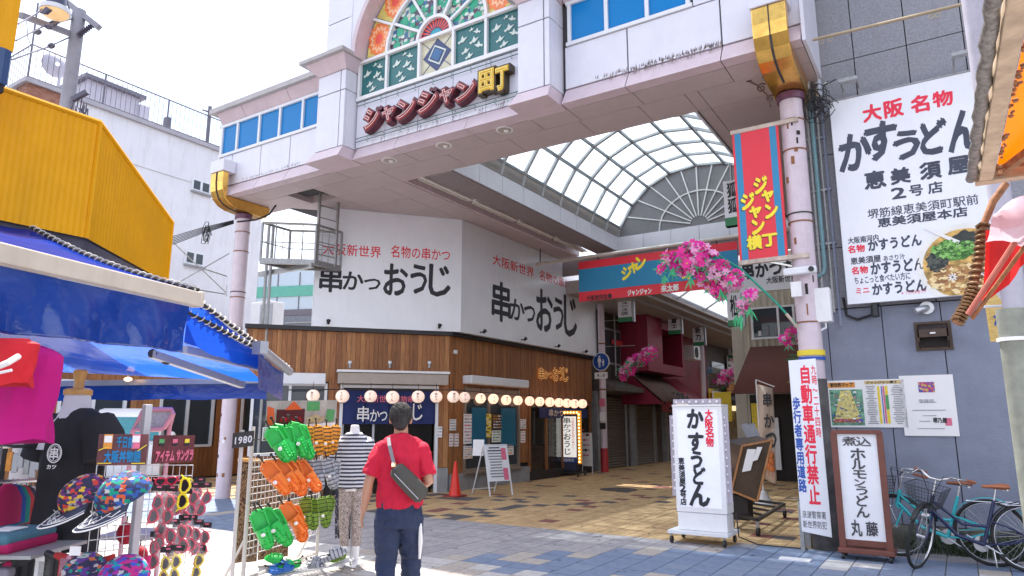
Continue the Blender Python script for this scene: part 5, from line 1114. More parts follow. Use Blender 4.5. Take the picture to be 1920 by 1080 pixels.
# wall fixtures
p = fR(1750, 630); t = thing('vent_hood', 'dark brown metal vent hood on the grey wall under the noodle sign', 'vent', p); brn = mat('dark_brown_metal', (.07, .045, .035), .35, metal=.5, var=.3)
h = .145; q = MB(); q.poly([p+V((-.17, 0, .17)), p+V((-.17, -.20, .07)), p+V((-.17, -.20, -.08)), p+V((-.17, 0, -.17))], (.015, 0, 0)); q.poly([p+V((.155, 0, .17)), p+V((.155, -.20, .07)), p+V((.155, -.20, -.08)), p+V((.155, 0, -.17))], (.015, 0, 0)); q.quad(p+V((-.17, 0, .17)), p+V((.17, 0, .17)), p+V((.17, -.2, .07)), p+V((-.17, -.2, .07))); q.quad(p+V((-.17, -.2, .07)), p+V((.17, -.2, .07)), p+V((.17, -.2, -.03)), p+V((-.17, -.2, -.03))); q.build('hood', brn, t)
q = MB(); q.box(p+V((0, -.01, 0)), (.42, .02, .38)); q.build('flange', brn, t); q = MB(); q.box(p+V((0, -.04, -.08)), (.28, .05, .12)); q.build('opening', M['dark'], t); q = MB(); q.box(p+V((.0, -.204, .02)), (.06, .004, .02)); q.build('label_plate', M['paper'], t)
p = fR(1738, 578); t = thing('wall_outlet_pipe', 'round silver pipe outlet on the grey wall above the vent hood', 'pipe', p); q = MB(); q.tube([p, p+V((0, -.05, 0))], .085, 16); q.tube([p+V((0, -.03, 0)), p+V((-.05, -.13, -.02)), p+V((-.13, -.16, -.05))], .045, 12); q.build('elbow', mat('silver_cap', (.55, .56, .58), .3, metal=.6), t)
p = fR(1642, 580); t = thing('wall_spotlight', 'small black spotlight hanging below the left corner of the noodle sign', 'light', p); q = MB(); q.tube([p+V((0, 0, .03)), p+V((0, -.15, 0))], .014, 6); q.build('arm', M['frame'], t); q = MB(); q.tube([p+V((0, -.14, .05)), p+V((0, -.16, -.12))], [.045, .055], 12); q.build('head', M['black'], t)
# posters on wall
def wposter(lab, x0, y0, x1, y1, m=M['paper']):
    p = fR((x0+x1)/2, (y0+y1)/2); t = thing('poster', lab, 'poster', p); wd = (fR(x1, (y0+y1)/2)-fR(x0, (y0+y1)/2)).x; hh = (fR((x0+x1)/2, y0)-fR((x0+x1)/2, y1)).z; q = MB(); q.box(p+V((0, -.012, 0)), (wd, .02, hh)); q.build('sheet', m, t)
    return t, p+V((0, -.024, 0)), wd, hh
t, p, wd, hh = wposter('street map poster with orange title and yellow plan on the grey wall', 1553, 712, 1697, 801)
def pr_(cx, cz, sw, sh, m, dy=.001, nm='print'): q = MB(); q.box(p+V((cx*wd, -dy, cz*hh)), (sw*wd, .002, sh*hh)); return q.build(nm, m, t)
pr_(-.31, .40, .36, .11, ORG_); text('新世界マップ', M['ink'], t, p+V((-.46*wd, -.003, .45*hh)), V((.30*wd, 0, 0)), V((0, 0, -.09*hh)), -Y_, off=.04); pr_(.23, .44, .46, .07, mat('print_tan', (.62, .46, .20), .7)); text('ジャンジャン横丁', M['ink'], t, p+V((.02*wd, -.003, .47*hh)), V((.40*wd, 0, 0)), V((0, 0, -.06*hh)), -Y_, off=.03)
pr_(-.26, -.08, .44, .76, mat('map_green', (.16, .36, .24), .7, var=.7, scale=22))
q = MB(); q.poly([p+V((a*wd, -.004, b*hh)) for a, b in ((-.33, .28), (-.20, .28), (-.07, -.40), (-.45, -.40))], (0, .001, 0)); q.build('print', mat('map_yellow', (.68, .58, .22), .7, var=.5, scale=30), t); pr_(-.26, -.36, .38, .08, mat('map_red', (.45, .15, .12), .7, var=.8, scale=40), .006)
rnd = random.Random(9)
for k in range(60): pr_(rnd.uniform(-.45, -.06), rnd.uniform(-.42, .26), rnd.uniform(.01, .045), rnd.uniform(.012, .035), rnd.choice([M['paper'], PINK, GRY, M['ink'], M['blueink']]), .0065)
for k, (cx, w_, m_) in enumerate(((.17, .03, YLW), (.21, .012, M['blueink']), (.27, .035, YLW), (.235, .02, PINK))): pr_(cx, -.03, w_, .78, m_, .002)
pr_(.27, .02, .04, .30, GRN, .004)
for k in range(22): pr_(.07, .36-k*.037, rnd.uniform(.06, .14), .014, GRY, .002); pr_(.40, .36-k*.037, rnd.uniform(.06, .16), .014, GRY, .002)
t, p, wd, hh = wposter('white notice sheet with a small colourful picture on the grey wall, right of the map', 1690, 703, 1792, 817)
pr_(0, .30, .30, .17, pattern('tiny_picture', [(0, (.4, .05, .15)), (.3, (.6, .4, .1)), (.6, (.05, .1, .4)), (.8, (.5, .1, .2))], 40, 'VOR'), .002); fbox('登録証', GRY, t, lambda x, y: PY(x, y, YR-.026), X_, (1722, 748, 1752, 755), -Y_)
for k, (cx, cz, sw) in enumerate(((0, .05, .3), (0, -.08, .62), (0, -.17, .25), (-.1, -.26, .2), (0, -.38, .5))): pr_(cx, cz, sw, .010, GRY, .002)
pr_(.33, -.27, .12, .12, PINK, .002); text('堺乃屋', M['ink'], t, p+V((.05*wd, -.003, -.20*hh)), V((.26*wd, 0, 0)), V((0, 0, -.09*hh)), -Y_, off=.04)
# conduits beside the column
q = MB(); X0 = -1.43
tp = mat('pale_teal_conduit', (.18, .34, .38), .5, var=.15)
a = fR(1524, 230); b = fR(1552, 500)
q.tube([V((a.x, YR-.07, 6.4)), V((a.x, YR-.07, b.z)), V((a.x-.02, YR-.07, b.z-.1)), V((a.x-.14, YR-.07, b.z-.16)), V((a.x-.3, YR-.1, b.z-.16))], .028, 8); solo(q, 'conduit', tp, 'pale teal conduit pipe running down the grey wall beside the column', 'pipe')
for i, (dx, m_) in enumerate(((-.06, M['steel']), (.07, M['steel']), (.14, mat('blue_grey_pipe', (.22, .25, .34), .5)))):
    q = MB(); q.tube([V((a.x+dx, YR-.05, 6.4)), V((a.x+dx, YR-.05, 3.3-.2*i))], .018, 6); [q.box((a.x+dx, YR-.04, z), (.07, .05, .03)) for z in (5.7, 4.9, 4.1)]; solo(q, 'conduit', m_, ('thin grey conduit left of the teal pipe', 'thin grey conduit just right of the teal pipe', 'blue grey conduit nearest the noodle signboard')[i], 'pipe')
q = MB(); p = fR(1600, 580); q.tube([V((a.x+.2, YR-.03, 3.3)), V((a.x+.22, YR-.03, 3.05)), V((a.x+.35, YR-.03, 2.98)), V((a.x+.55, YR-.03, 3.03))], .02, 6); solo(q, 'cable_loop', M['black'], 'black cable bend on the grey wall under the noodle sign corner', 'cable')
# tangle of cables at top
q = MB(); rnd = random.Random(5); cc_ = PY(1535, 195, 10.1)
for k in range(26):
    r_ = rnd.uniform(.05, .15); o = cc_+V((rnd.uniform(-.12, .12), rnd.uniform(-.1, .1), rnd.uniform(-.15, .12))); q.tube([o+V((r_*math.cos(j*.7)*rnd.uniform(.7, 1.1), .05*math.sin(j*1.3), r_*1.3*math.sin(j*.7))) for j in range(rnd.randint(5, 9))], .006, 5)
for k in range(4): o = cc_+V((rnd.uniform(-.1, .1), 0, .1)); q.tube([o, o+V((.0, .1, .2)), o+V((.05*k, .3, .35))], .010, 5)
solo(q, 'cable_tangle', M['black'], 'tangle of black cables behind the top of the right gate column', 'cable')
q = MB(); q.tube([PY(1518, 120, 10.3), PY(1515, 165, 10.3), PY(1495, 195, 10.3)], .03, 8); q.tube([PY(1530, 150, 10.4), PY(1538, 185, 10.4)], .07, 12); solo(q, 'grey_hose', M['alu'], 'grey pipe end and hose curving down beside the gold capital', 'pipe')
# overhead rod
q = MB(); q.tube([PY(1524, 75, 9.6), PY(1830, 2, 9.6)], .022, 8); [q.tube([PY(x, y, 9.6)+V((.03*math.cos(j), 0, -.05+.03*math.sin(j))) for j in range(7)], .006, 5) for x, y in ((1540, 72), (1556, 68), (1745, 24), (1757, 21))]; solo(q, 'curtain_rod', mat('tan_rod', (.45, .36, .24), .4, metal=.4), 'long tan rod with rings hanging in front of the stone cladding', 'rod')
# meter box and camera on column
p = PY(1541, 573, 10.0); t = thing('meter_box', 'white electric box strapped to the right gate column', 'box', p); q = MB(); q.box(p, (.235, .16, .46)); q.build('box', M['white'], t, bevel=.012); q = MB(); q.box(p+V((0, -.083, .0)), (.03, .01, .08)); q.build('latch', M['frame'], t)
q = MB(); q.tube([p+V((.03, 0, -.23)), p+V((.03, 0, -.3)), p+V((-.06, 0, -.34)), p+V((-.2, -.05, -.3)), p+V((-.24, -.1, -.1))], .016, 8); q.build('cable', M['frame'], t)
p = PY(1500, 508, 9.78); t = thing('street_camera', 'white surveillance housing clamped to the right gate column', 'camera', p); q = MB(); q.box(p, (.42, .10, .10)); q.build('housing', M['frame'], t, bevel=.02); q = MB(); q.tube([p+V((.15, -.05, 0)), p+V((.15, -.08, 0))], .035, 12); q.build('lens', M['black'], t); q = MB(); q.box(p+V((-.06, 0, -.25)), (.13, .1, .2)); q.build('junction', M['white'], t)
q = MB(); p = PY(1518, 661, 9.83); q.tube([V((-1.6, 10.02, p.z-.03)), V((-1.6, 10.02, p.z+.04))], .175, 20); solo(q, 'warning_band', mat('yellow_tape', (.80, .62, .04), .5, var=.1), 'yellow printed band wrapped round the right column above the traffic notice', 'label')
q = MB(); q.tube([V((-1.6, 10.02, p.z-.09)), V((-1.6, 10.02, p.z-.05))], .172, 20); solo(q, 'blue_band', M['blueink'], 'narrow blue band round the right column under the yellow one', 'label')
# grey lower sheath of the column and posts
q = MB(); q.tube([(-1.6, 10.02, 0), (-1.6, 10.02, 2.15)], .17, 20); solo(q, 'column_sheath', mat('dark_weathered_tube', (.12, .11, .11), .6, metal=.3, var=.5, scale=4, dirt=.4), 'dark weathered steel sheath round the foot of the right column', 'pipe')
q = MB(); q.bx(-1.86, -1.78, 9.98, 10.10, 0, .8); px_ = PY(1504, 1000, 9.73).x; q.bx(px_-.025, px_+.025, 9.71, 9.76, 0, .6); solo(q, 'notice_posts', M['steel'], 'grey steel posts carrying the traffic notice at its foot', 'post')
# vertical traffic notice
t = thing('traffic_notice', 'tall white notice with red and blue vertical characters in front of the right column', 'sign', PZ(1520, 1030, 0))
fT = lambda x, y: PY(x, y, 9.68)
TL, TR, BL, BR = fT(1478, 676), fT(1529, 672), fT(1500, 996), fT(1548, 1007)
ym = TL.z; q = MB(); q.poly([V((TL.x, 9.685, TL.z)), V((TR.x, 9.685, TR.z)), V((TR.x+.02, 9.685, BR.z)), V((TL.x+.01, 9.685, BL.z))], (0, .02, 0)); q.build('board', M['signwhite'], t)
fbox('自動車通行禁止', REDL, t, fT, X_, (1502, 690, 1532, 948), -Y_, vertical=True, off=.045) if False else None
H = TL.z-BL.z; x0 = TL.x; W_ = TR.x-TL.x
def tv(s, m, u0, u1, v0, v1, off): text(s, m, t, V((x0+W_*u0, 9.685, TL.z-H*v0)), V((W_*(u1-u0), 0, 0)), V((0, 0, -H*(v1-v0))), -Y_, vertical=True, off=off)
tv('自動車通行禁止', REDL, .36, .78, .03, .85, .04); tv('歩行者専用道路', M['blueink'], .03, .32, .22, .78, .04); tv('九時〜二十四時', REDL, .80, .99, .03, .46, .02)
text('浪速警察署', M['ink'], t, V((x0+W_*.08, 9.685, TL.z-H*.88)), V((W_*.84, 0, 0)), V((0, 0, -H*.045)), -Y_); text('新世界防犯', M['ink'], t, V((x0+W_*.08, 9.685, TL.z-H*.935)), V((W_*.84, 0, 0)), V((0, 0, -H*.045)), -Y_)
# vertical banner on column
t = thing('banner_sign', 'tall red and blue street name banner with yellow katakana fixed to the right gate column', 'banner', PY(1420, 360, 9.85))
BYY = 9.85; fB = lambda x, y: PY(x, y, BYY)
xa = (fB(1372, 250).x+fB(1387, 480).x)/2; xb_ = (fB(1461, 240).x+fB(1474, 470).x)/2; zt, zb = fB(1415, 244).z, fB(1430, 484).z
RB = mat('banner_red', (.72, .025, .045), .35, var=.05); BB = mat('banner_blue', (.02, .22, .42), .35, var=.05)
q = MB(); q.bx(xa, xb_, BYY, BYY+.05, zb, zt); q.build('panel', RB, t)
wB = xb_-xa
for a, b in ((.05, .19), (.81, .95)): q = MB(); q.bx(xa+wB*a, xa+wB*b, BYY-.003, BYY+.053, zb+.002, zt-.002); q.build('blue_stripe', BB, t)
for z in (zt+.03, zb-.03): q = MB(); q.bx(xa-.02, -1.5, BYY-.01, BYY+.06, z-.03, z+.03); q.build('arm', mat('rusty_white_arm', (.55, .45, .38), .5, var=.3, dirt=.6), t)
YE2 = mat('banner_yellow', (.90, .72, .03), .4, var=0)
for ch, b in (('ジ', (1414, 332, 1438, 362)), ('ャ', (1429, 357, 1450, 378)), ('ン', (1435, 383, 1458, 408)), ('ジ', (1390, 363, 1414, 392)), ('ャ', (1406, 387, 1427, 408)), ('ン', (1410, 412, 1433, 438)), ('横', (1401, 442, 1428, 467)), ('丁', (1430, 439, 1457, 461))): fbox(ch, M['ink'], t, lambda x, y: PY(x-1, y+1.5, BYY-.004), X_, b, -Y_, off=.06); fbox(ch, YE2, t, lambda x, y: PY(x, y, BYY-.008), X_, b, -Y_, off=.06)
# horizontal banner on its pipe
p0 = PX(1005, 497, -9.88); YH = p0.y; fH = lambda x, y: PY(x, y, YH)
t = thing('hanging_banner', 'wide red and blue banner with yellow katakana hanging from a pipe across the arcade', 'banner', fH(1230, 510))
xa, xb_ = fH(1085, 520).x, fH(1384, 490).x; zt, zb = (fH(1090, 488).z+fH(1370, 457).z)/2, (fH(1090, 567).z+fH(1300, 543).z)/2
q = MB(); q.bx(xa, xb_, YH, YH+.04, zb, zt); q.build('panel', RB, t); q = MB(); hz = zt-zb; q.bx(xa+.004, xb_-.004, YH-.004, YH+.044, zb+hz*.24, zt-hz*.19); q.build('blue_field', BB, t)
for ch, b in (('ジ', (1166, 500, 1184, 524)), ('ャ', (1182, 492, 1196, 512)), ('ン', (1192, 482, 1210, 505)), ('町', (1280, 508, 1297, 523))): fbox(ch, YE2, t, lambda x, y: PY(x, y, YH-.006), X_, b, -Y_, off=.06)
fbox('大阪信用金庫', M['ink'], t, lambda x, y: PY(x, y, YH-.004), X_, (1099, 552, 1147, 562), -Y_, off=.03); fbox('ジャンジャン', M['paper'], t, lambda x, y: PY(x, y, YH-.004), X_, (1176, 541, 1222, 553), -Y_, off=.06); fbox('来太郎', M['paper'], t, lambda x, y: PY(x, y, YH-.004), X_, (1239, 533, 1273, 547), -Y_, off=.05)
t2 = thing('banner_pipe', 'long horizontal cream pipe that carries the wide banner across the arcade', 'pipe', p0); p1 = fH(1480, 428); p1.z = p0.z+(p0.z-p0.z)
zp = (p0.z+fH(1380, 441).z)/2; q = MB(); q.tube([V((-9.88, YH+.02, zp)), V((-1.6, YH+.02, zp))], .05, 10); q.build('pipe', mat('cream_pipe', (.55, .48, .44), .5, var=.15, dirt=.3), t2)
q = MB(); q.tube([V((-9.75, YH+.02, zp)), V((-9.75, YH+.02, 6.5))], .015, 6); [q.box((x, YH+.02, zp-.06), (.03, .03, .12)) for x in (xa+.6, xa+2.6, xb_-.5)]; q.build('hanger', M['black'], t2)
q = MB(); a = PY(1385, 408, 9.9); q.tube([V((-4.6, YH+.2, zp+.02)), V((-1.6, YH+.2, zp+.02))], .02, 6)
# flowers
fm = [mat('deep_pink_petal', (.88, .05, .38), .6, var=.2, transl=.3), mat('pale_pink_petal', (.92, .45, .70), .6, var=.2, transl=.3), mat('magenta_petal', (.80, .03, .42), .6, var=.2, transl=.3)]
fg_ = mat('plastic_leaf_green', (.05, .42, .18), .5, var=.2, transl=.2); fy = mat('yellow_stamen', (.85, .65, .10), .5)
def flowers(name, lab, centers, rad, n, seed, group='artificial blossom sprays'):
    rnd = random.Random(seed); t = thing(name, lab, 'flowers', centers[0][0], group); mbs = [MB(), MB(), MB()]; lf = MB(); ym = MB(); nrm_view = V((0, -1, -.2))
    for c, r in centers:
        for k in range(int(n*r/rad*r/rad)+1):
            o = V((rnd.gauss(0, 1), rnd.gauss(0, 1), rnd.gauss(0, 1))); o = o.normalized()*r*rnd.random()**.4; o = c+o; ax = ((o-c).normalized()+V((rnd.uniform(-.4, .4), -.8, rnd.uniform(-.4, .4)))).normalized(); u = ax.cross(Z_).normalized(); v = ax.cross(u); mb = mbs[rnd.choices((0, 1, 2), (.4, .35, .25))[0]]; s = rnd.uniform(.06, .095)*rad/.16
            for j in range(6):
                a = j*1.047+rnd.uniform(-.2, .2); d = u*math.cos(a)+v*math.sin(a); e = ax.cross(d); mb.add([o, o+d*s*.5+e*s*.32+ax*s*.25, o+d*s*1.0+ax*s*.15, o+d*s*.5-e*s*.32+ax*s*.25], [(0, 1, 2, 3)])
            if rnd.random() < .5: ym.ell(o+ax*s*.2, s*.14, 5, 3)
            if rnd.random() < .45:
                for j in range(5):
                    d = V((rnd.uniform(-1, 1), rnd.uniform(-1, .2), rnd.uniform(-1.4, .2))).normalized(); e = d.cross(ax).normalized(); l = s*rnd.uniform(1.2, 2.2); lf.add([o, o+d*l*.5+e*s*.14, o+d*l, o+d*l*.5-e*s*.14], [(0, 1, 2, 3)])
    for m_, mb in zip(fm, mbs): mb.build('petals', m_, t, kind='stuff') if mb.v else None
    lf.build('leaves', fg_, t, kind='stuff'); ym.build('stamens', fy, t, kind='stuff'); return t
FYY = 9.3
cen = [(PY(x, y, FYY+random.uniform(-.1, .1)), r) for x, y, r in ((1258, 480, .12), (1285, 478, .15), (1310, 470, .16), (1275, 498, .13), (1330, 492, .16), (1298, 500, .12), (1345, 508, .16), (1318, 518, .12), (1362, 522, .14), (1352, 545, .12), (1380, 520, .11), (1335, 535, .09), (1408, 552, .085), (1392, 575, .075), (1243, 505, .06))]
cen = [(c, r*1.0) for c, r in cen]
ft = flowers('blossom_spray', 'big spray of pink plastic blossoms on a green stick leaning out from the right column', cen, .16, 30, 11)
q = MB(); q.tube([PY(1492, 608, 9.85), PY(1458, 570, 9.75), PY(1390, 505, 9.55), PY(1340, 475, 9.45), PY(1300, 468, 9.35)], .016, 8); q.build('stick', mat('green_stick', (.01, .30, .20), .4), ft); q = MB(); q.tube([PY(1496, 614, 9.87), PY(1474, 588, 9.8)], .022, 8); q.build('socket', MATS['rusty_white_arm'], ft)
q = MB(); rnd = random.Random(4)
for x, y in ((1330, 500), (1350, 540), (1246, 515), (1262, 500), (1295, 520), (1390, 590), (1405, 575), (1380, 590)):
    for j in range(7): o = PY(x, y, 9.25); d = V((rnd.uniform(-.5, .5), rnd.uniform(-.3, .3), -1)).normalized(); e = V((.012, 0, 0)); l = rnd.uniform(.12, .24); q.add([o, o+d*l*.5+e, o+d*l, o+d*l*.5-e], [(0, 1, 2, 3)])
q.build('leaves', fg_, ft, kind='stuff')
flowers('blossom_spray', 'spray of pink blossoms leaning left from the street pole above the shutters', [(PY(x, y, 20.3), r) for x, y, r in ((1170, 700, .20), (1180, 688, .22), (1193, 677, .26), (1207, 668, .26), (1222, 664, .18))], .26, 26, 12)
flowers('blossom_spray', 'farther spray of pink blossoms left of the maroon awning', [(PY(x, y, 24), r) for x, y, r in ((1348, 716, .18), (1360, 706, .24), (1374, 698, .22))], .26, 24, 13)
flowers('blossom_spray', 'small bunch of pink blossoms tucked behind the right column above the yellow band', [(PY(x, y, 11.2), r) for x, y, r in ((1482, 622, .09), (1476, 638, .09), (1488, 632, .08))], .14, 20, 14)

# standing signs
def cyl_wheel(t, o, r=.045):
    q = MB(); q.tube([V(o)-V((.015, 0, 0)), V(o)+V((.015, 0, 0))], r, 12); q.build('caster', M['black'], t)
y0 = PZ(1300, 1010, .1).y; y0 = 9.36
xl = PY(1252, 1005, y0).x; xr = PY(1363, 1018, y0).x
t = thing('standing_sign', 'white lit standing sign with black brush characters and red characters on a wheeled base', 'sign', ((xl+xr)/2, y0+.3, 0))
bxl, bxr = PY(1270, 950, y0+.12).x, PY(1362, 950, y0+.12).x
q = MB(); q.bx(xl, xr+.02, y0, y0+.58, .13, .17); q.build('base', M['steel'] if False else M['frame'], t)
for a in (xl+.04, xr-.04):
    for b in (y0+.04, y0+.52): cyl_wheel(t, (a, b, .05)); q = MB(); q.bx(a-.01, a+.01, b-.01, b+.01, .05, .13); q.build('caster_fork', M['steel'], t)
zt = PY(1300, 762, y0+.12).z; zm = PY(1310, 962, y0+.12).z; zq = PY(1310, 1000, y0+.12).z
tp_ = .02
q = MB(); q.bx(bxl, bxr, y0+.12, y0+.42, .172, zm); q.build('lower_case', M['white'], t, bevel=.008)
q = MB(); q.bx(bxl-.01, bxr+.01, y0+.11, y0+.43, zm+.003, zt); q.build('case', M['white'], t, bevel=.01)
q = MB(); q.bx(bxl+.05, bxr-.05, y0+.104, y0+.112, zm+.07, zt-.06); q.build('face', mat('lit_white_face', (.74, .76, .86), .15, emit=.10, var=.1, scale=2), t)
q = MB(); q.bx(bxl-.01, bxr+.01, y0+.10, y0+.44, zt, zt+.025); q.build('cap', M['white'], t)
q = MB(); q.bx(bxl+.0, bxr-.0, y0+.13, y0+.15, zt+.03, zt+.10); q.build('bulb_screen', mat('clear_lilac_plastic', (.55, .50, .58), .2, alpha=.6, var=.1), t)
for k in range(7): q = MB(); q.ell((bxl+.05+k*(bxr-bxl-.1)/6, y0+.12, zt+.06), .018, 8, 5); q.build('bulb', M['white'], t)
for sx, xx in ((-1, bxl-.03), (1, bxr+.03)):
    q = MB(); q.bx(xx-.045, xx+.045, y0+.16, y0+.18, zm+.15 if sx > 0 else zm+.2, zt-.12); q.build('side_bulb_screen', MATS['clear_lilac_plastic'], t)
    for k in range(10): q = MB(); q.ell((xx, y0+.15, zm+.3+k*(zt-zm-.45)/9), .016, 6, 4); q.build('bulb', M['white'], t)
fK = lambda x, y: PY(x, y, y0+.10)
for ch, b in (('か', (1289, 768, 1318, 802)), ('す', (1291, 812, 1318, 845)), ('う', (1296, 847, 1316, 877)), ('ど', (1300, 877, 1322, 908)), ('ん', (1294, 910, 1330, 948))): fbox(ch, M['ink'], t, fK, X_, b, -Y_, off=.055, shear=.05)
for i, ch in enumerate('大阪名物'): fbox(ch, REDL, t, fK, X_, (1322+i*.6, 768+i*17.5, 1336+i*.6, 785+i*17.5), -Y_, off=.05)
for i, ch in enumerate('恵美須屋2号店'): fbox(ch, M['ink'], t, fK, X_, (1272+i*.7, 858+i*12.8, 1283+i*.7, 870+i*12.8), -Y_, off=.045)
q = MB(); q.tube([(bxr+.02, y0+.3, zm), (bxr+.08, y0+.28, .4), (bxr+.10, y0+.26, .12), (bxr+.3, y0+.4, .02), (bxr+.9, y0+.45, .015), (-1.9, 9.95, .015)], .009, 6); q.build('power_cord', M['black'], t)
# leaning display case on trolley
tc_ = thing('display_trolley', 'brown leaning display case on a black wheeled frame behind the noodle standing sign', 'trolley', PZ(1415, 985, 0))
f = MB(); z_ = .22; c0, c1, c2, c3 = PZ(1372, 962, z_), PZ(1425, 985-18, z_), PZ(1470, 945, z_), PZ(1415, 938, z_)
c1 = PZ(1420, 975, z_); 
for a, b in ((c0, c1), (c1, c2), (c2, c3), (c3, c0)): f.beam(a, b, .05, .04)
for k in range(1, 4): f.beam(c0.lerp(c1, k/4) if False else c0.lerp(c3, k/4), c1.lerp(c2, k/4), .04, .03)
f.build('frame', M['black'], tc_)
for a in (c1, c2, c0): q = MB(); q.tube([a+V((-.02, 0, -.16)), a+V((.02, 0, -.16))], .06, 12); q.build('wheel', M['dark'], tc_); q = MB(); q.box(a+V((0, 0, -.08)), (.04, .04, .12)); q.build('fork', M['steel'], tc_)
YC = 10.9; fC = lambda x, y, d=0: PY(x, y, YC+d)
A, B, C_, D = fC(1368, 935), fC(1425, 940, .3), fC(1447, 825), fC(1387, 835, -.1); th = V((-.10, .42, .05))
brc = mat('bronze_glass_case', (.10, .07, .05), .12, metal=.3, var=.4, scale=2)
q = MB(); q.poly([fC(1372, 920), fC(1420, 940), fC(1448, 825), fC(1392, 836)], V((-.35, .35, .06))); q.build('case', brc, tc_)
wm = M['wood3']; q = MB(); P = [fC(1372, 920), fC(1392, 836), fC(1448, 825), fC(1420, 940)]; [q.beam(P[i], P[(i+1) % 4], .03, .03, Y_) for i in range(4)]; q.build('wood_edge', wm, tc_)
q = MB(); q.poly([fC(1392, 885)+V((0, -.02, 0)), fC(1408, 882)+V((0, -.02, 0)), fC(1418, 842)+V((0, -.02, 0)), fC(1402, 842)+V((0, -.02, 0))], (0, .005, 0)); q.poly([fC(1412, 865)+V((0, -.02, 0)), fC(1421, 862)+V((0, -.02, 0)), fC(1430, 838)+V((0, -.02, 0)), fC(1420, 838)+V((0, -.02, 0))], (0, .005, 0)); q.build('menu_sheet', M['paper'], tc_)
q = MB(); q.box(PY(1385, 950, 11.1), (.35, .3, .35)); q.build('battery_box', M['dark'], tc_)
for x in (1403, 1416): q = MB(); q.frame(PY(x, 812, 11.2), V((1, 0, .4)), V((-.4, 0, 1)), Y_, .10, .3, .01); q.build('folded_card', GRY, tc_)
# nobori flag
t = thing('banner_flag', 'cream vertical flag with black brush characters and a skewer picture on a white pole', 'flag', PZ(1435, 945, 0)); YF = PZ(1435, 945, 0).y
fF = lambda x, y: PY(x, y, YF)
q = MB(); P = []
for j in range(11):
    v = j/10; l = fF(1418+12*v*0+v*5, 720+v*175); r_ = fF(1449+v*8, 728+v*180); P.append([l.lerp(r_, i/8)+V((0, .03*math.sin(i*.9+j*.5), 0)) for i in range(9)])
q.grid(P); o = q.build('cloth', mat('cream_flag_cloth', (.66, .52, .42), .8, var=.08, transl=.2), t); solidify(o, .004)
pz = fF(1417, 712); q = MB(); q.tube([V((pz.x, YF+.02, 0)), pz+V((0, .02, 0))], .014, 8); q.tube([pz, fF(1452, 725)], .009, 6); q.build('pole', M['white'], t); q = MB(); q.tube([V((pz.x, YF, 0)), V((pz.x, YF, .25))], [.2, .05], 16); q.build('foot', M['white'], t)
for ch, b in (('串', (1431, 737, 1446, 762)), ('か', (1433, 777, 1451, 801)), ('つ', (1436, 812, 1456, 840))): fbox(ch, M['ink'], t, lambda x, y: PY(x, y, YF-.05), X_, b, -Y_, off=.03)
for k in range(3): q = MB(); o = fF(1434+k*7, 862+k*3)+V((0, -.06, 0)); q.tube([o+V((0, 0, -.28)), o+V((.02, 0, .25))], .006, 5); [q.ell(o+V((0, 0, z)), (.055, .02, .07), 8, 5) for z in (-.1, .03, .15)]; q.build('skewer_print', mat('skewer_orange', (.75, .22, .06), .6, var=.4, scale=20), t)
# offal sign with brown frame
t = thing('standing_sign', 'brown framed standing sign with grey outlined vertical characters against the grey wall', 'sign', PZ(1625, 1045, 0))
yH = 9.50; fO = lambda x, y: PY(x, y, yH)
L0, R0 = fO(1580, 1010).x, fO(1668, 1010).x; zt = fO(1605, 810).z
def hp(u, z, d=0): return V((L0+(R0-L0)*u, yH-d, z))
bf = mat('brown_sign_frame', (.16, .05, .035), .45, var=.15); W_ = R0-L0; zf = fO(1620, 1013).z
q = MB(); q.beam(hp(0, .1), hp(0, zt), .05, .07); q.beam(hp(1, .1), hp(1, zt), .05, .07); q.beam(hp(-.04, zt), hp(1.04, zt), .07, .05); q.build('frame', bf, t)
q = MB(); q.poly([hp(.03, .15), hp(.97, .15), hp(.97, zf), hp(.03, zf)], (0, .05, 0)); q.build('foot_panel', bf, t); q = MB(); q.bx(L0-.05, R0+.05, yH-.10, yH+.22, .07, .13); q.build('base', bf, t, bevel=.01)
q = MB(); q.poly([hp(.03, zf), hp(.97, zf), hp(.97, zt-.02), hp(.03, zt-.02)], (0, .03, 0)); q.build('face', M['signwhite'], t)
for x in (L0, R0):
    for y in (yH-.07, yH+.19): cyl_wheel(t, (x, y, .035), .035)
gk = mat('charcoal_letter', (.06, .06, .07), .6, var=0)
fO2 = lambda x, y: PY(x, y, yH-.003)
fbox('煮込', gk, t, fO2, X_, (1579, 819, 1632, 836), -Y_, off=.02, fit=True)
for i, (ch, b) in enumerate((('ホ', (1595, 841, 1622, 862)), ('ル', (1597, 863, 1622, 880)), ('モ', (1600, 882, 1624, 897)), ('ン', (1602, 899, 1622, 911)), ('う', (1606, 912, 1626, 928)), ('ど', (1606, 929, 1628, 949)), ('ん', (1606, 951, 1630, 970)), ('丸', (1596, 975, 1616, 1005)), ('藤', (1624, 979, 1646, 1005)))): fbox(ch, gk, t, fO2, X_, b, -Y_, off=.03)
# white plate on ground
p = PZ(1491, 1050, 0); q = MB(); q.box(p+V((0, 0, .008)), (.34, .16, .016)); solo(q, 'ground_plate', M['white'], 'small white rectangular plate lying on the blue paving near the traffic notice', 'plate')
q = MB(); p = PZ(1160, 918, 0); q.tube([p, p+V((0, 0, .006))], .45, 32); solo(q, 'manhole_cover', mat('cast_iron', (.07, .06, .055), .7, var=.3), 'dark round manhole cover in the yellow paving', 'manhole cover')
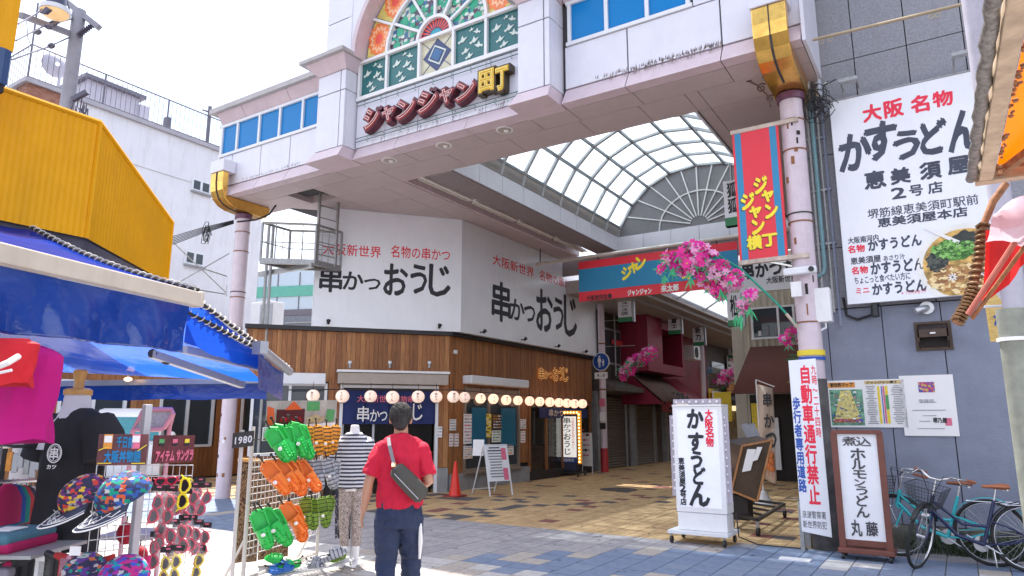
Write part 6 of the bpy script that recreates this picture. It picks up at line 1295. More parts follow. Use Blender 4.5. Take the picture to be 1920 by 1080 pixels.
# ================================================= WHITE BUILDING AT THE BACK LEFT
XB = -19.5
fW = lambda x, y, d=0: PX(x, y, XB+d)
c0 = fW(52, 155); ztop = (fW(52, 155).z+fW(410, 285).z)/2; yS = c0.y; yE_ = fW(488, 450).y
wb = thing('white_apartment_block', 'tall white rendered block with roof railing and small windows behind the yellow sign', 'building', (XB, yS, 0))
wm_ = mat('white_render', (.72, .71, .75), .8, var=.06, scale=1.5, bump=.2, bscale=10, dirt=.32)
q = MB(); q.bx(XB-12, XB, yS, yE_, 0, ztop); q.build('wall', wm_, wb); q = MB(); q.bx(XB-12.05, XB+.10, yS-.10, yE_+.1, ztop+.003, ztop+.12); q.build('roof_edge', mat('grey_roof_edge', (.40, .38, .42), .6), wb)
q = MB(); q.bx(XB-.6, XB+.012, yS-.012, yS+1.1, ztop-1.3, ztop-.003); q.build('brick_corner', pattern('small_brick', [(0, (.28, .12, .08)), (.5, (.33, .16, .11)), (.9, (.22, .10, .07))], 8, 'VOR', .8, stretch=(1, 1, 3)), wb)
for (x0, y0, x1, y1) in ((362, 335, 392, 364), (349, 470, 380, 499)):
    a = fW(x0, y0); b = fW(x1, y1); q = MB(); q.bx(XB-.08, XB+.02, a.y-.04, b.y+.04, b.z-.04, a.z+.04); f = q.build('window_frame', M['frame'], wb)
    for s0, s1 in ((0, .48), (.52, 1)): q = MB(); q.bx(XB+.021, XB+.026, a.y+(b.y-a.y)*s0+.03, a.y+(b.y-a.y)*s1-.03, b.z+.03, a.z-.03); q.build('pane', M['glass'], f)
    q = MB(); q.bx(XB, XB+.10, a.y-.05, b.y+.05, b.z-.10, b.z-.043); q.build('sill', M['conc'], wb)
q = MB(); yv = yE_-.15; q.bx(XB+.0, XB+.014, yS, yE_, ztop-1.3, ztop-1.28); q.build('joint_line', mat('faint_joint', (.5, .48, .5), .8), wb)
# rail
rl = thing('roof_railing', 'grey metal railing round the flat roof of the white block', 'railing', (XB, yS, ztop+.12)); rm = mat('grey_rail_paint', (.16, .15, .18), .5, metal=.3); H = .98
for z in (.08, H): q = MB(); q.tube([(XB-9, yS, ztop+.12+z), (XB-.05, yS, ztop+.12+z), (XB-.05, yE_, ztop+.12+z)], .022, 6); q.build('rail', rm, rl)
q = MB(); y = yS
bars = MB()
while y < yE_:
    bars.tube([(XB-.05, y, ztop+.2), (XB-.05, y, ztop+.12+H)], .009, 4, caps=False); y += .14
x = XB-.1
while x > XB-4: bars.tube([(x, yS, ztop+.2), (x, yS, ztop+.12+H)], .009, 4, caps=False); x -= .14
bars.build('baluster', rm, rl)
y = yS
while y < yE_: q = MB(); q.tube([(XB-.05, y, ztop+.1), (XB-.05, y, ztop+.12+H)], .028, 6); q.build('post', rm, rl); y += 1.9
q = MB(); q.tube([(XB-.05, yS, ztop), (XB-.05, yS, ztop+2.3)], .025, 6); q.tube([fW(388, 270, -.1), fW(394, 200, -.1)], .06, 8); q.tube([fW(380, 206, -.1), fW(402, 213, -.1)], .03, 6); q.build('mast', rm, rl)
q = MB(); p = fW(313, 235, -.5); q.box(p, (.2, .15, .5)); q.build('box', rm, rl)
pn = thing('roof_hut', 'grey penthouse hut with a dark eave on the flat roof of the white block', 'building', (XB-3, 14, ztop)); XP = XB-2.2
a = PX(165, 152, XP); b = PX(262, 182, XP); c = PX(262, 230, XP)
hm = mat('lilac_hut_wall', (.45, .43, .50), .7, var=.08); q = MB(); q.bx(XP-4, XP, a.y, b.y, ztop, (a.z+b.z)/2); q.build('wall', hm, pn); q = MB(); zt = (a.z+b.z)/2; q.bx(XP-4.2, XP+.15, a.y-.15, b.y+.15, zt, zt+.12); q.build('eave', rm, pn); q = MB(); q.bx(XP-2, XP+.1, b.y, PX(278, 200, XP).y, ztop, PX(270, 200, XP).z); q.build('annex', hm, pn)
q = MB(); d = fW(108, 120, -1.0); t = thing('satellite_dish', 'small satellite dish on the white roof left of the utility pole', 'satellite dish', d); rings = []
for k in range(5): r_ = .06+.075*k; rings.append([d+V((-.02*k*k*.5, r_*math.cos(j*.524), r_*math.sin(j*.524)*1.0)) for j in range(12)])
q.loft(rings, cap=False); q.tube([d, d+V((.3, -.3, -.05))], .015, 5); q.tube([d+V((0, .1, 0)), V((d.x, d.y+.1, ztop))], .03, 6); q.build('dish', hm, t)
# far building with green band, seen under the platform
fb_ = thing('far_building', 'distant pale blue panelled building with a green stripe seen under the metal platform', 'building', PD(530, 560, 32)); 
A = PD(482, 520, 32); q = MB(); nL = V((.35, -.94, 0)); rL = V((.94, .35, 0)); tp = PD(530, 512, 32).z; 
q.frame(A+rL*3+V((0, 0, tp/2-A.z)), rL, Z_, nL, 12, tp, .3); q.build('wall', mat('pale_blue_panel', (.50, .60, .68), .5, var=.04), fb_)
for z, h_, m_ in ((PD(530, 550, 32).z, .5, mat('green_stripe', (.12, .42, .33), .5)), (PD(530, 590, 32).z, .3, rm), (PD(530, 585, 32).z-1.2, 1.9, mat('slate_wall', (.18, .20, .24), .6, var=.2))): q = MB(); q.frame(V((A.x, A.y, z))+rL*3+nL*.17, rL, Z_, nL, 12, h_, .04); q.build('band', m_, fb_)
for k in range(8): q = MB(); q.frame(V((A.x, A.y, tp-1.9))+rL*(-1+k*1.1)+nL*.16, rL, Z_, nL, .04, 3.6, .04); q.build('joint_line', rm, fb_)
for k in range(5): q = MB(); q.frame(V((A.x, A.y, PD(530, 600, 32).z-.5+k*.22-.6))+rL*3+nL*.2, rL, Z_, nL, 12, .05, .06); q.build('louvre', M['steel'], fb_)
p = fW(505, 590, 4.5); t = thing('rooftop_unit', 'white rooftop equipment cabinet with grey door beside the restaurant roof', 'cabinet', p); p = PD(500, 598, 19); q = MB(); q.box(p, (.8, .5, .9)); q.build('case', M['white'], t, bevel=.02); q = MB(); q.box(p+V((.3, -.26, 0)), (.5, .02, .7)); q.build('door', M['alu'], t)
# ground floor wood fronted shop behind the stall
wf = thing('timber_shopfront', 'timber clad ground floor shopfront seen under the awning behind the sunglasses rack', 'shop', (XB+.9, 14, 0)); xw = XB+1.0
q = MB(); q.bx(XB, xw-.03, 7.5, 17.6, 0, 3.3); q.build('wall', M['dark'], wf)
y = 7.6
while y < 17.5:
    k = int((y-7.6)/.16); sec = (y-7.6) % 2.6
    if sec < .9: q = MB(); q.bx(xw-.03, xw, y, y+.15, .05, 3.3); q.build('plank', random.choice([M['wood'], M['wood3']]), wf)
    else:
        for z0, z1 in ((.05, .9), (2.6, 3.3)): q = MB(); q.bx(xw-.03, xw, y, y+.15, z0, z1); q.build('plank', random.choice([M['wood'], M['wood2']]), wf)
    y += .16
for k in range(4):
    y0 = 7.6+2.6*k+.95; q = MB(); [q.bx(xw-.04, xw+.03, yy-.04, yy+.04, .9, 2.6) for yy in (y0, y0+.8, y0+1.6)]; q.bx(xw-.039, xw+.031, y0, y0+1.6, .88, .95); q.bx(xw-.039, xw+.031, y0, y0+1.6, 2.55, 2.62); f = q.build('window_frame', M['frame'], wf); q = MB(); q.bx(xw-.035, xw-.025, y0, y0+1.6, .93, 2.57); q.build('pane', M['glass'], f)
# van
vn = thing('white_van', 'white van with a teal tinted windscreen parked behind the sunglasses rack', 'van', (-14.5, 8.5, 0)); vo = V((PD(238, 800, 17).x, PD(238, 800, 17).y, 0)); vr = V((.55, .835, 0)); vf = V((-.835, .55, 0)); vpaint = mat('white_van_paint', (.80, .80, .82), .2, var=0)
def vp(l, w_, z): return vo+vf*l+vr*w_+V((0, 0, z))
rings = []
for l, z0, z1, hw in ((-.4, .45, .95, .70), (-.35, .35, 1.05, .80), (.1, .30, 1.12, .84), (.55, .30, 1.75, .82), (.9, .30, 1.92, .80), (3.6, .30, 1.94, .80), (3.75, .4, 1.7, .74)):
    rings.append([vp(l, -hw, z0), vp(l, hw, z0), vp(l, hw, z0+(z1-z0)*.55), vp(l, hw*.88, z1-.04), vp(l, hw*.75, z1), vp(l, -hw*.75, z1), vp(l, -hw*.88, z1-.04), vp(l, -hw, z0+(z1-z0)*.55)])
q = MB(); q.loft(rings); q.build('body', vpaint, vn)
q = MB(); q.quad(vp(.09, -.70, 1.15), vp(.09, .70, 1.15), vp(.50, .64, 1.70), vp(.50, -.64, 1.70)); o = q.build('windscreen', mat('teal_windscreen', (.05, .26, .30), .08, var=.2), vn); solidify(o, .02)
for sd in (-1, 1):
    q = MB(); q.poly([vp(.65, sd*.815, 1.15), vp(1.4, sd*.815, 1.15), vp(1.4, sd*.76, 1.72), vp(.85, sd*.76, 1.72)], vr*sd*.01); q.build('side_window', M['glass'], vn)
    q = MB(); q.frame(vp(-.32, sd*.58, .82), vr, Z_, vf, .3, .2, .12); q.build('headlight', M['frame'], vn); q = MB(); q.ell(vp(.55, sd*.98, 1.2), (.1, .1, .15)); q.build('mirror', vpaint, vn)
    for l in (.25, 3.0): q = MB(); q.tube([vp(l, sd*.62, .32), vp(l, sd*.82, .32)], .32, 20); o = q.build('wheel', M['black'], vn); q = MB(); q.tube([vp(l, sd*.822, .32), vp(l, sd*.83, .32)], .18, 14); q.build('rim', M['alu'], o)

# ================================================= YELLOW CORRUGATED SIGN BLOCK AND UTILITY POLE
yb = thing('yellow_shop_building', 'bright yellow corrugated shop facade with a chamfered corner above the blue awning', 'building', (-6, 3, 0)); YM = mat('yellow_corrugated_metal', (.80, .36, .0), .5, var=.10, scale=2, dirt=.22, spec=.25)
cD = V((-.585, .81, 0)).normalized(); cN = V((cD.y, -cD.x, 0)); CC = V((-6.0, 2.83, 0)); s1 = 1.0
for k in range(200):
    s1 = .5+k*.01
    d = CC+cD*s1-CAM; px_ = 960+F*V((d.x, d.y, 2.2)).dot(RT)/V((d.x, d.y, 2.2)).dot(FW)
    if px_ > 325: break
zA = PX(178, 228, -6.0).z; zA = 4.12; E1 = CC+cD*s1
dd = ray(325, 420); zE = EYE+dd.z*math.hypot(E1.x, E1.y)/math.hypot(dd.x, dd.y); dd = ray(316, 530); zF = EYE+dd.z*math.hypot(E1.x, E1.y)/math.hypot(dd.x, dd.y)
q = MB(); n = 64; P = []
def corr(a, b, z0a, z0b, z1a, z1b, nrm, n, mb, pitch=.045, amp=.004):
    L = (b-a).length; top = []; bot = []
    for i in range(n+1):
        t = i/n; o = a.lerp(b, t)+nrm*(amp if i % 2 else 0); top.append(o+V((0, 0, z1a+(z1b-z1a)*t))); bot.append(o+V((0, 0, z0a+(z0b-z0a)*t)))
    mb.grid([top, bot], smooth=False)
corr(V((-6.0, -3.0, 0)), CC, 3.10, 3.10, zA, zA, X_, 240, q); q.build('front_sheet', YM, yb)
q = MB(); corr(CC, E1, 3.10, zF, zA, zE, cN, 60, q, amp=.003); q.build('corner_sheet', YM, yb)
q = MB(); q.tube([V((-6.0, -3, zA+.01)), CC+V((0, 0, zA+.01)), E1+V((0, 0, zE+.01))], .022, 6); q.tube([CC+V((.008, 0, 3.1)), CC+V((.008, 0, zA))], .02, 6); q.tube([E1+V((0, 0, zF)), E1+V((0, 0, zE))], .02, 6); q.build('edge_trim', YM, yb)
q = MB(); q.bx(-9.4, -9.0, -3, 1.5, 0, 3.0); q.build('body', mat('shop_body_dark', (.08, .07, .08), .8, var=.3), yb)
q = MB(); q.poly([V((-6.03, -3, 3.0)), CC+V((-.03, 0, 3.0)), V((-7.5, 3.3, 3.0)), V((-9, 1, 3.0)), V((-9, -3, 3.0))], (0, 0, zA-3.02)); q.build('core', MATS['shop_body_dark'], yb)
q = MB(); q.poly([E1-cN*.04+V((0, 0, zF)), CC-cN*.04+V((0, 0, 3.1)), CC-cN*.04+V((0, 0, zA-.02)), E1-cN*.04+V((0, 0, zE-.02))], -cN*.5); q.build('corner_core', MATS['shop_body_dark'], yb)
t = thing('projecting_sign', 'tall yellow and navy corrugated sign at the upper left corner of the picture', 'sign', PX(18, 60, -5.6)); a = PX(38, -20, -5.6); b = PX(16, 160, -5.6); ym = PX(10, 92, -5.6).z
yy = (PX(38, 0, -5.6).y+PX(22, 130, -5.6).y)/2; zb = PX(10, 160, -5.6).z
q = MB(); corr(V((-5.6, yy-1.2, 0)), V((-5.6, yy, 0)), ym, ym, ym+2.5, ym+2.5, X_, 26, q); q.bx(-5.75, -5.605, yy-1.2, yy, ym, ym+2.5); q.build('yellow_part', YM, t)
q = MB(); corr(V((-5.6, yy-1.2, 0)), V((-5.6, yy-.01, 0)), zb, zb, ym, ym, X_, 26, q, amp=.014); q.bx(-5.75, -5.62, yy-1.2, yy-.01, zb, ym); q.build('navy_part', mat('navy_corrugated', (.03, .07, .17), .4, var=.1), t); q = MB(); q.box((-5.68, yy-.6, zb-.03), (.16, 1.15, .06)); q.build('lamp_strip', M['dark'], t)
# utility pole
up_ = PD(128, 205, 10.5); tp = PD(146, 20, 10.5); t = thing('utility_pole', 'grey concrete utility pole with crossarms, insulators and a street lamp', 'utility pole', (up_.x, up_.y, 0))
pm = mat('grey_pole_concrete', (.33, .32, .36), .7, var=.12, dirt=.2); px0 = (up_.x+tp.x)/2; py0 = (up_.y+tp.y)/2
q = MB(); q.tube([(px0, py0, 0), (px0, py0, tp.z)], [.125, .10], 16); q.build('pole', pm, t)
O = V((px0, py0, 0)); d1 = PD(186, 50, 10.5); d2 = PD(95, -20, 10.5)
q = MB(); q.beam(PD(186, 52, 10.5), PD(112, -6, 10.5), .09, .09); q.beam(PD(38, 28, 9.5), PD(134, 64, 10.5), .08, .08); q.build('crossarm', pm, t)
def insul(a, b):
    q = MB(); n = 7; pts = [a.lerp(b, k/(n*2)) for k in range(n*2+1)]; q.tube(pts, [.018 if k % 2 else .05 for k in range(n*2+1)], 8); q.build('insulator', mat('dark_insulator', (.10, .09, .13), .3), t)
insul(PD(148, 66, 10.4), PD(172, 48, 10.5)); insul(PD(98, 45, 10), PD(128, 26, 10.4))
q = MB(); q.tube([PD(30, 76, 8.5), PD(80, 50, 9.5), PD(136, 35, 10.4)], .012, 5); q.tube([PD(22, 112, 8.5), PD(90, 88, 9.5), PD(130, 70, 10.4)], .012, 5); q.tube([PD(34, 45, 8.5), PD(70, 25, 9.5), PD(95, 0, 10)], .012, 5); q.tube([PD(50, 40, 9), PD(52, 70, 9), PD(60, 92, 9)], .006, 5)
q.tube([PD(123, -5, 10.3), PD(133, 28, 10.4), PD(120, 30, 10.2)], .012, 5)
for (x, y) in ((71, 60), (96, 86), (92, 50)): q.ell(PD(x, y, 9.6), (.08, .05, .04), 8, 5)
q.poly([PD(74, 24, 9.6), PD(86, 12, 9.6), PD(92, 17, 9.6), PD(83, 25, 9.6)], (0, .05, 0)); q.build('wire', MATS['dark_insulator'], t)
c = PD(103, 22, 9.8); lt = thing('street_lamp', 'round street lamp with a pale orange glass hanging from the utility pole crossarm', 'lamp', c)
q = MB(); q.tube([c+V((0, 0, .42)), c+V((0, 0, .28)), c+V((0, 0, .10)), c+V((0, 0, .05))], [.07, .13, .14, .20], 20); q.build('housing', mat('navy_lamp_housing', (.05, .06, .12), .4), lt); q = MB(); q.tube([c+V((0, 0, .05)), c+V((0, 0, -.02))], .215, 22); q.build('fins', M['frame'], lt); q = MB(); q.ell(c+V((0, 0, -.02)), (.195, .195, .09), 20, 8); q.build('glass', mat('orange_lamp_glass', (.95, .62, .30), .3, var=.05, emit=.15), lt)
q = MB(); b = PD(150, 190, 10.5)
q.beam(PD(136, 187, 10.4), PD(164, 172, 10.4), .07, .07); rnd = random.Random(2)
for k in range(14): o = PD(rnd.uniform(138, 165), rnd.uniform(180, 205), 10.4); q.tube([o, o+V((rnd.uniform(-.1, .1), 0, -.15)), o+V((rnd.uniform(-.2, .2), 0, -rnd.uniform(.2, .4)))], .01, 5)
q.build('cable_bundle', MATS['dark_insulator'], t)
# cables to the left gate column
q = MB()
for k in range(6): q.tube([V((px0+1, py0+.5, 5.1-.09*k)), PD(325, 443+k*3, 12), PD(375, 428+k*2.2, 12.8), PD(438, 413+k*1.2, 13.6)], .008, 5)
rnd = random.Random(8)
for k in range(7): o = PD(387+rnd.uniform(-6, 6), 434+rnd.uniform(-6, 10), 13); q.tube([o+V((.12*math.cos(j)*rnd.uniform(.5, 1.2), 0, .16*math.sin(j))) for j in range(8)], .007, 5)
q.tube([PD(445, 416, 13.9), PD(480, 412, 14.2), PD(505, 402, 14.4), PD(517, 385, 14.6)], .02, 6)
solo(q, 'overhead_cables', M['black'], 'bundle of black cables with a hanging coil running to the left gate column', 'cable')
q = MB()
for (x0, y0, x1, y1) in ((325, 455, 425, 550), (325, 535, 430, 475), (385, 505, 425, 518), (350, 540, 425, 552), (424, 555, 425, 535)): q.tube([PD(x0, y0, 13), PD(x1, y1, 13.6)], .012, 5)
solo(q, 'guy_wires', M['steel'], 'thin crossing stay wires and brackets left of the left gate column', 'wire')
# ladder and platform
pf = thing('service_platform', 'grey steel service platform with railing and ladder hanging below the gate soffit', 'platform', PZ(550, 495, 5.0)); sm = M['steel']
zD = 5.0; A, B, C_, D = PZ(487, 492, zD), PZ(592, 496, zD), PZ(632, 505, zD), PZ(520, 511, zD)
A = V((-12.5, 9.55, zD)); A = PZ(488, 489, zD); B = PZ(590, 492, zD); e = V((.1, 1, 0)); C_ = B+V((.0, .75, 0)); D = A+V((0, .75, 0))
q = MB(); [q.beam(a, b, .06, .12) for a, b in ((A, B), (B, C_), (C_, D), (D, A))]; q.build('deck_frame', sm, pf)
q = MB(); n = 14
for k in range(1, n): q.beam(A.lerp(B, k/n), D.lerp(C_, k/n), .012, .04)
for k in range(1, 8): q.beam(A.lerp(D, k/8), B.lerp(C_, k/8), .012, .03)
q.build('grating', mat('rusty_grating', (.20, .16, .13), .7, metal=.3, var=.4), pf)
hh = V((0, 0, .85)); posts = [A, B, D, C_]
for p in posts: q = MB(); q.tube([p, p+hh], .03, 6); q.build('post', sm, pf)
for a, b in ((A, B), (D, C_), (A, D), (B, C_)):
    q = MB(); q.tube([a+hh, b+hh], .028, 6); q.tube([a+hh*.5, b+hh*.5], .012, 5); q.build('rail', sm, pf); q = MB(); n = 4
    for k in range(1, n): q.tube([a.lerp(b, k/n), a.lerp(b, k/n)+hh], .009, 5)
    q.build('baluster', sm, pf)
l0 = PZ(603, 356, 6.48); l1 = PZ(632, 365, 6.48); l0 = V((B.x+.0, B.y+.05, 6.9)); l1 = V((B.x+.05, B.y+.55, 6.9))
q = MB(); q.beam(l0, V((l0.x, l0.y, zD)), .05, .05); q.beam(l1, V((l1.x, l1.y, zD-.0)), .05, .05); q.build('ladder_stile', sm, pf)
for k in range(7): z = zD+.2+k*.28; q = MB(); q.tube([V((l0.x, l0.y, z)), V((l1.x, l1.y, z))], .014, 6); q.build('rung', sm, pf)
q = MB(); q.beam(V((-13.3, 10.1, 4.93)), V((B.x, 10.1, 4.93)), .10, .10); q.build('support_beam', sm, pf)
q = MB(); [q.tube([V((x, 10.0, 0)), V((x, 10.0, 6.0))], .035, 8) for x in (-12.95, -12.8)]; solo(q, 'vertical_pipes', sm, 'pair of thin vertical grey pipes right of the left gate column', 'pipe')

# ================================================= STALL AWNINGS
def stripes_cloth(name, c, transl=.45): return mat(name, c, .16, var=.12, scale=2.5, bump=1.0, bscale=5, transl=transl, spec=.9, stretch=(1, 1, 2))
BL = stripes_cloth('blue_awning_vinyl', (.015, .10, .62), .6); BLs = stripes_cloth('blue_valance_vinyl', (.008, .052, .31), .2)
aw = thing('stall_awning', 'blue vinyl folding awning with cream front bar and hanging valance over the souvenir stall', 'awning', (-4, 2, 2.3))
b0 = PD(-60, 462, 2.65); b1 = PD(370, 562, 4.1)
cream = mat('cream_awning_bar', (.62, .54, .44), .5, var=.1, dirt=.25)
bd = (b1-b0).normalized(); q = MB(); q.beam(b0, b1, .07, .085); q.beam(b1-bd*.02, b1+bd*.012, .08, .095); q.build('front_bar', cream, aw, bevel=.008)
# valance with soft folds
P = []; n = 30; L = (b1-b0).length
for j in range(7):
    P.append([b0.lerp(b1, i/n*.955)+V((0, 0, -.05-.265*j/6))+V((.035*math.sin(i*.55+j*.25)*j/6+.012*math.sin(i*1.7-j*.9)*j/6, -.01*j/6, 0)) for i in range(n+1)])
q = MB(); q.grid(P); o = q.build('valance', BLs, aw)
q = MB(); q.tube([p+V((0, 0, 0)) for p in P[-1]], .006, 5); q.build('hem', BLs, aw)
# top canopy A
m0 = PX(-60, 405, -5.9); m1 = PX(60, 432, -5.9)
P = []
for j in range(9):
    t = j/8; a = m0.lerp(b0+V((0, 0, .045)), t)+V((0, 0, -.10*math.sin(t*math.pi))); b = m1.lerp(b1+V((0, 0, .045)), t)+V((0, 0, -.04*math.sin(t*math.pi))); P.append([a.lerp(b, i/10)+V((0, 0, -.02*math.sin(i/10*math.pi))) for i in range(11)])
q = MB(); q.grid(P); o = q.build('canopy', BL, aw); solidify(o, .006)
def laced(a, b, sag, n, mt, par):
    q = MB(); pts = [a.lerp(b, k/n)+V((0, 0, -sag*math.sin(k/n*math.pi))) for k in range(n+1)]; q.tube(pts, .012, 6); q.build('edge_pipe', M['dark'], par); q = MB(); d = (b-a).normalized(); u = d.cross(Z_).normalized(); w_ = u.cross(d); m = n*22; hp_ = []
    for k in range(m+1):
        t = k/m; c = a.lerp(b, t)+V((0, 0, -sag*math.sin(t*math.pi))); an = k*.8; hp_.append(c+u*.021*math.cos(an)+w_*.021*math.sin(an))
    q.tube(hp_, .005, 4); q.build('lacing_rope', mt, par)
rope = mat('pale_rope', (.60, .55, .48), .8)
laced(m1+V((0, 0, .02)), b1+V((.0, 0, .06)), .05, 10, rope, aw)
# second awning, going away round the corner
aw2 = thing('stall_awning', 'second blue awning with a grey front tube and short valance beside the sandal rack', 'awning', (-6, 5, 2.2))
r1a = PD(366, 560, 4.3); r1b = PD(541, 690, 6.3); r2a = PD(352, 585, 4.35); r2b = PD(500, 663, 5.3); r3a = PD(345, 640, 4.4); r3b = PD(482, 690, 5.2)
def strip(a0, a1, b0_, b1_, n, m_, sag, nm, mt, par):
    P = []
    for j in range(m_+1):
        t = j/m_; A_ = a0.lerp(b0_, t); B_ = a1.lerp(b1_, t); P.append([A_.lerp(B_, i/n)+V((0, 0, -sag*math.sin(i/n*math.pi)+.006*math.sin(i*1.3+j))) for i in range(n+1)])
    q = MB(); q.grid(P); o = q.build(nm, mt, par); return o
strip(r1a, r1b, r2a, r2b, 14, 4, .03, 'canopy', BL, aw2); strip(r2a, r2b, r3a, r3b, 14, 5, .02, 'inner_flap', BL, aw2); laced(r1a, r1b+V((0, 0, .0)), .0, 8, rope, aw2); laced(r2a, r2b, 0, 5, rope, aw2)
tube_m = mat('grey_awning_tube', (.45, .46, .50), .35, metal=.4, var=.1)
fa = PD(488, 652, 5.0); fb2 = PD(543, 697, 6.2); q = MB(); q.tube([fa, fb2], .035, 10); q.box(fa+V((0, 0, .0)), (.09, .07, .09)); q.build('front_tube', tube_m, aw2)
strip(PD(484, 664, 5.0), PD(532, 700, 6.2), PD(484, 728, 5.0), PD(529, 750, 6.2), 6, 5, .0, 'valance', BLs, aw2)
# underside tarpaulin and far bar
u0, u1, u2, u3 = PD(-40, 560, 4.8), PD(352, 585, 4.4), PD(492, 716, 6.0), PD(110, 718, 6.9)
P = []
for j in range(9):
    t = j/8; A_ = u0.lerp(PD(-40, 690, 6.9), t); B_ = u1.lerp(u2, t); P.append([A_.lerp(B_, i/12)+V((0, 0, -.05*math.sin(i/12*3.14)*math.sin(t*3.14))) for i in range(13)])
q = MB(); q.grid(P); q.build('underside', BL, aw2)
g0 = PD(-40, 722, 6.9); g1 = PD(500, 713, 6.05); q = MB(); q.beam(g0, g1, .06, .05); q.build('rear_bar', tube_m, aw2)
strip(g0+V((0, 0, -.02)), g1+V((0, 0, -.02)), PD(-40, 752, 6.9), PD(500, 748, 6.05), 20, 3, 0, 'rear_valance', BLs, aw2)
for a, b, r_ in (((285, 664), (455, 722), .03), ((345, 655), (490, 690), .025), ((352, 640), (483, 672), .02)):
    q = MB(); q.beam(PD(*a, 4.6), PD(*b, 5.6), .05, .05 if r_ > .02 else .03); q.build('folding_arm', tube_m, aw2)
q = MB(); q.ell(PD(312, 676, 4.75), (.035, .035, .03)); q.tube([PD(312, 676, 4.8), PD(285, 662, 4.6)], .03, 8); q.build('arm_joint', M['black'], aw2)
c = PD(240, 711, 6.3); t = thing('awning_lamp', 'small warm lamp clipped on the rear awning bar', 'lamp', c); q = MB(); q.ell(c, (.05, .03, .02)); q.build('bulb', mat('warm_bulb', (1, .6, .3), .4, emit=1.2, var=0), t); q = MB(); q.tube([c+V((0, 0, .02)), c+V((0, 0, .05))], .012, 6); q.build('clip', tube_m, t)
# ================================================= STALL GOODS
def loft_shirt(t, c, r_, wsh, h_, dep, m, sleeve=.18, name='shirt', neck=.09):
    """hanging / worn T-shirt: closed shell, r_ = right vector"""
    r_ = V(r_).normalized(); n = V((r_.y, -r_.x, 0)); q = MB(); rings = []
    K_ = ((0, .96, 1.0), (.25, .93, .98), (.55, .95, .95), (.78, 1.0, .98), (.90, 1.0, .85), (.965, .72, .6), (1.0, neck*2/wsh, .35)); zz = [k/26 for k in range(27)]
    for z in zz:
        for (za, wa, da), (zb_, wb_, db) in zip(K_[:-1], K_[1:]):
            if za <= z <= zb_: u = (z-za)/(zb_-za); wd = wa+(wb_-wa)*u; dp = da+(db-da)*u
        ring = []
        for k in range(36):
            a = k*math.pi/18; ca, sa = math.cos(a), math.sin(a); f_ = 1+.10*NZ.noise(V((ca*2.2, sa*2.2, z*2.5+c[0])))+.06*NZ.noise(V((ca*6, sa*6, z*4)))+.03*math.sin(a*9+z*6)*(1-z); ring.append(V(c)+r_*ca*wsh/2*wd*f_+n*(abs(sa)**.9*(1 if sa > 0 else -1))*dep/2*dp*f_*f_+V((0, 0, z*h_+(.012*math.sin(a*3) if z == 0 else 0))))
        rings.append(ring)
    q.loft(rings)
    for s in ((-1, 1) if sleeve > .01 else ()):
        a = V(c)+r_*s*wsh*.40+V((0, 0, h_*.89)); b = V(c)+r_*s*wsh*.55+V((0, 0, h_*.80)); d_ = V(c)+r_*s*(wsh*.56+sleeve*.25)+V((0, 0, h_*.80-sleeve*.95)); q.tube([a, b, d_], [dep*.36, dep*.40, dep*.42], 12)
    return q
# frame post and hangers
rk = thing('garment_rack', 'chrome garment rack post and rails at the left edge carrying the stall shirts', 'rack', PD(8, 900, 3.3)); chrome = mat('chrome_tube', (.6, .6, .62), .2, metal=.9, var=0)
q = MB(); a = PD(8, 760, 3.25); q.tube([V((a.x, a.y, 0)), V((a.x, a.y, 1.72))], .016, 8); q.build('post', chrome, rk)
q = MB(); q.tube([PD(-40, 838, 3.0), PD(80, 836, 3.9)], .010, 6); q.tube([PD(-40, 905, 3.0), PD(80, 900, 3.9)], .010, 6); q.tube([PD(-40, 1042, 3.0), PD(60, 1020, 3.6)], .012, 6); q.build('rail', chrome, rk)
VR = RT
# magenta shirt
c = PD(16, 828, 3.1); c = V((c.x, c.y, c.z)); mgm = mat('magenta_cotton', (.50, .0, .18), .85, var=.12, scale=5, bump=.25, bscale=9)
t = thing('tshirt', 'large magenta T-shirt hanging under the awning at the left edge', 'shirt', c); q = loft_shirt(t, c, VR, .36, .42, .20, mgm, sleeve=0); q.build('cloth', mgm, t)
text('名物', M['paper'], t, c+VR*(.01)+V((0, 0, .36))-FW*.12, VR*.035, V((.0, 0, -.07)), -FW, vertical=True, off=.02)
c = PD(10, 720, 2.9); rdm = mat('scarlet_cloth', (.60, .01, .02), .8, var=.15, bump=.3, bscale=10); t = thing('tshirt', 'scarlet garment bunched above the magenta T-shirt', 'shirt', c); q = loft_shirt(t, PD(0, 722, 2.85), VR, .26, .19, .12, rdm, sleeve=0); o = q.build('cloth', rdm, t)
q = MB(); q.tube([PD(-10, 690, 2.7), PD(15, 680, 2.7), PD(35, 668, 2.75)], .012, 6); q.tube([PD(-5, 700, 2.7), PD(22, 694, 2.7)], .006, 6); q.build('print', M['paper'], t)
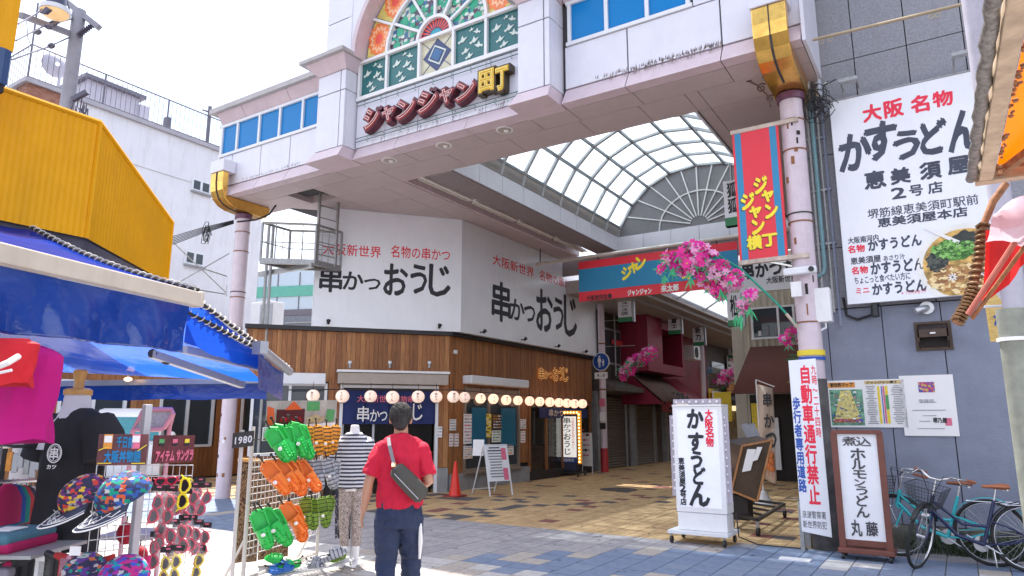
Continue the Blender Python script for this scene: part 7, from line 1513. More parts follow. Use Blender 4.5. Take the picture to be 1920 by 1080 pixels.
# bust mannequin with black shirt
c = PD(118, 1032, 3.65); bm_ = thing('bust_mannequin', 'white bust mannequin with wooden neck cap wearing a black T-shirt', 'mannequin', V((c.x, c.y, 0)))
bw = mat('bust_fabric', (.60, .57, .62), .8, var=.05); q = MB(); q.tube([V((c.x, c.y, 0)), V((c.x, c.y, 1.0))], .02, 8); q.build('stand_pole', chrome, bm_)
top = PD(143, 768, 3.65); rings = []
for z, rx, ry in ((-.22, .17, .10), (-.12, .14, .09), (-.06, .085, .08), (.0, .066, .066), (.055, .060, .060)): rings.append([V((top.x, top.y, top.z+z+.02))+VR*rx*math.cos(k*.3927)+V((-VR.y, VR.x, 0))*ry*math.sin(k*.3927) for k in range(16)])
q = MB(); q.loft(rings); q.build('neck', bw, bm_)
cap = mat('varnished_wood', (.55, .28, .08), .35, var=.3, scale=12); tz = top+V((0, 0, .075)); q = MB(); q.tube([tz, tz+V((0, 0, .025)), tz+V((0, 0, .035))], [.066, .066, .05], 20); q.tube([tz+V((0, 0, .03)), tz+V((0, 0, .06)), tz+V((0, 0, .12)), tz+V((0, 0, .13))], [.028, .022, .034, .028], 14); q.build('neck_cap', cap, bm_)
blk = mat('black_cotton', (.012, .012, .016), .85, var=.3, scale=4, bump=.35, bscale=7)
ts = thing('tshirt', 'black T-shirt with round white crest on the bust mannequin', 'shirt', c); rb_ = (VR*.93+V((.0, -.35, 0))).normalized(); q = loft_shirt(ts, V((c.x, c.y, c.z)), rb_, .36, .70, .24, blk, sleeve=.12, neck=.075); q.build('cloth', blk, ts)
nb = V((rb_.y, -rb_.x, 0)); lc = PD(102, 850, 3.49); nb = -V((FW.x, FW.y, 0)).normalized(); rb_ = VR
lg = MB(); lg.tube([lc+rb_*.034*math.cos(k*.2618)+V((0, 0, .044*math.sin(k*.2618))) for k in range(24)], .0028, 5, closed=True); lg.tube([lc+rb_*.028*math.cos(k*.2618)+V((0, 0, .036*math.sin(k*.2618))) for k in range(24)], .0014, 5, closed=True); lg.build('crest', M['paper'], ts)
text('串', M['paper'], ts, lc-rb_*.02+V((0, 0, .028)), rb_*.04, V((0, 0, -.056)), nb, fit=True, off=.03); text('カツ', M['paper'], ts, lc-rb_*.03+V((0, 0, -.052)), rb_*.05, V((0, 0, -.024)), nb, off=.04)
# hanging clothes row and folded piles below at left
cols = [(.55, .02, .12), (.02, .08, .35), (.0, .22, .18), (.45, .03, .03), (.03, .03, .05), (.5, .45, .5), (.6, .3, .4), (.05, .25, .45)]
for k in range(9):
    x = 4+k*9; c = PD(x, 985, 3.6+k*.05); m_ = mat('cloth_%d' % k, cols[k % 8], .85, var=.2); t = thing('hanging_garment', '%s coloured garment from the left on the low rail below the chrome frame' % ordn(k).replace('leftmost', 'first'), 'garment', c, 'garments on the low rail'); q = MB(); q.loft([[c+V((0, 0, z))+VR*.012*math.cos(a)+V((-VR.y, VR.x, 0))*w_*math.sin(a) for a in [j*.785 for j in range(8)]] for z, w_ in ((0, .13), (.12, .12), (.18, .07), (.20, .02))]); q.build('cloth', m_, t); q = MB(); q.tube([c+V((0, 0, .2)), c+V((0, 0, .23))], .004, 5); q.build('hook', chrome, t)
for k, (x, y, w_, cc, lb) in enumerate(((12, 1018, .26, (.36, .005, .08), 'crimson'), (14, 1003, .24, (.06, .16, .22), 'dull blue'), (0, 1062, .30, (.20, .18, .22), 'grey'))):
    c = PD(x, y, 3.3); t = thing('folded_shirt', lb+' folded shirt lying on the stall shelf at the left edge', 'shirt', c, 'folded shirts on the stall shelf'); q = MB(); q.frame(c, VR, FW*V((1, 1, 0)), Z_, w_, .34, .045); q.build('cloth', mat('folded_%d' % k, cc, .85, var=.2, bump=.3, bscale=12), t, bevel=.015)
    q = MB(); q.frame(c+V((0, 0, .026)), VR, FW*V((1, 1, 0)), Z_, .10, .12, .004); q.build('swing_tag', M['paper'], t)
q = MB(); c = PD(10, 1030, 3.3); q.frame(c, VR, FW*V((1, 1, 0)), Z_, .5, .4, .015); q.frame(c+V((0, 0, -.28)), VR, FW*V((1, 1, 0)), Z_, .5, .4, .015); [q.tube([V(((c+VR*e).x, (c+VR*e).y, 0)), c+VR*e], .012, 6) for e in (-.24, .24)]; solo(q, 'stall_shelf', M['alu'], 'metal stall shelf under the folded shirts at the lower left', 'shelf')
for k in range(16):
    c = PD(20+k*16+random.uniform(-4, 4), 1072+random.uniform(-6, 10), 3.2); m_ = random.choice([mat('sock_%d' % (k % 5), cols[(k*3) % 8], .85, var=.3), M['black'], M['paper']]); t = thing('packed_goods', '%s small packed souvenir from the left along the bottom edge of the stall' % ordn(k).replace('leftmost', 'first'), 'souvenir', c, 'small packed souvenirs in the stall bin'); q = MB(); q.frame(c, VR+V((0, 0, random.uniform(-.5, .5))), Z_, FW, .09, .13, .03); q.build('pack', m_, t, bevel=.01)
for k in range(7):
    c = PD(18+k*11, 870+random.uniform(-12, 12), 4.2); t = thing('trinket_pack', '%s glinting trinket bag from the left behind the black T-shirt' % ordn(k).replace('leftmost', 'first'), 'souvenir', c, 'trinket bags behind the black T-shirt'); q = MB(); q.frame(c, VR, Z_, FW, .035, .11, .02); q.build('bag', random.choice([M['paper'], ORG_, M['alu'], M['steel']]), t, bevel=.006)

# grid racks
grd = mat('white_wire_grid', (.62, .61, .62), .35, var=.05)
def gridpanel(p0, r_, d_, nx, ny, rad=.003):
    q = MB(); p0 = V(p0); r_ = V(r_); d_ = V(d_)
    for i in range(nx+1): q.tube([p0+r_*i/nx, p0+r_*i/nx+d_], rad, 4, caps=False)
    for j in range(ny+1): q.tube([p0+d_*j/ny, p0+d_*j/ny+r_], rad, 4, caps=False)
    return q
D1 = 3.3
gr = thing('grid_rack', 'white wire grid display rack with printed header boards holding caps and sunglasses', 'rack', PD(265, 1080, D1))
a = PD(182, 872, 3.2); b = PD(362, 872, 3.75); q = gridpanel(a, b-a, V((0, 0, -.75)), 13, 14, .0022); q.build('grid', grd, gr)
p = PD(270, 830, 3.4); q = MB(); q.box(V((p.x, p.y, .85)), (.035, .035, 1.66)); q.build('post', mat('grey_post', (.50, .49, .52), .4, metal=.3), gr, bevel=.004)
hd = thing('header_board', 'dark printed header board with cyan lettering and snack pictures above the caps', 'sign', PD(232, 845, 3.2)); HB = mat('header_brown_print', (.13, .03, .035), .4, var=.5, scale=8)
def hdr(t, x0, y0, x1, y1, Dp, D2=None):
    a = PD(x0, y0, Dp); b = PD(x1, y0, D2 or Dp); c = PD(x0, y1, Dp); r_ = b-a; d_ = V((0, 0, c.z-a.z)); n = r_.cross(d_).normalized(); n = -n if n.dot(CAM-a) < 0 else n; q = MB(); q.poly([a, b, b+d_, a+d_], -n*.006); q.build('board', HB, t); return a, r_, d_, n
a, r_, d_, n = hdr(hd, 186, 814, 279, 873, 3.2, 3.3); CY_ = mat('cyan_print', (.0, .20, .45), .5, var=.2)
text('千日前', CY_, hd, a+r_*.36+d_*.06+n*.002, r_*.34, d_*.4, n, off=.05); text('大阪丼物語', CY_, hd, a+r_*.14+d_*.52+n*.002, r_*.74, d_*.40, n, off=.05)
for u, m_ in ((.16, 'p1'), (.72, 'p2')): q = MB(); q.frame(a+r_*(u+.03)+d_*.24+n*.003, r_, d_, n, .035, .065, .003); q.build('snack_print', ORG_ if m_ == 'p1' else PINK, hd, bevel=.001); q = MB(); q.frame(a+r_*(u+.03)+d_*.16+n*.005, r_, d_, n, .03, .03, .003); q.build('snack_print', M['paper'], hd)
for u0, v0, u1, v1 in ((.02, .52, .2, .4), (.8, .55, .98, .35), (.02, .93, .3, .93), (.7, .95, .98, .95)): q = MB(); q.beam(a+r_*u0+d_*v0+n*.003, a+r_*u1+d_*v1+n*.003, .004, .004); q.build('stripe_print', YLW, hd)
hd2 = thing('header_board', 'printed header board with pink lettering and little sunglasses pictures above the sunglasses', 'sign', PD(325, 840, 3.4)); a, r_, d_, n = hdr(hd2, 290, 816, 366, 870, 3.35, 3.6)
text('アイテム', PINK, hd2, a+r_*.04+d_*.52+n*.002, r_*.46, d_*.44, n, off=.06); text('サングラ', PINK, hd2, a+r_*.54+d_*.50+n*.002, r_*.44, d_*.44, n, off=.06)
for u, m_ in ((.08, GRN), (.40, PINK), (.70, YLW)):
    q = MB(); q.frame(a+r_*(u+.09)+d_*.22+n*.003, r_, d_, n, .030, .022, .002); q.build('glasses_print', m_, hd2)
    for e in (-.008, .008): q = MB(); q.tube([a+r_*(u+.09)+d_*.33+n*.002+r_.normalized()*e, a+r_*(u+.09)+d_*.33+n*.006+r_.normalized()*e], .0075, 10); q.build('lens_print', M['ink'], hd2)
# caps
hatm = [pattern('cap_cloth_%d' % k, c_, 46, 'VOR', .8, stretch=(1, 1, 1.8)) for k, c_ in enumerate((
    [(0, (.02, .02, .06)), (.22, (.50, .04, .03)), (.36, (.62, .38, .03)), (.50, (.30, .26, .28)), (.60, (.12, .02, .15)), (.78, (.02, .02, .05))],
    [(0, (.02, .03, .10)), (.22, (.0, .24, .16)), (.38, (.55, .08, .02)), (.5, (.45, .42, .42)), (.58, (.02, .08, .30)), (.78, (.03, .02, .06))],
    [(0, (.03, .02, .08)), (.25, (.0, .20, .16)), (.4, (.50, .12, .04)), (.55, (.40, .38, .40)), (.66, (.10, .03, .22)), (.84, (.02, .02, .06))],
    [(0, (.40, .01, .16)), (.25, (.03, .06, .40)), (.42, (.35, .33, .36)), (.55, (.25, .01, .22)), (.68, (.0, .22, .28)), (.84, (.04, .02, .08))]))]
def cap(lab, px, py, D, r, hm, rot, tiltx):
    c = PD(px, py, D); t = thing('baseball_cap', lab, 'cap', c, 'patterned caps on the grid rack')
    Mx = Matrix.Rotation(AZ+rot, 3, 'Z') @ Matrix.Rotation(tiltx, 3, 'X'); tr = lambda p: c+Mx @ V(p)
    q = MB(); rings = []
    for i in range(9):
        a = i/8*math.pi/2; rings.append([tr((r*math.cos(a)**.8*math.cos(k*.3142), r*1.12*math.cos(a)**.8*math.sin(k*.3142), r*1.05*math.sin(a))) for k in range(20)])
    q.loft(rings, cap=False); q.build('crown', hm, t)
    P = []
    for i in range(6):
        u = i/5; P.append([tr((r*(1.01+.10*u)*math.sin(R(a)), -r*1.12*math.cos(R(a))-u*r*.95*max(0, math.cos(R(a)))**.55, .004-.10*r*u-.22*r*u*math.sin(R(a))**2)) for a in [-80+10*k for k in range(17)]])
    q = MB(); q.grid(P); o = q.build('peak', mat('cap_peak', (.02, .025, .06), .6, var=.2), t); solidify(o, .006)
    q = MB(); q.tube([p+Mx @ V((0, 0, .004)) for p in P[5]], .0032, 5); q.tube([p+Mx @ V((0, 0, .005)) for p in P[4]], .0015, 5)
    rnd = random.Random(px+py)
    for k in range(14): i = rnd.randint(1, 3); a = rnd.randint(2, 13); q.tube([P[i][a]+Mx @ V((0, 0, .005)), P[i+1][a+1]+Mx @ V((0, 0, .005)), P[i][a+2]+Mx @ V((0, 0, .005))], .0016, 4)
    q.build('peak_trim', M['paper'], t)
    q = MB(); q.ell(tr((0, 0, r*.93)), .010, 8, 5); q.build('button', hm, t)
    o = tr((-r*.45, -r*1.05, r*.30)); o2 = tr((r*.45, -r*1.05, r*.30)); nn_ = Mx @ V((0, -1, .15)); rr_ = (o2-o); text('OSAKA' if False else 'BOY', M['paper'], t, o+nn_*.012, rr_, (Mx @ V((0, 0, -1)))*r*.42, nn_, off=.04)
    # little outlined triangles
    q = MB(); rnd = random.Random(px)
    for k in range(16):
        th = rnd.uniform(3.0, 6.3); ph = rnd.uniform(.35, 1.1); f = lambda th, ph: tr((r*1.01*math.cos(ph)*math.cos(th), r*1.13*math.cos(ph)*math.sin(th), r*.93*math.sin(ph))); tri = [f(th, ph), f(th+.22, ph+.02), f(th+.1, ph+.24)]; q.tube(tri, .002, 4, closed=True)
    q.build('outline_print', M['paper'], t)
cap('patterned cap with yellow and red cloth, left one of the upper pair on the rack', 162, 935, 3.2, .098, hatm[0], -.75, .55)
cap('patterned cap with green and orange cloth, right one of the upper pair on the rack', 236, 935, 3.05, .104, hatm[1], -.75, .55)
cap('patterned cap with a price tag at the bottom edge, left of the magenta one', 158, 1082, 3.1, .090, hatm[2], .1, .5)
cap('magenta patterned cap at the bottom edge, right of the tagged one', 232, 1092, 3.0, .098, hatm[3], -.1, .5)
q = MB(); q.frame(PD(141, 1033, 3.0), VR, Z_, FW, .045, .035, .003); solo(q, 'price_tag', M['paper'], 'small blank white tag on the lower left patterned cap', 'tag')
# red bag things behind grid
for k, (x, y, r_) in enumerate(((236, 1000, .07), (300, 1000, .05), (262, 1040, .06))):
    c = PD(x, y, 3.75); t = thing('red_pouch', ('red pouch behind the grid under the right patterned cap', 'red pouch behind the grid beside the grey post', 'dark red pouch low behind the grid')[k], 'pouch', c, 'red pouches behind the wire grid'); q = MB(); q.ell(c, (r_, r_*.5, r_*.8)); q.build('bag', mat('red_pouch_cloth', (.45, .01, .03), .7, var=.2), t); q = MB(); q.tube([c+V((0, 0, r_*.8)), c+V((0, 0, r_*1.2))], .004, 5); q.build('loop', M['black'], t)
# sunglasses in clear packs
clr = bpy.data.materials.new('clear_plastic_bag'); clr.use_nodes = True; nt = clr.node_tree; b_ = nt.nodes['Principled BSDF']; b_.inputs['Base Color'].default_value = (.9, .88, .9, 1); b_.inputs['Alpha'].default_value = .07; b_.inputs['Roughness'].default_value = .12; MATS['clear'] = clr
def sunglasses(lab, px, py, D, fr_m, ang, sc=1.0, packed=True, hdr_=True, hide=None):
    c = PD(px, py, D); t = thing('sunglasses_pack' if packed else 'sunglasses', lab, 'sunglasses', c, 'novelty sunglasses on the rack')
    u = (VR*math.cos(ang)+Z_*math.sin(ang)).normalized(); n = -V((FW.x, FW.y, 0)).normalized(); v = n.cross(u); s = sc
    q = MB(); ln = MB()
    for e in (-1, 1):
        o = c+u*.033*s*e; q.tube([o+u*.031*s*math.cos(k*.5236)+v*(.021*s*math.sin(k*.5236)+.006*abs(math.cos(k*.5236)))+n*.003 for k in range(12)], .0055*s, 6, closed=True); ln.loft([[o+u*.029*s*math.cos(k*.5236)+v*.020*s*math.sin(k*.5236)+n*e2 for k in range(12)] for e2 in (0, .002)])
        q.tube([c+u*.060*s*e, c+u*.062*s*e-n*.03, c+u*.05*s*e-n*.06], .003*s, 5)
        q.tube([o+u*e*.028*s+v*.012*s, o+u*e*.045*s+v*.026*s], [.006*s, .002*s], 5)
    q.tube([c-u*.008*s, c+u*.008*s+v*.004*s], .004*s, 5); q.build('frame', fr_m, t); ln.build('lens', mat('smoke_lens', (.03, .02, .03), .1), t)
    if packed:
        w2 = .034*s; q = MB(); q.loft([[c+u*a*s+v*b*s+n*(.006+d*(1+.3*math.sin(k*9.1+px))) for k, (a, b, d) in enumerate(((-.085, -.036, .0), (.085, -.036, .0), (.085, .036, .0), (-.085, .036, .0)))], [c+u*a*s+v*b*s+n*(.028+.012*math.sin(k*5.3+px)) for k, (a, b) in enumerate(((-.06, -.026), (.06, -.026), (.06, .026), (-.06, .026)))]]); q.build('bag', clr, t)
    if hdr_:
        h = c+V((0, 0, .088*s+.0)) if abs(math.sin(ang)) > .5 else c+V((0, 0, .05)); q = MB(); q.frame(h+V((0, 0, .01)), VR, Z_, n, .060, .026, .004); q.build('header_card', M['black'], t); q = MB(); q.frame(h+V((-.004, 0, .008))+n*.003, VR, Z_, n, .036, .009, .002); q.frame(h+V((.01, 0, .015))+n*.003, VR, Z_, n, .02, .006, .002); q.build('card_print', PINK, t)
    return t
pkf = mat('pink_glasses_frame', (.55, .008, .05), .3, var=.2); ylf = mat('yellow_glasses_frame', (.80, .60, .01), .3, var=.1)
i = 0
for (x, y, D, m_, an) in ((293, 955, 3.3, pkf, 1.35), (318, 955, 3.35, pkf, 1.5), (333, 940, 3.5, pkf, 1.6), (362, 945, 3.7, pkf, 1.45), (383, 945, 3.7, pkf, 1.15), (322, 1018, 3.35, pkf, 1.7), (344, 1010, 3.4, pkf, 1.75), (368, 1015, 3.7, pkf, 1.6), (383, 1020, 3.75, pkf, 1.45), (302, 1005, 3.5, pkf, 1.5), (305, 948, 3.45, pkf, 1.2), (346, 958, 3.55, pkf, 1.9), (372, 935, 3.8, pkf, 1.7), (332, 1022, 3.5, pkf, 1.3), (356, 1008, 3.6, pkf, 1.9), (290, 1040, 3.5, pkf, 1.6), (376, 1040, 3.8, pkf, 1.4)):
    sunglasses('pink framed sunglasses in a clear bag, %s of the pink ones on the rack' % ordn(i).replace('leftmost', 'first'), x, y, D, m_, an, .95); i += 1
for j, (x, y, D, an) in enumerate(((310, 1070, 3.3, 1.5), (330, 1066, 3.3, 1.5), (372, 1062, 3.7, 1.4))): sunglasses('yellow framed sunglasses in a clear bag, %s along the bottom of the rack' % ordn(j).replace('leftmost', 'first'), x, y, D, ylf, an, .9)
sunglasses('unpacked bright yellow sunglasses hooked upright on the rack', 346, 925, 3.3, ylf, 1.5, 1.05, False, False)
sunglasses('unpacked pink sunglasses hooked sideways at the top of the rack', 312, 903, 3.4, pkf, .1, .8, False, False)
# pink folding chair
c = PD(287, 795, 5.2); t = thing('folding_chair', 'pink folding chair backrest standing behind the header boards', 'chair', (c.x, c.y, 0)); pkc = mat('pink_tube_paint', (.70, .28, .33), .35, var=.05)
P = [PD(x, y, 5.2) for x, y in ((249, 806), (268, 772), (278, 768), (322, 768), (325, 775), (308, 802), (300, 805))]; q = MB(); q.tube(P, .018, 8, closed=True); q.tube([P[0], V((P[0].x, P[0].y, 0))], .016, 8); q.tube([P[4]+V((0, 0, 0)), PD(318, 800, 5.25), V((PD(318, 800, 5.25).x, PD(318, 800, 5.25).y, 0))], .016, 8); q.tube([P[0]+V((.02, 0, 0)), PD(252, 770, 5.2)+V((0, 0, -.14))], .012, 6); q.build('frame', pkc, t); q = MB(); q.poly(P, FW*.004); q.build('backrest', mat('pale_grey_vinyl', (.42, .36, .38), .4, var=.4, scale=18), t)
c2 = c+V((0, 0, -.75)); q = MB(); q.frame(c2+V((.1, -.1, 0)), VR, V((-VR.y, VR.x, 0)), Z_, .36, .36, .03); q.build('seat', MATS['pale_grey_vinyl'], t)

# ------------------------------------------------ sandal rack
SD = 7.7
sr_ = thing('sandal_rack', 'white wire grid rack full of crocodile sandals with a picture header on top', 'rack', PD(520, 1050, 7.6))
Lp, Rp = PD(470, 870, 7.0), PD(603, 860, 8.4); L0 = V((Lp.x, Lp.y, 0)); R0_ = V((Rp.x, Rp.y, 0)); rr = R0_-L0
zt = PD(470, 852, 7.0).z; zb = .33
q = gridpanel(V((L0.x, L0.y, zt)), rr, V((0, 0, zb-zt)), 20, 15, .0045); q.build('grid', grd, sr_)
q = MB(); [q.tube([p, p+V((0, 0, 1.55))], .020, 8) for p in (L0, R0_)]; fwd = V((rr.y, -rr.x, 0)).normalized()*.28
for p in (L0, R0_): q.tube([p-fwd+V((0, 0, .03)), p+fwd+V((0, 0, .03))], .016, 6); q.tube([p-fwd*.9+V((0, 0, .03)), p+V((0, 0, .5))], .012, 6)
q.tube([L0+V((0, 0, .12)), R0_+V((0, 0, .12))], .018, 6); P1 = PD(438, 1040, 6.7); q.tube([V((P1.x, P1.y, 0)), V((P1.x, P1.y, 1.52))], .018, 8); q.tube([V((P1.x, P1.y, .05)), L0+V((0, 0, .05))], .014, 6); q.build('frame', mat('ivory_tube', (.58, .54, .50), .4, var=.05), sr_)
for z in (1.42, 1.12, .64):
    q = MB(); [q.tube([L0+rr*u+V((0, 0, z)), L0+rr*u+fwd*.6+V((0, 0, z+.01)), L0+rr*u+fwd*.62+V((0, 0, z+.04))], .005, 5) for u in [k/11 for k in range(12)]]; q.build('hook', M['black'], sr_)
hb = thing('header_board', 'clear header board with red fin and green crocodile pictures on top of the sandal rack', 'sign', PD(560, 770, 7.4))
a = PD(502, 752, 7.0); b = PD(632, 750, 8.2); c = PD(496, 800, 7.0); r_ = b-a; d_ = V((0, 0, c.z-a.z)); n = r_.cross(d_).normalized(); n = -n if n.dot(CAM-a) < 0 else n
q = MB(); q.poly([a, b, b+d_, a+d_], -n*.01); q.build('board', mat('header_base', (.45, .40, .36), .3, var=.4, scale=5), hb)
def hp2(pts, m_, dy): q = MB(); q.poly([a+r_*u+d_*v+n*dy for u, v in pts], n*.002); q.build('print', m_, hb)
hp2([(.12, .35), (.50, .35), (.50, .98), (.12, .98)], mat('print_maroon', (.10, .015, .02), .4), .002); hp2([(.22, .38), (.34, .02), (.38, .14), (.46, .38)], mat('print_vermilion', (.75, .12, .03), .4), .004); hp2([(.0, .2), (.08, .3), (.10, .95), (.0, .95)], MATS['print_vermilion'], .004); hp2([(.53, .05), (.72, .05), (.72, .45), (.53, .45)], GRN, .003); hp2([(.54, .75), (.66, .62), (.82, .8), (.72, .98), (.54, .95)], mat('print_straw', (.55, .42, .22), .5, var=.5, scale=20), .003); hp2([(.84, .4), (.97, .45), (.95, .95), (.82, .95)], GRN, .003)
text('大阪サンダル', M['red'], hb, a+r_*.16+d_*.66+n*.005, r_*.30, d_*.2, n, off=.03)
q = MB(); q.poly([a+d_*1.02-r_*.03, b+d_*1.02, b+d_*1.55, a+d_*1.55-r_*.03], -n*.01); q.build('lower_board', M['paper'], hb)
t = thing('price_sign', 'small dark price board reading 1980 on the left post of the sandal rack', 'sign', PD(456, 824, 6.7)); c = PD(456, 824, 6.65); rv = (VR+V((0, 0, .12))).normalized(); uv = V((-.05, 0, 1)); q = MB(); q.frame(c, rv, Z_, FW*V((1, 1, 0)), .20, .14, .008); q.build('board', mat('price_black', (.05, .045, .04), .6, var=.4, scale=20), t); nn2 = -V((FW.x, FW.y, 0)).normalized(); text('1980', M['paper'], t, c-rv*.09+V((0, 0, .045))+nn2*.008, rv*.18, V((0, 0, -.09)), nn2, off=.03)
# sandals
def sandal_mesh(base, hgt=.06):
    q = MB(); out = [(0, .0), (.028, .004), (.042, .04), (.040, .09), (.037, .13), (.044, .18), (.042, .225), (.022, .258), (0, .266)]
    ring = [(x, y) for x, y in out]+[(-x, y) for x, y in out[::-1][1:-1]]
    q.loft([[V((x*s, .133+(y-.133)*s, z)) for x, y in ring] for s, z in ((.92, 0), (1.02, .008), (1.02, .024), (.93, .034))])
    P = []
    for i in range(8):
        v = i/7; y = .115+v*.14; wd = .047*(1-.55*v**3); h = .034+hgt*(1-v**2*.85)*(.9+.1*math.sin(v*12)); P.append([V((wd*math.cos(math.pi*k/10), y, .018+(h-.018)*math.sin(math.pi*k/10)**.8)) for k in range(11)])
    q.grid(P); q.grid([[p*.0+V((p.x*.92, p.y, p.z*.94)) for p in r__] for r__ in P])
    q.tube([V((-.046, .12, .035)), V((-.045, .02, .055)), V((0, -.012, .06)), V((.045, .02, .055)), V((.046, .12, .035))], .008, 6)
    for i in range(5):
        for e in (-.018, .018): q.loft([[V((e+s*.009*math.cos(a), .135+i*.022+s*.009*math.sin(a), .034+hgt*(1-(i/6)**2*.8)*.97+z)) for a in (0, 1.57, 3.14, 4.71)] for s, z in ((1, -.01), (.1, .014))], smooth=False)
    for k in range(9): a = math.pi*(.05+.9*k/8); q.loft([[V((.040*math.cos(a)+s*.008*math.cos(b), .215+.045*math.sin(a)+s*.008*math.sin(b), .034+z)) for b in (0, 1.57, 3.14, 4.71)] for s, z in ((1, -.004), (.1, .016))], smooth=False)
    for e in (-.022, .022): q.ell((e, .232, .052), (.010, .010, .012), 8, 5)
    return q
cro = {'green': mat('green_foam', (.02, .50, .08), .45, var=.12), 'orange': mat('orange_foam', (.85, .19, .02), .45, var=.1), 'tiger': pattern('tiger_foam', [(0, (.82, .33, .02)), (.36, (.07, .035, .01)), (.46, (.85, .36, .02)), (.78, (.08, .04, .01))], 9, 'WAVE', .45, stretch=(1, 1, 1), dist=1.5), 'grey': pattern('grey_tiger_foam', [(0, (.42, .44, .50)), (.36, (.10, .11, .13)), (.46, (.5, .52, .56)), (.78, (.10, .10, .12))], 9, 'WAVE', .45, dist=1.5), 'olive': pattern('olive_tiger_foam', [(0, (.14, .28, .02)), (.36, (.03, .06, .01)), (.46, (.40, .52, .03)), (.66, (.16, .27, .02)), (.84, (.03, .06, .01))], 9, 'WAVE', .45, dist=1.5), 'blue': mat('blue_foam', (.02, .14, .50), .45, var=.1)}
proto = {}
def sandal(kind, lab, p, rot, sc=1.25):
    if kind not in proto:
        t = thing('novelty_sandal', lab, 'sandal', (0, 0, 0), 'crocodile sandals on the rack'); sandal_mesh(0).build('foam_body', cro[kind], t)
        q = MB(); q.tube([V((.012, .15, .098)), V((.012, .152, .102))], .014, 14); q.build('round_tag', M['paper'], t); q = MB(); q.tube([V((0, .0, .06)), V((.0, -.05, .08))], .006, 5); q.ell((0, -.06, .085), .012, 6, 4); q.build('hang_loop', M['black'], t); proto[kind] = t; o = t
    else: o = copy_tree(proto[kind], label=lab)
    o.location = V(p); o.rotation_euler = rot; o.scale = (sc, sc, sc); return o
rows = [('green', 'top', [(508, 832), (522, 826), (537, 828), (548, 822), (562, 826)], 'green'), ('tiger', 'top', [(580, 828), (597, 826), (614, 828), (632, 826)], 'orange tiger striped'),
        ('orange', 'middle', [(502, 895), (521, 892), (534, 890), (548, 892), (562, 894)], 'plain orange'), ('grey', 'middle', [(583, 890), (598, 890), (615, 888), (631, 890)], 'grey striped'),
        ('green', 'bottom', [(482, 985), (497, 982), (513, 985)], 'green'), ('orange', 'bottom', [(532, 972), (552, 976)], 'plain orange'), ('olive', 'bottom', [(577, 960), (590, 962), (606, 960), (621, 958)], 'olive striped')]
rnd = random.Random(6)
for kind, rn, pts, nm in rows:
    for i, (x, y) in enumerate(pts):
        Dp = 6.65+(x-470)/160*1.35; p = PD(x-3, y-28, Dp)
        lean = {'green': .45, 'orange': .55, 'tiger': .05, 'grey': .1, 'olive': .05}[kind]+rnd.uniform(-.2, .2)
        # toe down, top of the shoe facing the street
        Mr = Matrix.Rotation(AZ+.25+rnd.uniform(-.22, .22), 3, 'Z') @ Matrix.Rotation(-lean, 3, 'Y') @ Matrix.Rotation(R(90), 3, 'X')
        Mr = Mr @ Matrix.Rotation(math.pi, 3, 'Z')
        sandal(kind, '%s sandal, %s in its bunch on the %s row of the rack' % (nm, ordn(i), rn), p, Mr.to_euler(), 1.42 if kind in ('green', 'orange') else 1.22)
for i, (x, y, k) in enumerate(((505, 1072, 'blue'), (525, 1066, 'blue'), (545, 1064, 'green'), (560, 1058, 'green'), (582, 1060, 'grey'), (600, 1052, 'grey'), (620, 1050, 'olive'))):
    p = PZ(x, y+5, .12); sandal(k, '%s sandal from the left lying in the low bin of the rack' % ordn(i).replace('leftmost', 'first'), p, (R(10*(i % 3)), R(8), i*1.1), 1.1)
q = MB(); A_ = PZ(480, 1088, .08); B_ = PZ(640, 1058, .08); q = gridpanel(A_, B_-A_, V((-.10, .45, 0)), 14, 6, .006); q.tube([A_, B_], .012, 6); q.build('low_bin', grd, sr_)
# leopard cloth
lep = pattern('leopard_cloth', [(0, (.05, .025, .015)), (.47, (.42, .27, .15)), (.53, (.06, .03, .02)), (.60, (.36, .22, .12))], 17, 'LEO', .85, dist=3.0, stretch=(1.4, 1.4, .8))
t = thing('leopard_scarf', 'long brown leopard print cloth hanging behind the left post of the sandal rack', 'cloth', PD(455, 960, 7.2)); P = []
for j in range(9):
    v = j/8; l = PD(447-v*14, 866+v*190, 7.3); r_2 = PD(487-v*4, 868+v*185, 7.5); P.append([l.lerp(r_2, i/10)+V((0, .02*math.sin(i*1.4+j*.3), 0)) for i in range(11)])
q = MB(); q.grid(P); o = q.build('cloth', lep, t); solidify(o, .004); q = MB(); q.tube([P[0][0]+V((0, 0, .02)), P[0][-1]+V((0, 0, .02))], .02, 8); q.build('hanger', MATS['varnished_wood'], t)
t = thing('leopard_scarf', 'wide brown leopard print cloth behind the wire grid of the sandal rack', 'cloth', PD(540, 940, 8.3)); P = []
for j in range(9):
    v = j/8; l = PD(487-v*2, 868+v*182, 8.3); r_2 = PD(545-v*5, 868+v*175, 8.4); P.append([l.lerp(r_2, i/10)+V((0, .02*math.sin(i*1.2+j*.5), 0)) for i in range(11)])
q = MB(); q.grid(P); o = q.build('cloth', lep, t); solidify(o, .004); q = MB(); q.tube([P[0][0], P[0][-1]], .012, 6); q.build('hanger', M['black'], t)
t = thing('dark_garment', 'dark patterned garment hanging behind the sandal rack next to the dressed mannequin', 'garment', PD(645, 950, 8.7)); P = []
for j in range(7):
    v = j/6; l = PD(628, 900+v*110, 8.8); r_2 = PD(668, 900+v*112, 8.8); P.append([l.lerp(r_2, i/8)+V((0, .03*math.sin(i*1.4), 0)) for i in range(9)])
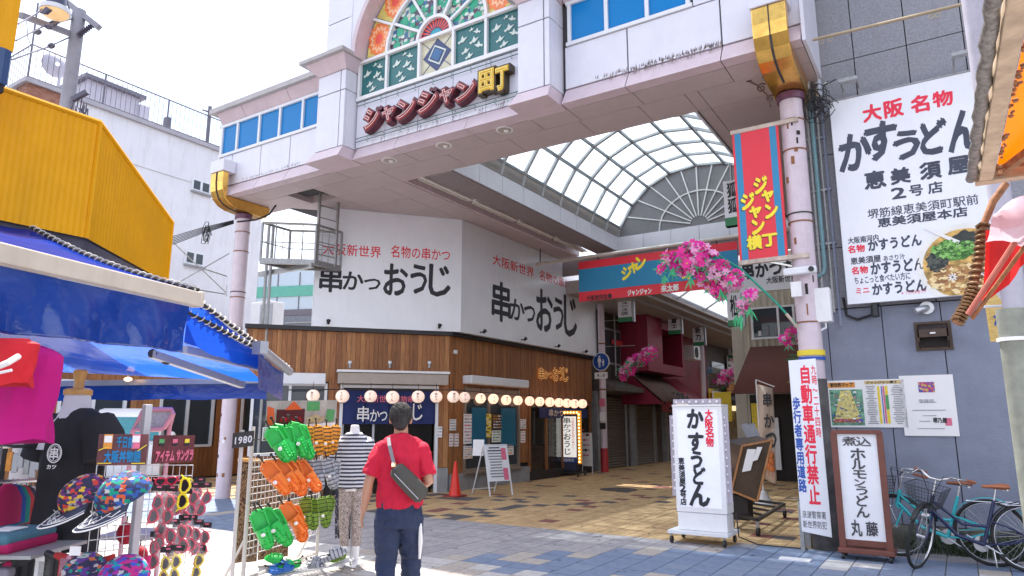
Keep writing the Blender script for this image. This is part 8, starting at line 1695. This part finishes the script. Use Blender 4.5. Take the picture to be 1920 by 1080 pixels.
q = MB(); q.grid(P); o = q.build('cloth', pattern('dark_print_cloth', [(0, (.02, .025, .05)), (.55, (.30, .28, .32)), (.6, (.03, .02, .03)), (.8, (.16, .08, .07))], 14, 'LEO', .8, dist=2), t); solidify(o, .004); q = MB(); q.tube([P[0][0], P[0][-1]], .012, 6); q.build('hanger', M['black'], t)

# ================================================= BODIES
def body_union(parts, vox, name, m, parent, smooth=4):
    q = MB()
    for p in parts: p(q)
    o = q.build(name, m, parent); return remesh(o, vox, smooth)
def limb(q, pts, rs, n=12):
    q.tube(pts, rs, n); q.ell(pts[0], rs[0]); q.ell(pts[-1], rs[-1])
def rings_body(q, O_, r_, f_, rows, n=20):
    q.loft([[O_+r_*(cx+rx*math.cos(2*math.pi*k/n))+f_*(cy+ry*math.sin(2*math.pi*k/n))+V((0, 0, z)) for k in range(n)] for z, rx, ry, cx, cy in rows])
# ---- man, back to the camera, walking towards the restaurant
fwd = V((-math.sin(AZ+.12), math.cos(AZ+.12), 0)); rt = V((fwd.y, -fwd.x, 0))
D_ = 5.80; mc = CAM+V((FW.x, FW.y, 0)).normalized()*D_+RT*(-.905); O_ = V((mc.x, mc.y, 0))
man = thing('person', 'walking man seen from behind in red T-shirt and navy trousers with grey crossbody bag', 'person', O_)
skin = mat('tan_skin', (.48, .25, .16), .55, var=.06); 
def B(x, y, z): return O_+rt*x+fwd*y+V((0, 0, z))
shw = .205
def g_torso(q): rings_body(q, O_, rt, fwd, [(.86, .14, .10, 0, 0), (.95, .15, .105, 0, 0), (1.10, .14, .10, 0, .01), (1.28, .145, .095, 0, .02), (1.38, .15, .08, 0, .02), (1.44, .085, .055, 0, .02), (1.50, .052, .052, 0, .02)])
def g_head(q):
    limb(q, [B(0, .02, 1.42), B(-.005, .035, 1.54)], [.062, .058]); q.ell(B(-.01, .035, 1.635), (.076, .076, .105), 20, 14)
    q.ell(B(-.012, .08, 1.57), (.055, .05, .05)); q.ell(B(-.02, .118, 1.615), (.014, .022, .022), 8, 6)
    for e in (-1, 1): q.ell(B(-.01+e*.081, .03, 1.61), (.012, .022, .034), 8, 6)
def hand(q, w_, d, side, curl=.5):
    d = d.normalized(); a = rt*side; pn = d.cross(a).normalized(); a = pn.cross(d).normalized()
    q.loft([[w_+d*l+(a*0)+fwd*wd*math.cos(k*.785)+rt*th_*math.sin(k*.785) for k in range(8)] for l, wd, th_ in ((0, .026, .020), (.03, .036, .017), (.075, .040, .015), (.09, .036, .012))])
    for i, (of, ln) in enumerate(((-.027, .062), (-.009, .074), (.009, .070), (.027, .055))):
        p0 = w_+d*.082+fwd*-of; p1 = p0+d*ln*.5+rt*-side*.010*curl; p2 = p1+d*ln*.45+rt*-side*.028*curl; q.tube([p0, p1, p2], [.0095, .0088, .0072], 8); q.ell(p2, .0072, 6, 5)
    p0 = w_+d*.025+fwd*.03; p1 = p0+d*.030+fwd*.022; p2 = p1+d*.028+fwd*.004; q.tube([p0, p1, p2], [.013, .011, .0085], 8); q.ell(p2, .0085, 6, 5)
Ls, Le, Lw = B(-.168, .0, 1.375), B(-.245, -.02, 1.13), B(-.285, .05, .90); Rs, Re, Rw = B(.168, .0, 1.375), B(.235, -.03, 1.12), B(.12, .18, 1.06)
def g_arms(q):
    limb(q, [Ls, Ls.lerp(Le, .5), Le, Le.lerp(Lw, .35), Lw], [.046, .045, .039, .040, .027]); limb(q, [Rs, Rs.lerp(Re, .5), Re, Re.lerp(Rw, .35), Rw], [.046, .045, .039, .040, .027]); hand(q, Lw, Lw-Le, -1); hand(q, Rw, Rw-Re, 1)
def g_feet(q):
    for x, y in ((-.09, -.22), (.10, .20)): limb(q, [B(x, y, .24), B(x, y-.02, .12)], [.038, .034])
body_union([g_torso, g_head, g_arms, g_feet], .0052, 'body', skin, man, 3)
hairm = mat('short_dark_hair', (.045, .038, .036), .8, var=.5, scale=60, bump=1.0, bscale=160)
def g_hair(q): q.ell(B(-.01, .024, 1.655), (.089, .088, .098), 24, 16); q.ell(B(-.01, -.02, 1.60), (.070, .045, .07), 16, 10)
q = MB(); g_hair(q); rnd = random.Random(1)
hr = q.build('hair', hairm, man); hr = remesh(hr, .005, 2); wrinkle(hr, .006, 40, (1, 1, .6))
q = MB()
for k in range(2600):
    a = rnd.uniform(0, 6.28); z = rnd.uniform(-.6, 1); s_ = math.sqrt(1-z*z); d = rt*s_*math.cos(a)+fwd*s_*math.sin(a)+Z_*z
    if d.dot(fwd) > .55 and z < .5: continue
    o = B(-.01, .022, 1.652)+V((d.x*.086, d.y*.086, d.z*.096)); e = (d+V((rnd.uniform(-.5, .5), rnd.uniform(-.5, .5), rnd.uniform(-.7, .2)))).normalized()*rnd.uniform(.010, .02); w_ = e.cross(d).normalized()*.0016 if e.cross(d).length > 1e-6 else rt*.001; q.add([o-w_, o+w_, o+e], [(0, 1, 2)])
q.build('hair_strands', hairm, man)
redc = mat('red_tshirt_cotton', (.54, .006, .035), .85, var=.10, scale=4, bump=.45, bscale=9)
def s_torso(q): rings_body(q, O_, rt, fwd, [(.93, .172, .125, 0, 0), (.97, .176, .13, .003, 0), (1.08, .172, .125, .0, .0), (1.20, .178, .128, -.004, .01), (1.32, .190, .126, 0, .015), (1.385, .192, .104, 0, .018), (1.425, .172, .090, 0, .02), (1.462, .115, .076, 0, .02), (1.488, .074, .067, 0, .02), (1.497, .066, .062, 0, .02)], 28)
def s_sl(q):
    for s_, e_ in ((Ls, Le), (Rs, Re)):
        m_ = s_.lerp(e_, .78); q.tube([s_+V((0, 0, .0)), s_.lerp(e_, .3), s_.lerp(e_, .55), m_], [.052, .058, .060, .066], 16); q.ell(s_, .052)
sh = body_union([s_torso, s_sl], .007, 'tshirt', redc, man, 5); wrinkle(sh, .011, 7, (1.6, 1.6, .9)); wrinkle(sh, .002, 19, (1, 1, .7), 5)
navyc = mat('navy_trouser_cloth', (.018, .030, .075), .8, var=.15, scale=5, bump=.5, bscale=8)
LK, LA = B(-.095, .06, .50), B(-.10, -.16, .10); RK, RA = B(.10, .16, .52), B(.105, .20, .09)
def tr_(q):
    rings_body(q, O_, rt, fwd, [(.78, .165, .12, 0, 0), (.86, .172, .125, 0, 0), (.94, .165, .118, 0, 0), (.985, .160, .112, 0, 0)], 24)
    for h_, k_, a_ in ((B(-.085, 0, .84), LK, LA), (B(.085, .01, .84), RK, RA)): q.tube([h_, h_.lerp(k_, .5), k_, k_.lerp(a_, .5), a_], [.098, .090, .074, .066, .062], 18); q.ell(h_, .097)
tro = body_union([tr_], .008, 'trousers', navyc, man, 4); wrinkle(tro, .010, 9, (1, 1, 1.2)); wrinkle(tro, .004, 22)
q = MB(); s0 = B(.178, -.02, .70); q.tube([B(.172, -.035, .80), B(.176, -.03, .66), B(.172, .06, .52)], [.012, .018, .010], 8); q.build('side_stripe', M['paper'], man)
for nm, a_, x, y in (('shoe', LA, -.10, -.14), ('shoe', RA, .105, .24)):
    q = MB(); q.loft([[B(x+w_*math.cos(k*.628), y+l, z0+hh*math.sin(k*.628)) for k in range(10)] for l, w_, z0, hh in ((-.10, .02, .04, .03), (-.06, .042, .05, .05), (.04, .045, .045, .045), (.12, .048, .035, .033), (.17, .02, .03, .02))]); q.build(nm, M['black'], man)
# bag
bagm = mat('charcoal_nylon', (.055, .05, .04), .6, var=.15, bump=.2, bscale=30); bg_ = thing('crossbody_bag', 'dark grey crossbody bag slung on the back of the man in the red T-shirt', 'bag', B(.05, -.17, 1.15))
q = MB(); ax = (rt*.72+V((0, 0, -.72))).normalized(); bx_ = fwd.cross(ax).normalized(); c_ = B(.075, -.185, 1.13); rings = []
for l, hh, th_ in ((-.165, .035, .025), (-.14, .065, .05), (-.05, .072, .058), (.06, .075, .058), (.14, .070, .05), (.17, .045, .03)): rings.append([c_+ax*l+bx_*hh*(abs(math.cos(k*.3927))**.6)*(1 if math.cos(k*.3927) > 0 else -1)+fwd*th_*(abs(math.sin(k*.3927))**.6)*(1 if math.sin(k*.3927) > 0 else -1) for k in range(16)])
q.loft(rings); q.build('pouch', bagm, bg_)
q = MB(); q.tube([c_+ax*(-.13)-fwd*.058+bx_*.03, c_+ax*.14-fwd*.058+bx_*.03], .004, 6); q.build('zip', M['alu'], bg_)
stp = [c_+ax*(-.15)-fwd*.01, B(-.055, -.145, 1.30), B(-.085, -.105, 1.40), B(-.10, -.04, 1.462), B(-.10, .06, 1.45)]
q = MB()
for a_, b_ in zip(stp[:-1], stp[1:]): q.beam(a_, b_+(b_-a_).normalized()*.01, .028, .006, -fwd if (b_-a_).z > .03 else Z_)
q.build('strap', mat('grey_strap', (.22, .20, .22), .7), bg_); q = MB(); q.beam(c_+ax*(-.17)-fwd*.02, stp[1].lerp(stp[0], .4)-fwd*.008, .034, .012, -fwd); q.build('tan_tab', mat('tan_leather', (.60, .28, .08), .5), bg_)
# ---- mannequins in the sun
def mannequin(lab, px, py, stripe=True):
    g_ = PZ(px, py, 0); O2 = V((g_.x, g_.y, 0)); f2 = V((.55, -.83, 0)).normalized(); r2 = V((-f2.y, f2.x, 0)); t = thing('mannequin', lab, 'mannequin', O2); W = mat('glossy_white_mannequin', (.78, .76, .78), .25, var=0)
    def b(x, y, z): return O2+r2*x+f2*y+V((0, 0, z))
    def gt(q):
        rings_body(q, O2, r2, f2, [(.82, .13, .10, 0, 0), (.95, .14, .10, 0, 0), (1.08, .11, .085, 0, 0), (1.28, .14, .10, 0, 0), (1.40, .15, .08, 0, 0), (1.46, .06, .05, 0, 0), (1.56, .047, .047, 0, .01)])
        for e in (-1, 1): limb(q, [b(e*.16, 0, 1.38), b(e*.21, .0, 1.12), b(e*.20, .06, .88)], [.045, .037, .025]); limb(q, [b(e*.07, 0, .85), b(e*.075, .02, .48), b(e*.07, -.01, .10)], [.08, .052, .03]); q.loft([[b(e*.07+w_*math.cos(k*.785), l, z0+w_*.6*math.sin(k*.785)) for k in range(8)] for l, w_, z0 in ((-.04, .02, .07), (.0, .032, .07), (.06, .036, .035), (.14, .03, .02))])
    body_union([gt], .008, 'body', W, t, 3); return t, b, O2, r2, f2
t, b, O2, r2, f2 = mannequin('white headless mannequin wearing a striped knit top and leopard leggings beside the sandal rack', 655, 1062)
kn = pattern('striped_knit', [(0, (.55, .54, .58)), (.50, (.03, .035, .06))], 7.5, 'WAVE', .9, dist=.4)
def kt(q):
    rings_body(q, O2, r2, f2, [(.86, .185, .13, 0, 0), (1.0, .18, .125, 0, 0), (1.2, .175, .125, 0, 0), (1.36, .18, .11, 0, 0), (1.43, .14, .09, 0, 0), (1.465, .08, .07, 0, 0)], 24)
    for e in (-1, 1): q.tube([b(e*.14, 0, 1.37), b(e*.20, 0, 1.22), b(e*.225, .01, 1.08)], [.075, .075, .072], 14)
wrinkle(body_union([kt], .010, 'knit_top', kn, t, 4), .010, 8)
sp2 = pattern('leopard_legging', [(0, (.50, .42, .40)), (.46, (.06, .04, .035)), (.53, (.50, .40, .36)), (.62, (.08, .05, .04))], 30, 'LEO', .8, dist=2.5)
def lg2(q):
    for e in (-1, 1): q.tube([b(e*.07, 0, .92), b(e*.075, .02, .5), b(e*.07, -.01, .22)], [.092, .062, .048], 16); q.ell(b(e*.07, 0, .90), .09)
body_union([lg2], .009, 'leggings', sp2, t, 3)
q = MB(); q.tube([b(0, -.05, 0), b(0, -.05, .012)], .16, 24); q.tube([b(0, -.05, 0), b(0, -.03, .6)], .012, 6); q.build('base_plate', M['alu'], t)

# ================================================= BICYCLES
def bicycle(lab, O_, yaw, fm, steer, fender_m, basket_m, r=.335, leansd=0, saddle_m=None, hb_bend=True, wb=1.08):
    t = thing('bicycle', lab, 'bicycle', (0, 0, 0), 'bicycles parked against the grey wall')
    st = mat('brushed_silver', (.55, .55, .57), .25, metal=.9, var=.1); ty = mat('black_tyre', (.018, .018, .018), .8); sd = saddle_m or mat('brown_saddle', (.22, .075, .035), .45, var=.15)
    F0 = V((wb, 0, r)); R0 = V((0, 0, r)); bb = V((.43, 0, .27)); seat = V((.28, 0, .74)); head_t = V((.88, 0, .78)); head_b = V((.93, 0, .60))
    axis = (head_t-head_b).normalized(); Rs = Matrix.Rotation(steer, 3, axis)
    def fs(p): return head_b+Rs @ (V(p)-head_b)
    def wheel(c, f):
        q = MB(); q.tube([f(c+V((r*.965*math.cos(k*.1745), 0, r*.965*math.sin(k*.1745)))) for k in range(36)], .019, 8, closed=True); w_ = q.build('tyre', ty, t)
        q = MB(); q.tube([f(c+V((r*.90*math.cos(k*.1745), 0, r*.90*math.sin(k*.1745)))) for k in range(36)], .010, 6, closed=True); q.build('rim', st, w_)
        q = MB()
        for k in range(28): a = k*.2244; e = .025 if k % 2 else -.025; q.tube([f(c+V((0, e, 0))+V((.02*math.cos(a+.8), 0, .02*math.sin(a+.8)))), f(c+V((r*.9*math.cos(a), 0, r*.9*math.sin(a))))], .0014, 3, caps=False)
        q.tube([f(c+V((0, -.045, 0))), f(c+V((0, .045, 0)))], .022, 10); q.build('spokes', st, w_)
    idn = lambda p: V(p); wheel(R0, idn); wheel(F0, fs)
    q = MB(); q.tube([head_t, head_b], .022, 10); q.tube([head_b+V((-.005, 0, .04)), V((.68, 0, .36)), bb], .020, 10); q.tube([head_b+V((-.03, 0, .13)), V((.62, 0, .48)), V((.36, 0, .46))], .016, 10); q.tube([seat, bb], .018, 10)
    for e in (-.05, .05): q.tube([bb, V((.2, e, .29)), R0+V((0, e, 0))], .010, 8); q.tube([V((.345, e*.3, .52)), V((.15, e, .45)), R0+V((0, e, 0))], .009, 8)
    q.build('frame', fm, t)
    q = MB()
    for e in (-.055, .055): q.tube([fs(head_b+V((0, e*.6, -.02))), fs(V((wb-.09, e, .56))), fs(F0+V((0, e, 0)))], .011, 8)
    q.tube([fs(head_b+V((0, -.04, 0))), fs(head_b+V((0, .04, 0)))], .014, 8); q.build('fork', fm, t)
    for c, f, a0, a1 in ((F0, fs, 40, 165), (R0, idn, 15, 170)):
        P = []
        for k in range(17): a = R(a0+(a1-a0)*k/16); P.append([f(c+V(((r+.028-abs(e)*.25)*math.cos(a), e, (r+.028-abs(e)*.25)*math.sin(a)))) for e in (-.024, -.014, 0, .014, .024)])
        q = MB(); q.grid(P); o = q.build('mudguard', fender_m, t); solidify(o, .003)
    q = MB(); q.tube([fs(head_t), fs(head_t+axis*.17)], .012, 8); ht = head_t+axis*.17
    q.tube([fs(ht+V(p)) for p in ((-.22, -.29, .03), (-.12, -.26, .055), (.0, -.15, .07), (.03, -.05, .02), (.03, .05, .02), (.0, .15, .07), (-.12, .26, .055), (-.22, .29, .03))], .0115, 8); q.build('handlebar', st, t)
    for e in (-1, 1):
        q = MB(); q.tube([fs(ht+V((-.12, e*.26, .055))), fs(ht+V((-.26, e*.30, .02)))], [.016, .018], 10); q.build('grip', sd, t); q = MB(); q.tube([fs(ht+V((-.03, e*.2, .07))), fs(ht+V((-.01, e*.25, .02))), fs(ht+V((-.14, e*.31, .0)))], .006, 6); q.build('brake_lever', st, t)
    q = MB()
    for e in (-1, 1): q.tube([fs(ht+V((-.02, e*.2, .06))), fs(ht+V((.12, e*.12, .10))), fs(ht+V((.10, e*.03, -.12))), fs(head_b+V((.05, 0, .0)))], .004, 5)
    q.build('brake_cable', M['black'], t)
    # basket
    b0 = head_t+V((.10, 0, -.06)); q = MB(); lv = []
    for z, hx, hy in ((0, .10, .13), (.11, .125, .155), (.22, .15, .185)):
        lv.append([V((b0.x+.08+sx*hx, sy*hy, b0.z-.02+z)) for sx, sy in ((-1, -1), (1, -1), (1, 1), (-1, 1))])
    n = 10
    def per(l, k, n=10): e = k//n; return l[e % 4].lerp(l[(e+1) % 4], (k % n)/n)
    for l in (0, .33, .66, 1.0, 1.33, 1.66, 2):
        i = min(1, int(l)); f_ = l-i; pts = [fs(per(lv[i], k).lerp(per(lv[i+1], k), f_)) for k in range(40)]; q.tube(pts, .0045 if l in (0, 2) else .0022, 4, closed=True)
    for k in range(40): q.tube([fs(per(lv[0], k)), fs(per(lv[2], k))], .0022, 3, caps=False)
    for k in range(1, 9): a_, b_ = lv[0][0].lerp(lv[0][1], k/9), lv[0][3].lerp(lv[0][2], k/9); q.tube([fs(a_), fs(b_)], .0022, 3, caps=False)
    q.build('basket', basket_m, t)
    q = MB(); q.tube([fs(V((b0.x+.06, 0, b0.z-.03))), fs(V((wb-.02, .05, r+.02)))], .006, 6); q.tube([fs(V((b0.x+.06, 0, b0.z-.03))), fs(V((wb-.02, -.05, r+.02)))], .006, 6); q.build('basket_stay', st, t)
    q = MB(); lp = fs(head_b+V((.10, 0, -.02))); q.ell(lp, (.05, .035, .035)); q.build('headlamp', st, t)
    q = MB(); q.tube([seat, seat+V((-.03, 0, .12))], .012, 8); q.build('seat_post', st, t)
    sz = seat+V((-.035, 0, .135)); q = MB(); q.loft([[sz+V((l, w_*math.cos(k*.628), .014+h_*math.sin(k*.628))) for k in range(10)] for l, w_, h_ in ((-.125, .03, .02), (-.11, .085, .032), (-.06, .10, .034), (.0, .07, .028), (.06, .035, .022), (.125, .022, .018), (.14, .008, .008))]); q.build('saddle', sd, t)
    q = MB(); [q.tube([sz+V((-.09, e, -.03)), sz+V((-.09, e, .0))], .016, 8) for e in (-.05, .05)]; q.build('saddle_spring', st, t)
    q = MB(); q.tube([bb+V((0, -.05, 0)), bb+V((0, -.054, 0))], .085, 24); q.tube([bb+V((0, -.06, 0)), bb+V((.14, -.07, .09))], .009, 6); q.tube([bb+V((0, .05, 0)), bb+V((-.14, .06, -.09))], .009, 6); q.build('crank', st, t)
    for p_, e in ((bb+V((.14, -.07, .09)), -1), (bb+V((-.14, .06, -.09)), 1)): q = MB(); q.box(p_+V((0, e*.05, 0)), (.08, .08, .02)); q.build('pedal', M['black'], t)
    q = MB(); q.beam(bb+V((.08, -.058, .05)), R0+V((-.05, -.058, .05)), .015, .012); q.beam(bb+V((.08, -.058, -.06)), R0+V((-.05, -.058, -.04)), .01, .012); q.build('chain_guard', fm, t)
    q = MB(); q.tube([R0+V((0, .06, 0)), V((-.03, .13, .01))], .007, 6); q.tube([V((-.03, .13, .01)), V((-.03, -.10, .01))], .007, 6); q.build('kickstand', st, t)
    q = MB(); q.box(V((-r-.05, 0, .48)), (.02, .05, .05)); q.build('reflector', M['red'], t)
    if True:
        q = MB(); [q.tube([V((-.30, e, .70)), V((.20, e, .70))], .007, 6) for e in (-.06, 0, .06)]; [q.tube([V((-.22, e*.06, .70)), R0+V((0, e*.06, 0))], .006, 6) for e in (-1, 1)]; q.tube([V((-.30, -.06, .7)), V((-.30, .06, .7))], .007, 6); q.build('carrier', st, t)
    t.location = O_; t.rotation_euler = (leansd, 0, yaw); return t
nvy = mat('navy_bike_paint', (.012, .018, .07), .25, var=0); tq = mat('turquoise_bike_paint', (.03, .42, .46), .25, var=0)
def park(lab, fr_px, rr_px, fm, steer, fd, bk, **k):
    a = PZ(*fr_px, 0); b = PZ(*rr_px, 0); d = a-b; return bicycle(lab, b, math.atan2(d.y, d.x), fm, steer, fd, bk, wb=min(1.2, d.length), **k)
park('turquoise city bicycle with black mesh basket and brown saddle nearest the grey wall', (1686, 1043), (1866, 1062), tq, .15, tq, M['black'], r=.36)
park('navy city bicycle with a wire basket and tan saddle in front of the turquoise one', (1722, 1064), (1936, 1074), nvy, .95, M['black'], mat('dark_wire', (.05, .05, .055), .4, metal=.5), r=.355, saddle_m=mat('tan_saddle', (.36, .12, .05), .4, var=.15))
bicycle('dark bicycle cut off by the right edge with only its front wheel in view', V((2.15, 9.75, 0)), math.pi-.05, M['black'], -.1, M['black'], MATS['dark_wire'])

# ================================================= RIGHT FOREGROUND
q = MB(); p = PD(1832, 60, 6.2); q.tube([V((p.x, p.y, 0)), V((p.x, p.y, 8))], .095, 20); solo(q, 'drain_column', mat('lilac_grey_pipe', (.42, .40, .47), .5, var=.15, dirt=.3), 'thick lilac grey pipe column at the right edge behind the rusty awning', 'pipe')
p2 = PD(1905, 660, 5.7); t = thing('pipe_sleeve', 'weathered grey green sleeve with a white ring on the lower pipe column', 'pipe', V((p2.x, p2.y, 0)))
aw3 = thing('orange_awning', 'rusty edged awning with orange tarpaulin underside in the upper right corner', 'awning', PZ(1840, 200, 2.6))
zA_ = 2.62; e0 = PZ(1868, -40, zA_); e1 = PZ(1822, 335, zA_)
gal = mat('mottled_galvanised', (.24, .22, .20), .5, metal=.5, var=.6, scale=45, bump=.5, bscale=60, dirt=.5); bei = mat('weathered_beige_beam', (.48, .36, .25), .7, var=.3, scale=12, dirt=.6); orr = mat('orange_tarpaulin', (.70, .15, .0), .5, var=.12, scale=4, transl=.4)
dr = (e1-e0).normalized(); sd_ = V((-dr.y, dr.x, 0)); sd_ = sd_ if sd_.x > 0 else -sd_
q = MB(); pts = [e0.lerp(e1, k/24)+sd_*.004*math.sin(k*2.3) for k in range(25)]; q.tube(pts, [.020+.002*math.sin(k*1.7) for k in range(25)], 10); q.build('edge_tube', gal, aw3)
q = MB(); q.beam(e0+sd_*.048+V((0, 0, .0)), e1+sd_*.048, .05, .05); q.build('side_beam', bei, aw3, bevel=.004)
q = MB(); e2 = e1+sd_*1.2; q.beam(e1+sd_*.01, e2, .055, .06); q.build('front_beam', bei, aw3, bevel=.004)
q = MB(); q.beam(e1-dr*.10+sd_*.08, e2-dr*.10, .015, .02); q.beam(e1-dr*.02+sd_*.10, e0.lerp(e1, .35)+sd_*.45, .03, .03); q.build('brace', M['rust'], aw3)
q = MB(); P = [[e0.lerp(e1, j/10)+sd_*(.09+.9*i/8)+V((0, 0, .03+.12*math.sin(i/8*1.4))) for i in range(9)] for j in range(11)]; q.grid(P); q.build('tarpaulin', orr, aw3)
q = MB(); rnd = random.Random(12)
for k in range(60): c = e0.lerp(e1, rnd.random())+sd_*(.078+rnd.uniform(0, .016))+V((0, 0, -.012)); q.ell(c, (rnd.uniform(.004, .010), rnd.uniform(.006, .016), .006), 6, 4)
q.build('rust_crust', M['rust'], aw3, kind='stuff')
# rusty spring arm, pink canvas, red canopy
cr = thing('folded_parasol_arm', 'rusty coiled spring arm hanging in front of the soup picture', 'awning arm', PD(1840, 450, 3.1)); cp_ = [PD(1886, 345, 3.1), PD(1862, 378, 3.1), PD(1843, 425, 3.1), PD(1838, 480, 3.1), PD(1826, 540, 3.1), PD(1812, 575, 3.1), PD(1793, 606, 3.1)]
q = MB(); q.tube(cp_, .016, 10); q.build('rod', M['rust'], cr); q = MB(); hx = []; tot = 150
for k in range(tot):
    t_ = 1.9+k/tot*4.1; i = min(5, int(t_)); f_ = t_-i; c = cp_[i].lerp(cp_[i+1], f_); d = (cp_[i+1]-cp_[i]).normalized(); u = d.cross(FW).normalized(); v = d.cross(u); hx.append(c+(u*math.cos(k*.9)+v*math.sin(k*.9))*.024)
q.tube(hx, .008, 6); q.build('spring', mat('rusty_bronze_spring', (.20, .11, .05), .45, metal=.6, var=.6, scale=40), cr)
cn = thing('folded_canopy', 'folded red canopy with a pale pink cover behind the rusty spring arm', 'canopy', PD(1890, 450, 2.9)); pkv = mat('pale_pink_canvas', (.62, .45, .52), .7, var=.1, transl=.3, bump=.3, bscale=8); rdv = mat('red_canopy_cloth', (.62, .02, .02), .7, var=.2, transl=.3, bump=.3, bscale=8)
P = []
for j in range(7):
    v = j/6; a_ = PD(1868+v*-22, 400+v*52, 2.9-.2*math.sin(v*3)); b_ = PD(1990, 330+v*150, 2.9); P.append([a_.lerp(b_, i/8)+V((0, 0, .02*math.sin(i*.8+j))) for i in range(9)])
q = MB(); q.grid(P); q.build('pink_cover', pkv, cn)
P = [[PD(1848+v*2-12*v*v, 432+v*150, 3.0).lerp(PD(1935, 425+v*60, 2.95), i/6)+FW*(.02*math.sin(i*1.5)) for i in range(7)] for v in [k/6 for k in range(7)]]; q = MB(); q.grid(P); q.build('red_cloth', rdv, cn)
for a_, b_, w_ in (((1925, 420), (1815, 590), .018), ((1945, 430), (1822, 598), .014)): q = MB(); q.tube([PD(*a_, 2.85), PD(*b_, 3.0)], w_*.65, 8); q.build('rib_pole', M['rust'] if w_ < .015 else mat('dusty_red_pole', (.36, .10, .07), .6, var=.3), cn)
ws = thing('wooden_sign', 'yellow wooden hanging sign with blue characters at the right edge', 'sign', PD(1875, 600, 6.6)); ya_ = PD(1850, 560, 6.6); yb_ = PD(1897, 560, 6.6); yd = PD(1852, 640, 6.6)
q = MB(); r_ = (yb_-ya_)*1.5; d_ = V((0, 0, yd.z-ya_.z)); nn_ = V((-FW.x, -FW.y, 0)).normalized(); q.poly([ya_+d_*-.15, ya_+r_+d_*-.15, ya_+r_+d_, ya_+r_*.03+d_], -nn_*.04); q.build('board', mat('yellow_board', (.68, .46, .14), .5, var=.3, scale=8, stretch=(1, 1, 5)), ws); text('ホルモン', M['blueink'], ws, ya_+r_*.08+d_*.30+nn_*.004, r_*1.4, d_*.42, nn_, off=.04)
q = MB(); q.tube([PD(1845, 575, 6.4), PD(1925, 572, 6.4)], .014, 6); q.tube([PD(1868, 545, 6.4), PD(1905, 590, 6.4)], .02, 6); q.build('bracket', M['frame'], ws)
q = MB(); P_ = V((p2.x, p2.y, 0)); q.tube([P_, P_+V((0, 0, PD(1905, 580, 5.7).z))], .105, 20); q.build('sleeve', mat('grey_green_sleeve', (.24, .25, .21), .6, var=.3, dirt=.4), t)
q = MB(); z_ = PD(1905, 640, 5.7).z; q.tube([P_+V((0, 0, z_)), P_+V((0, 0, z_+.03))], .122, 20); q.build('ring', M['white'], t)
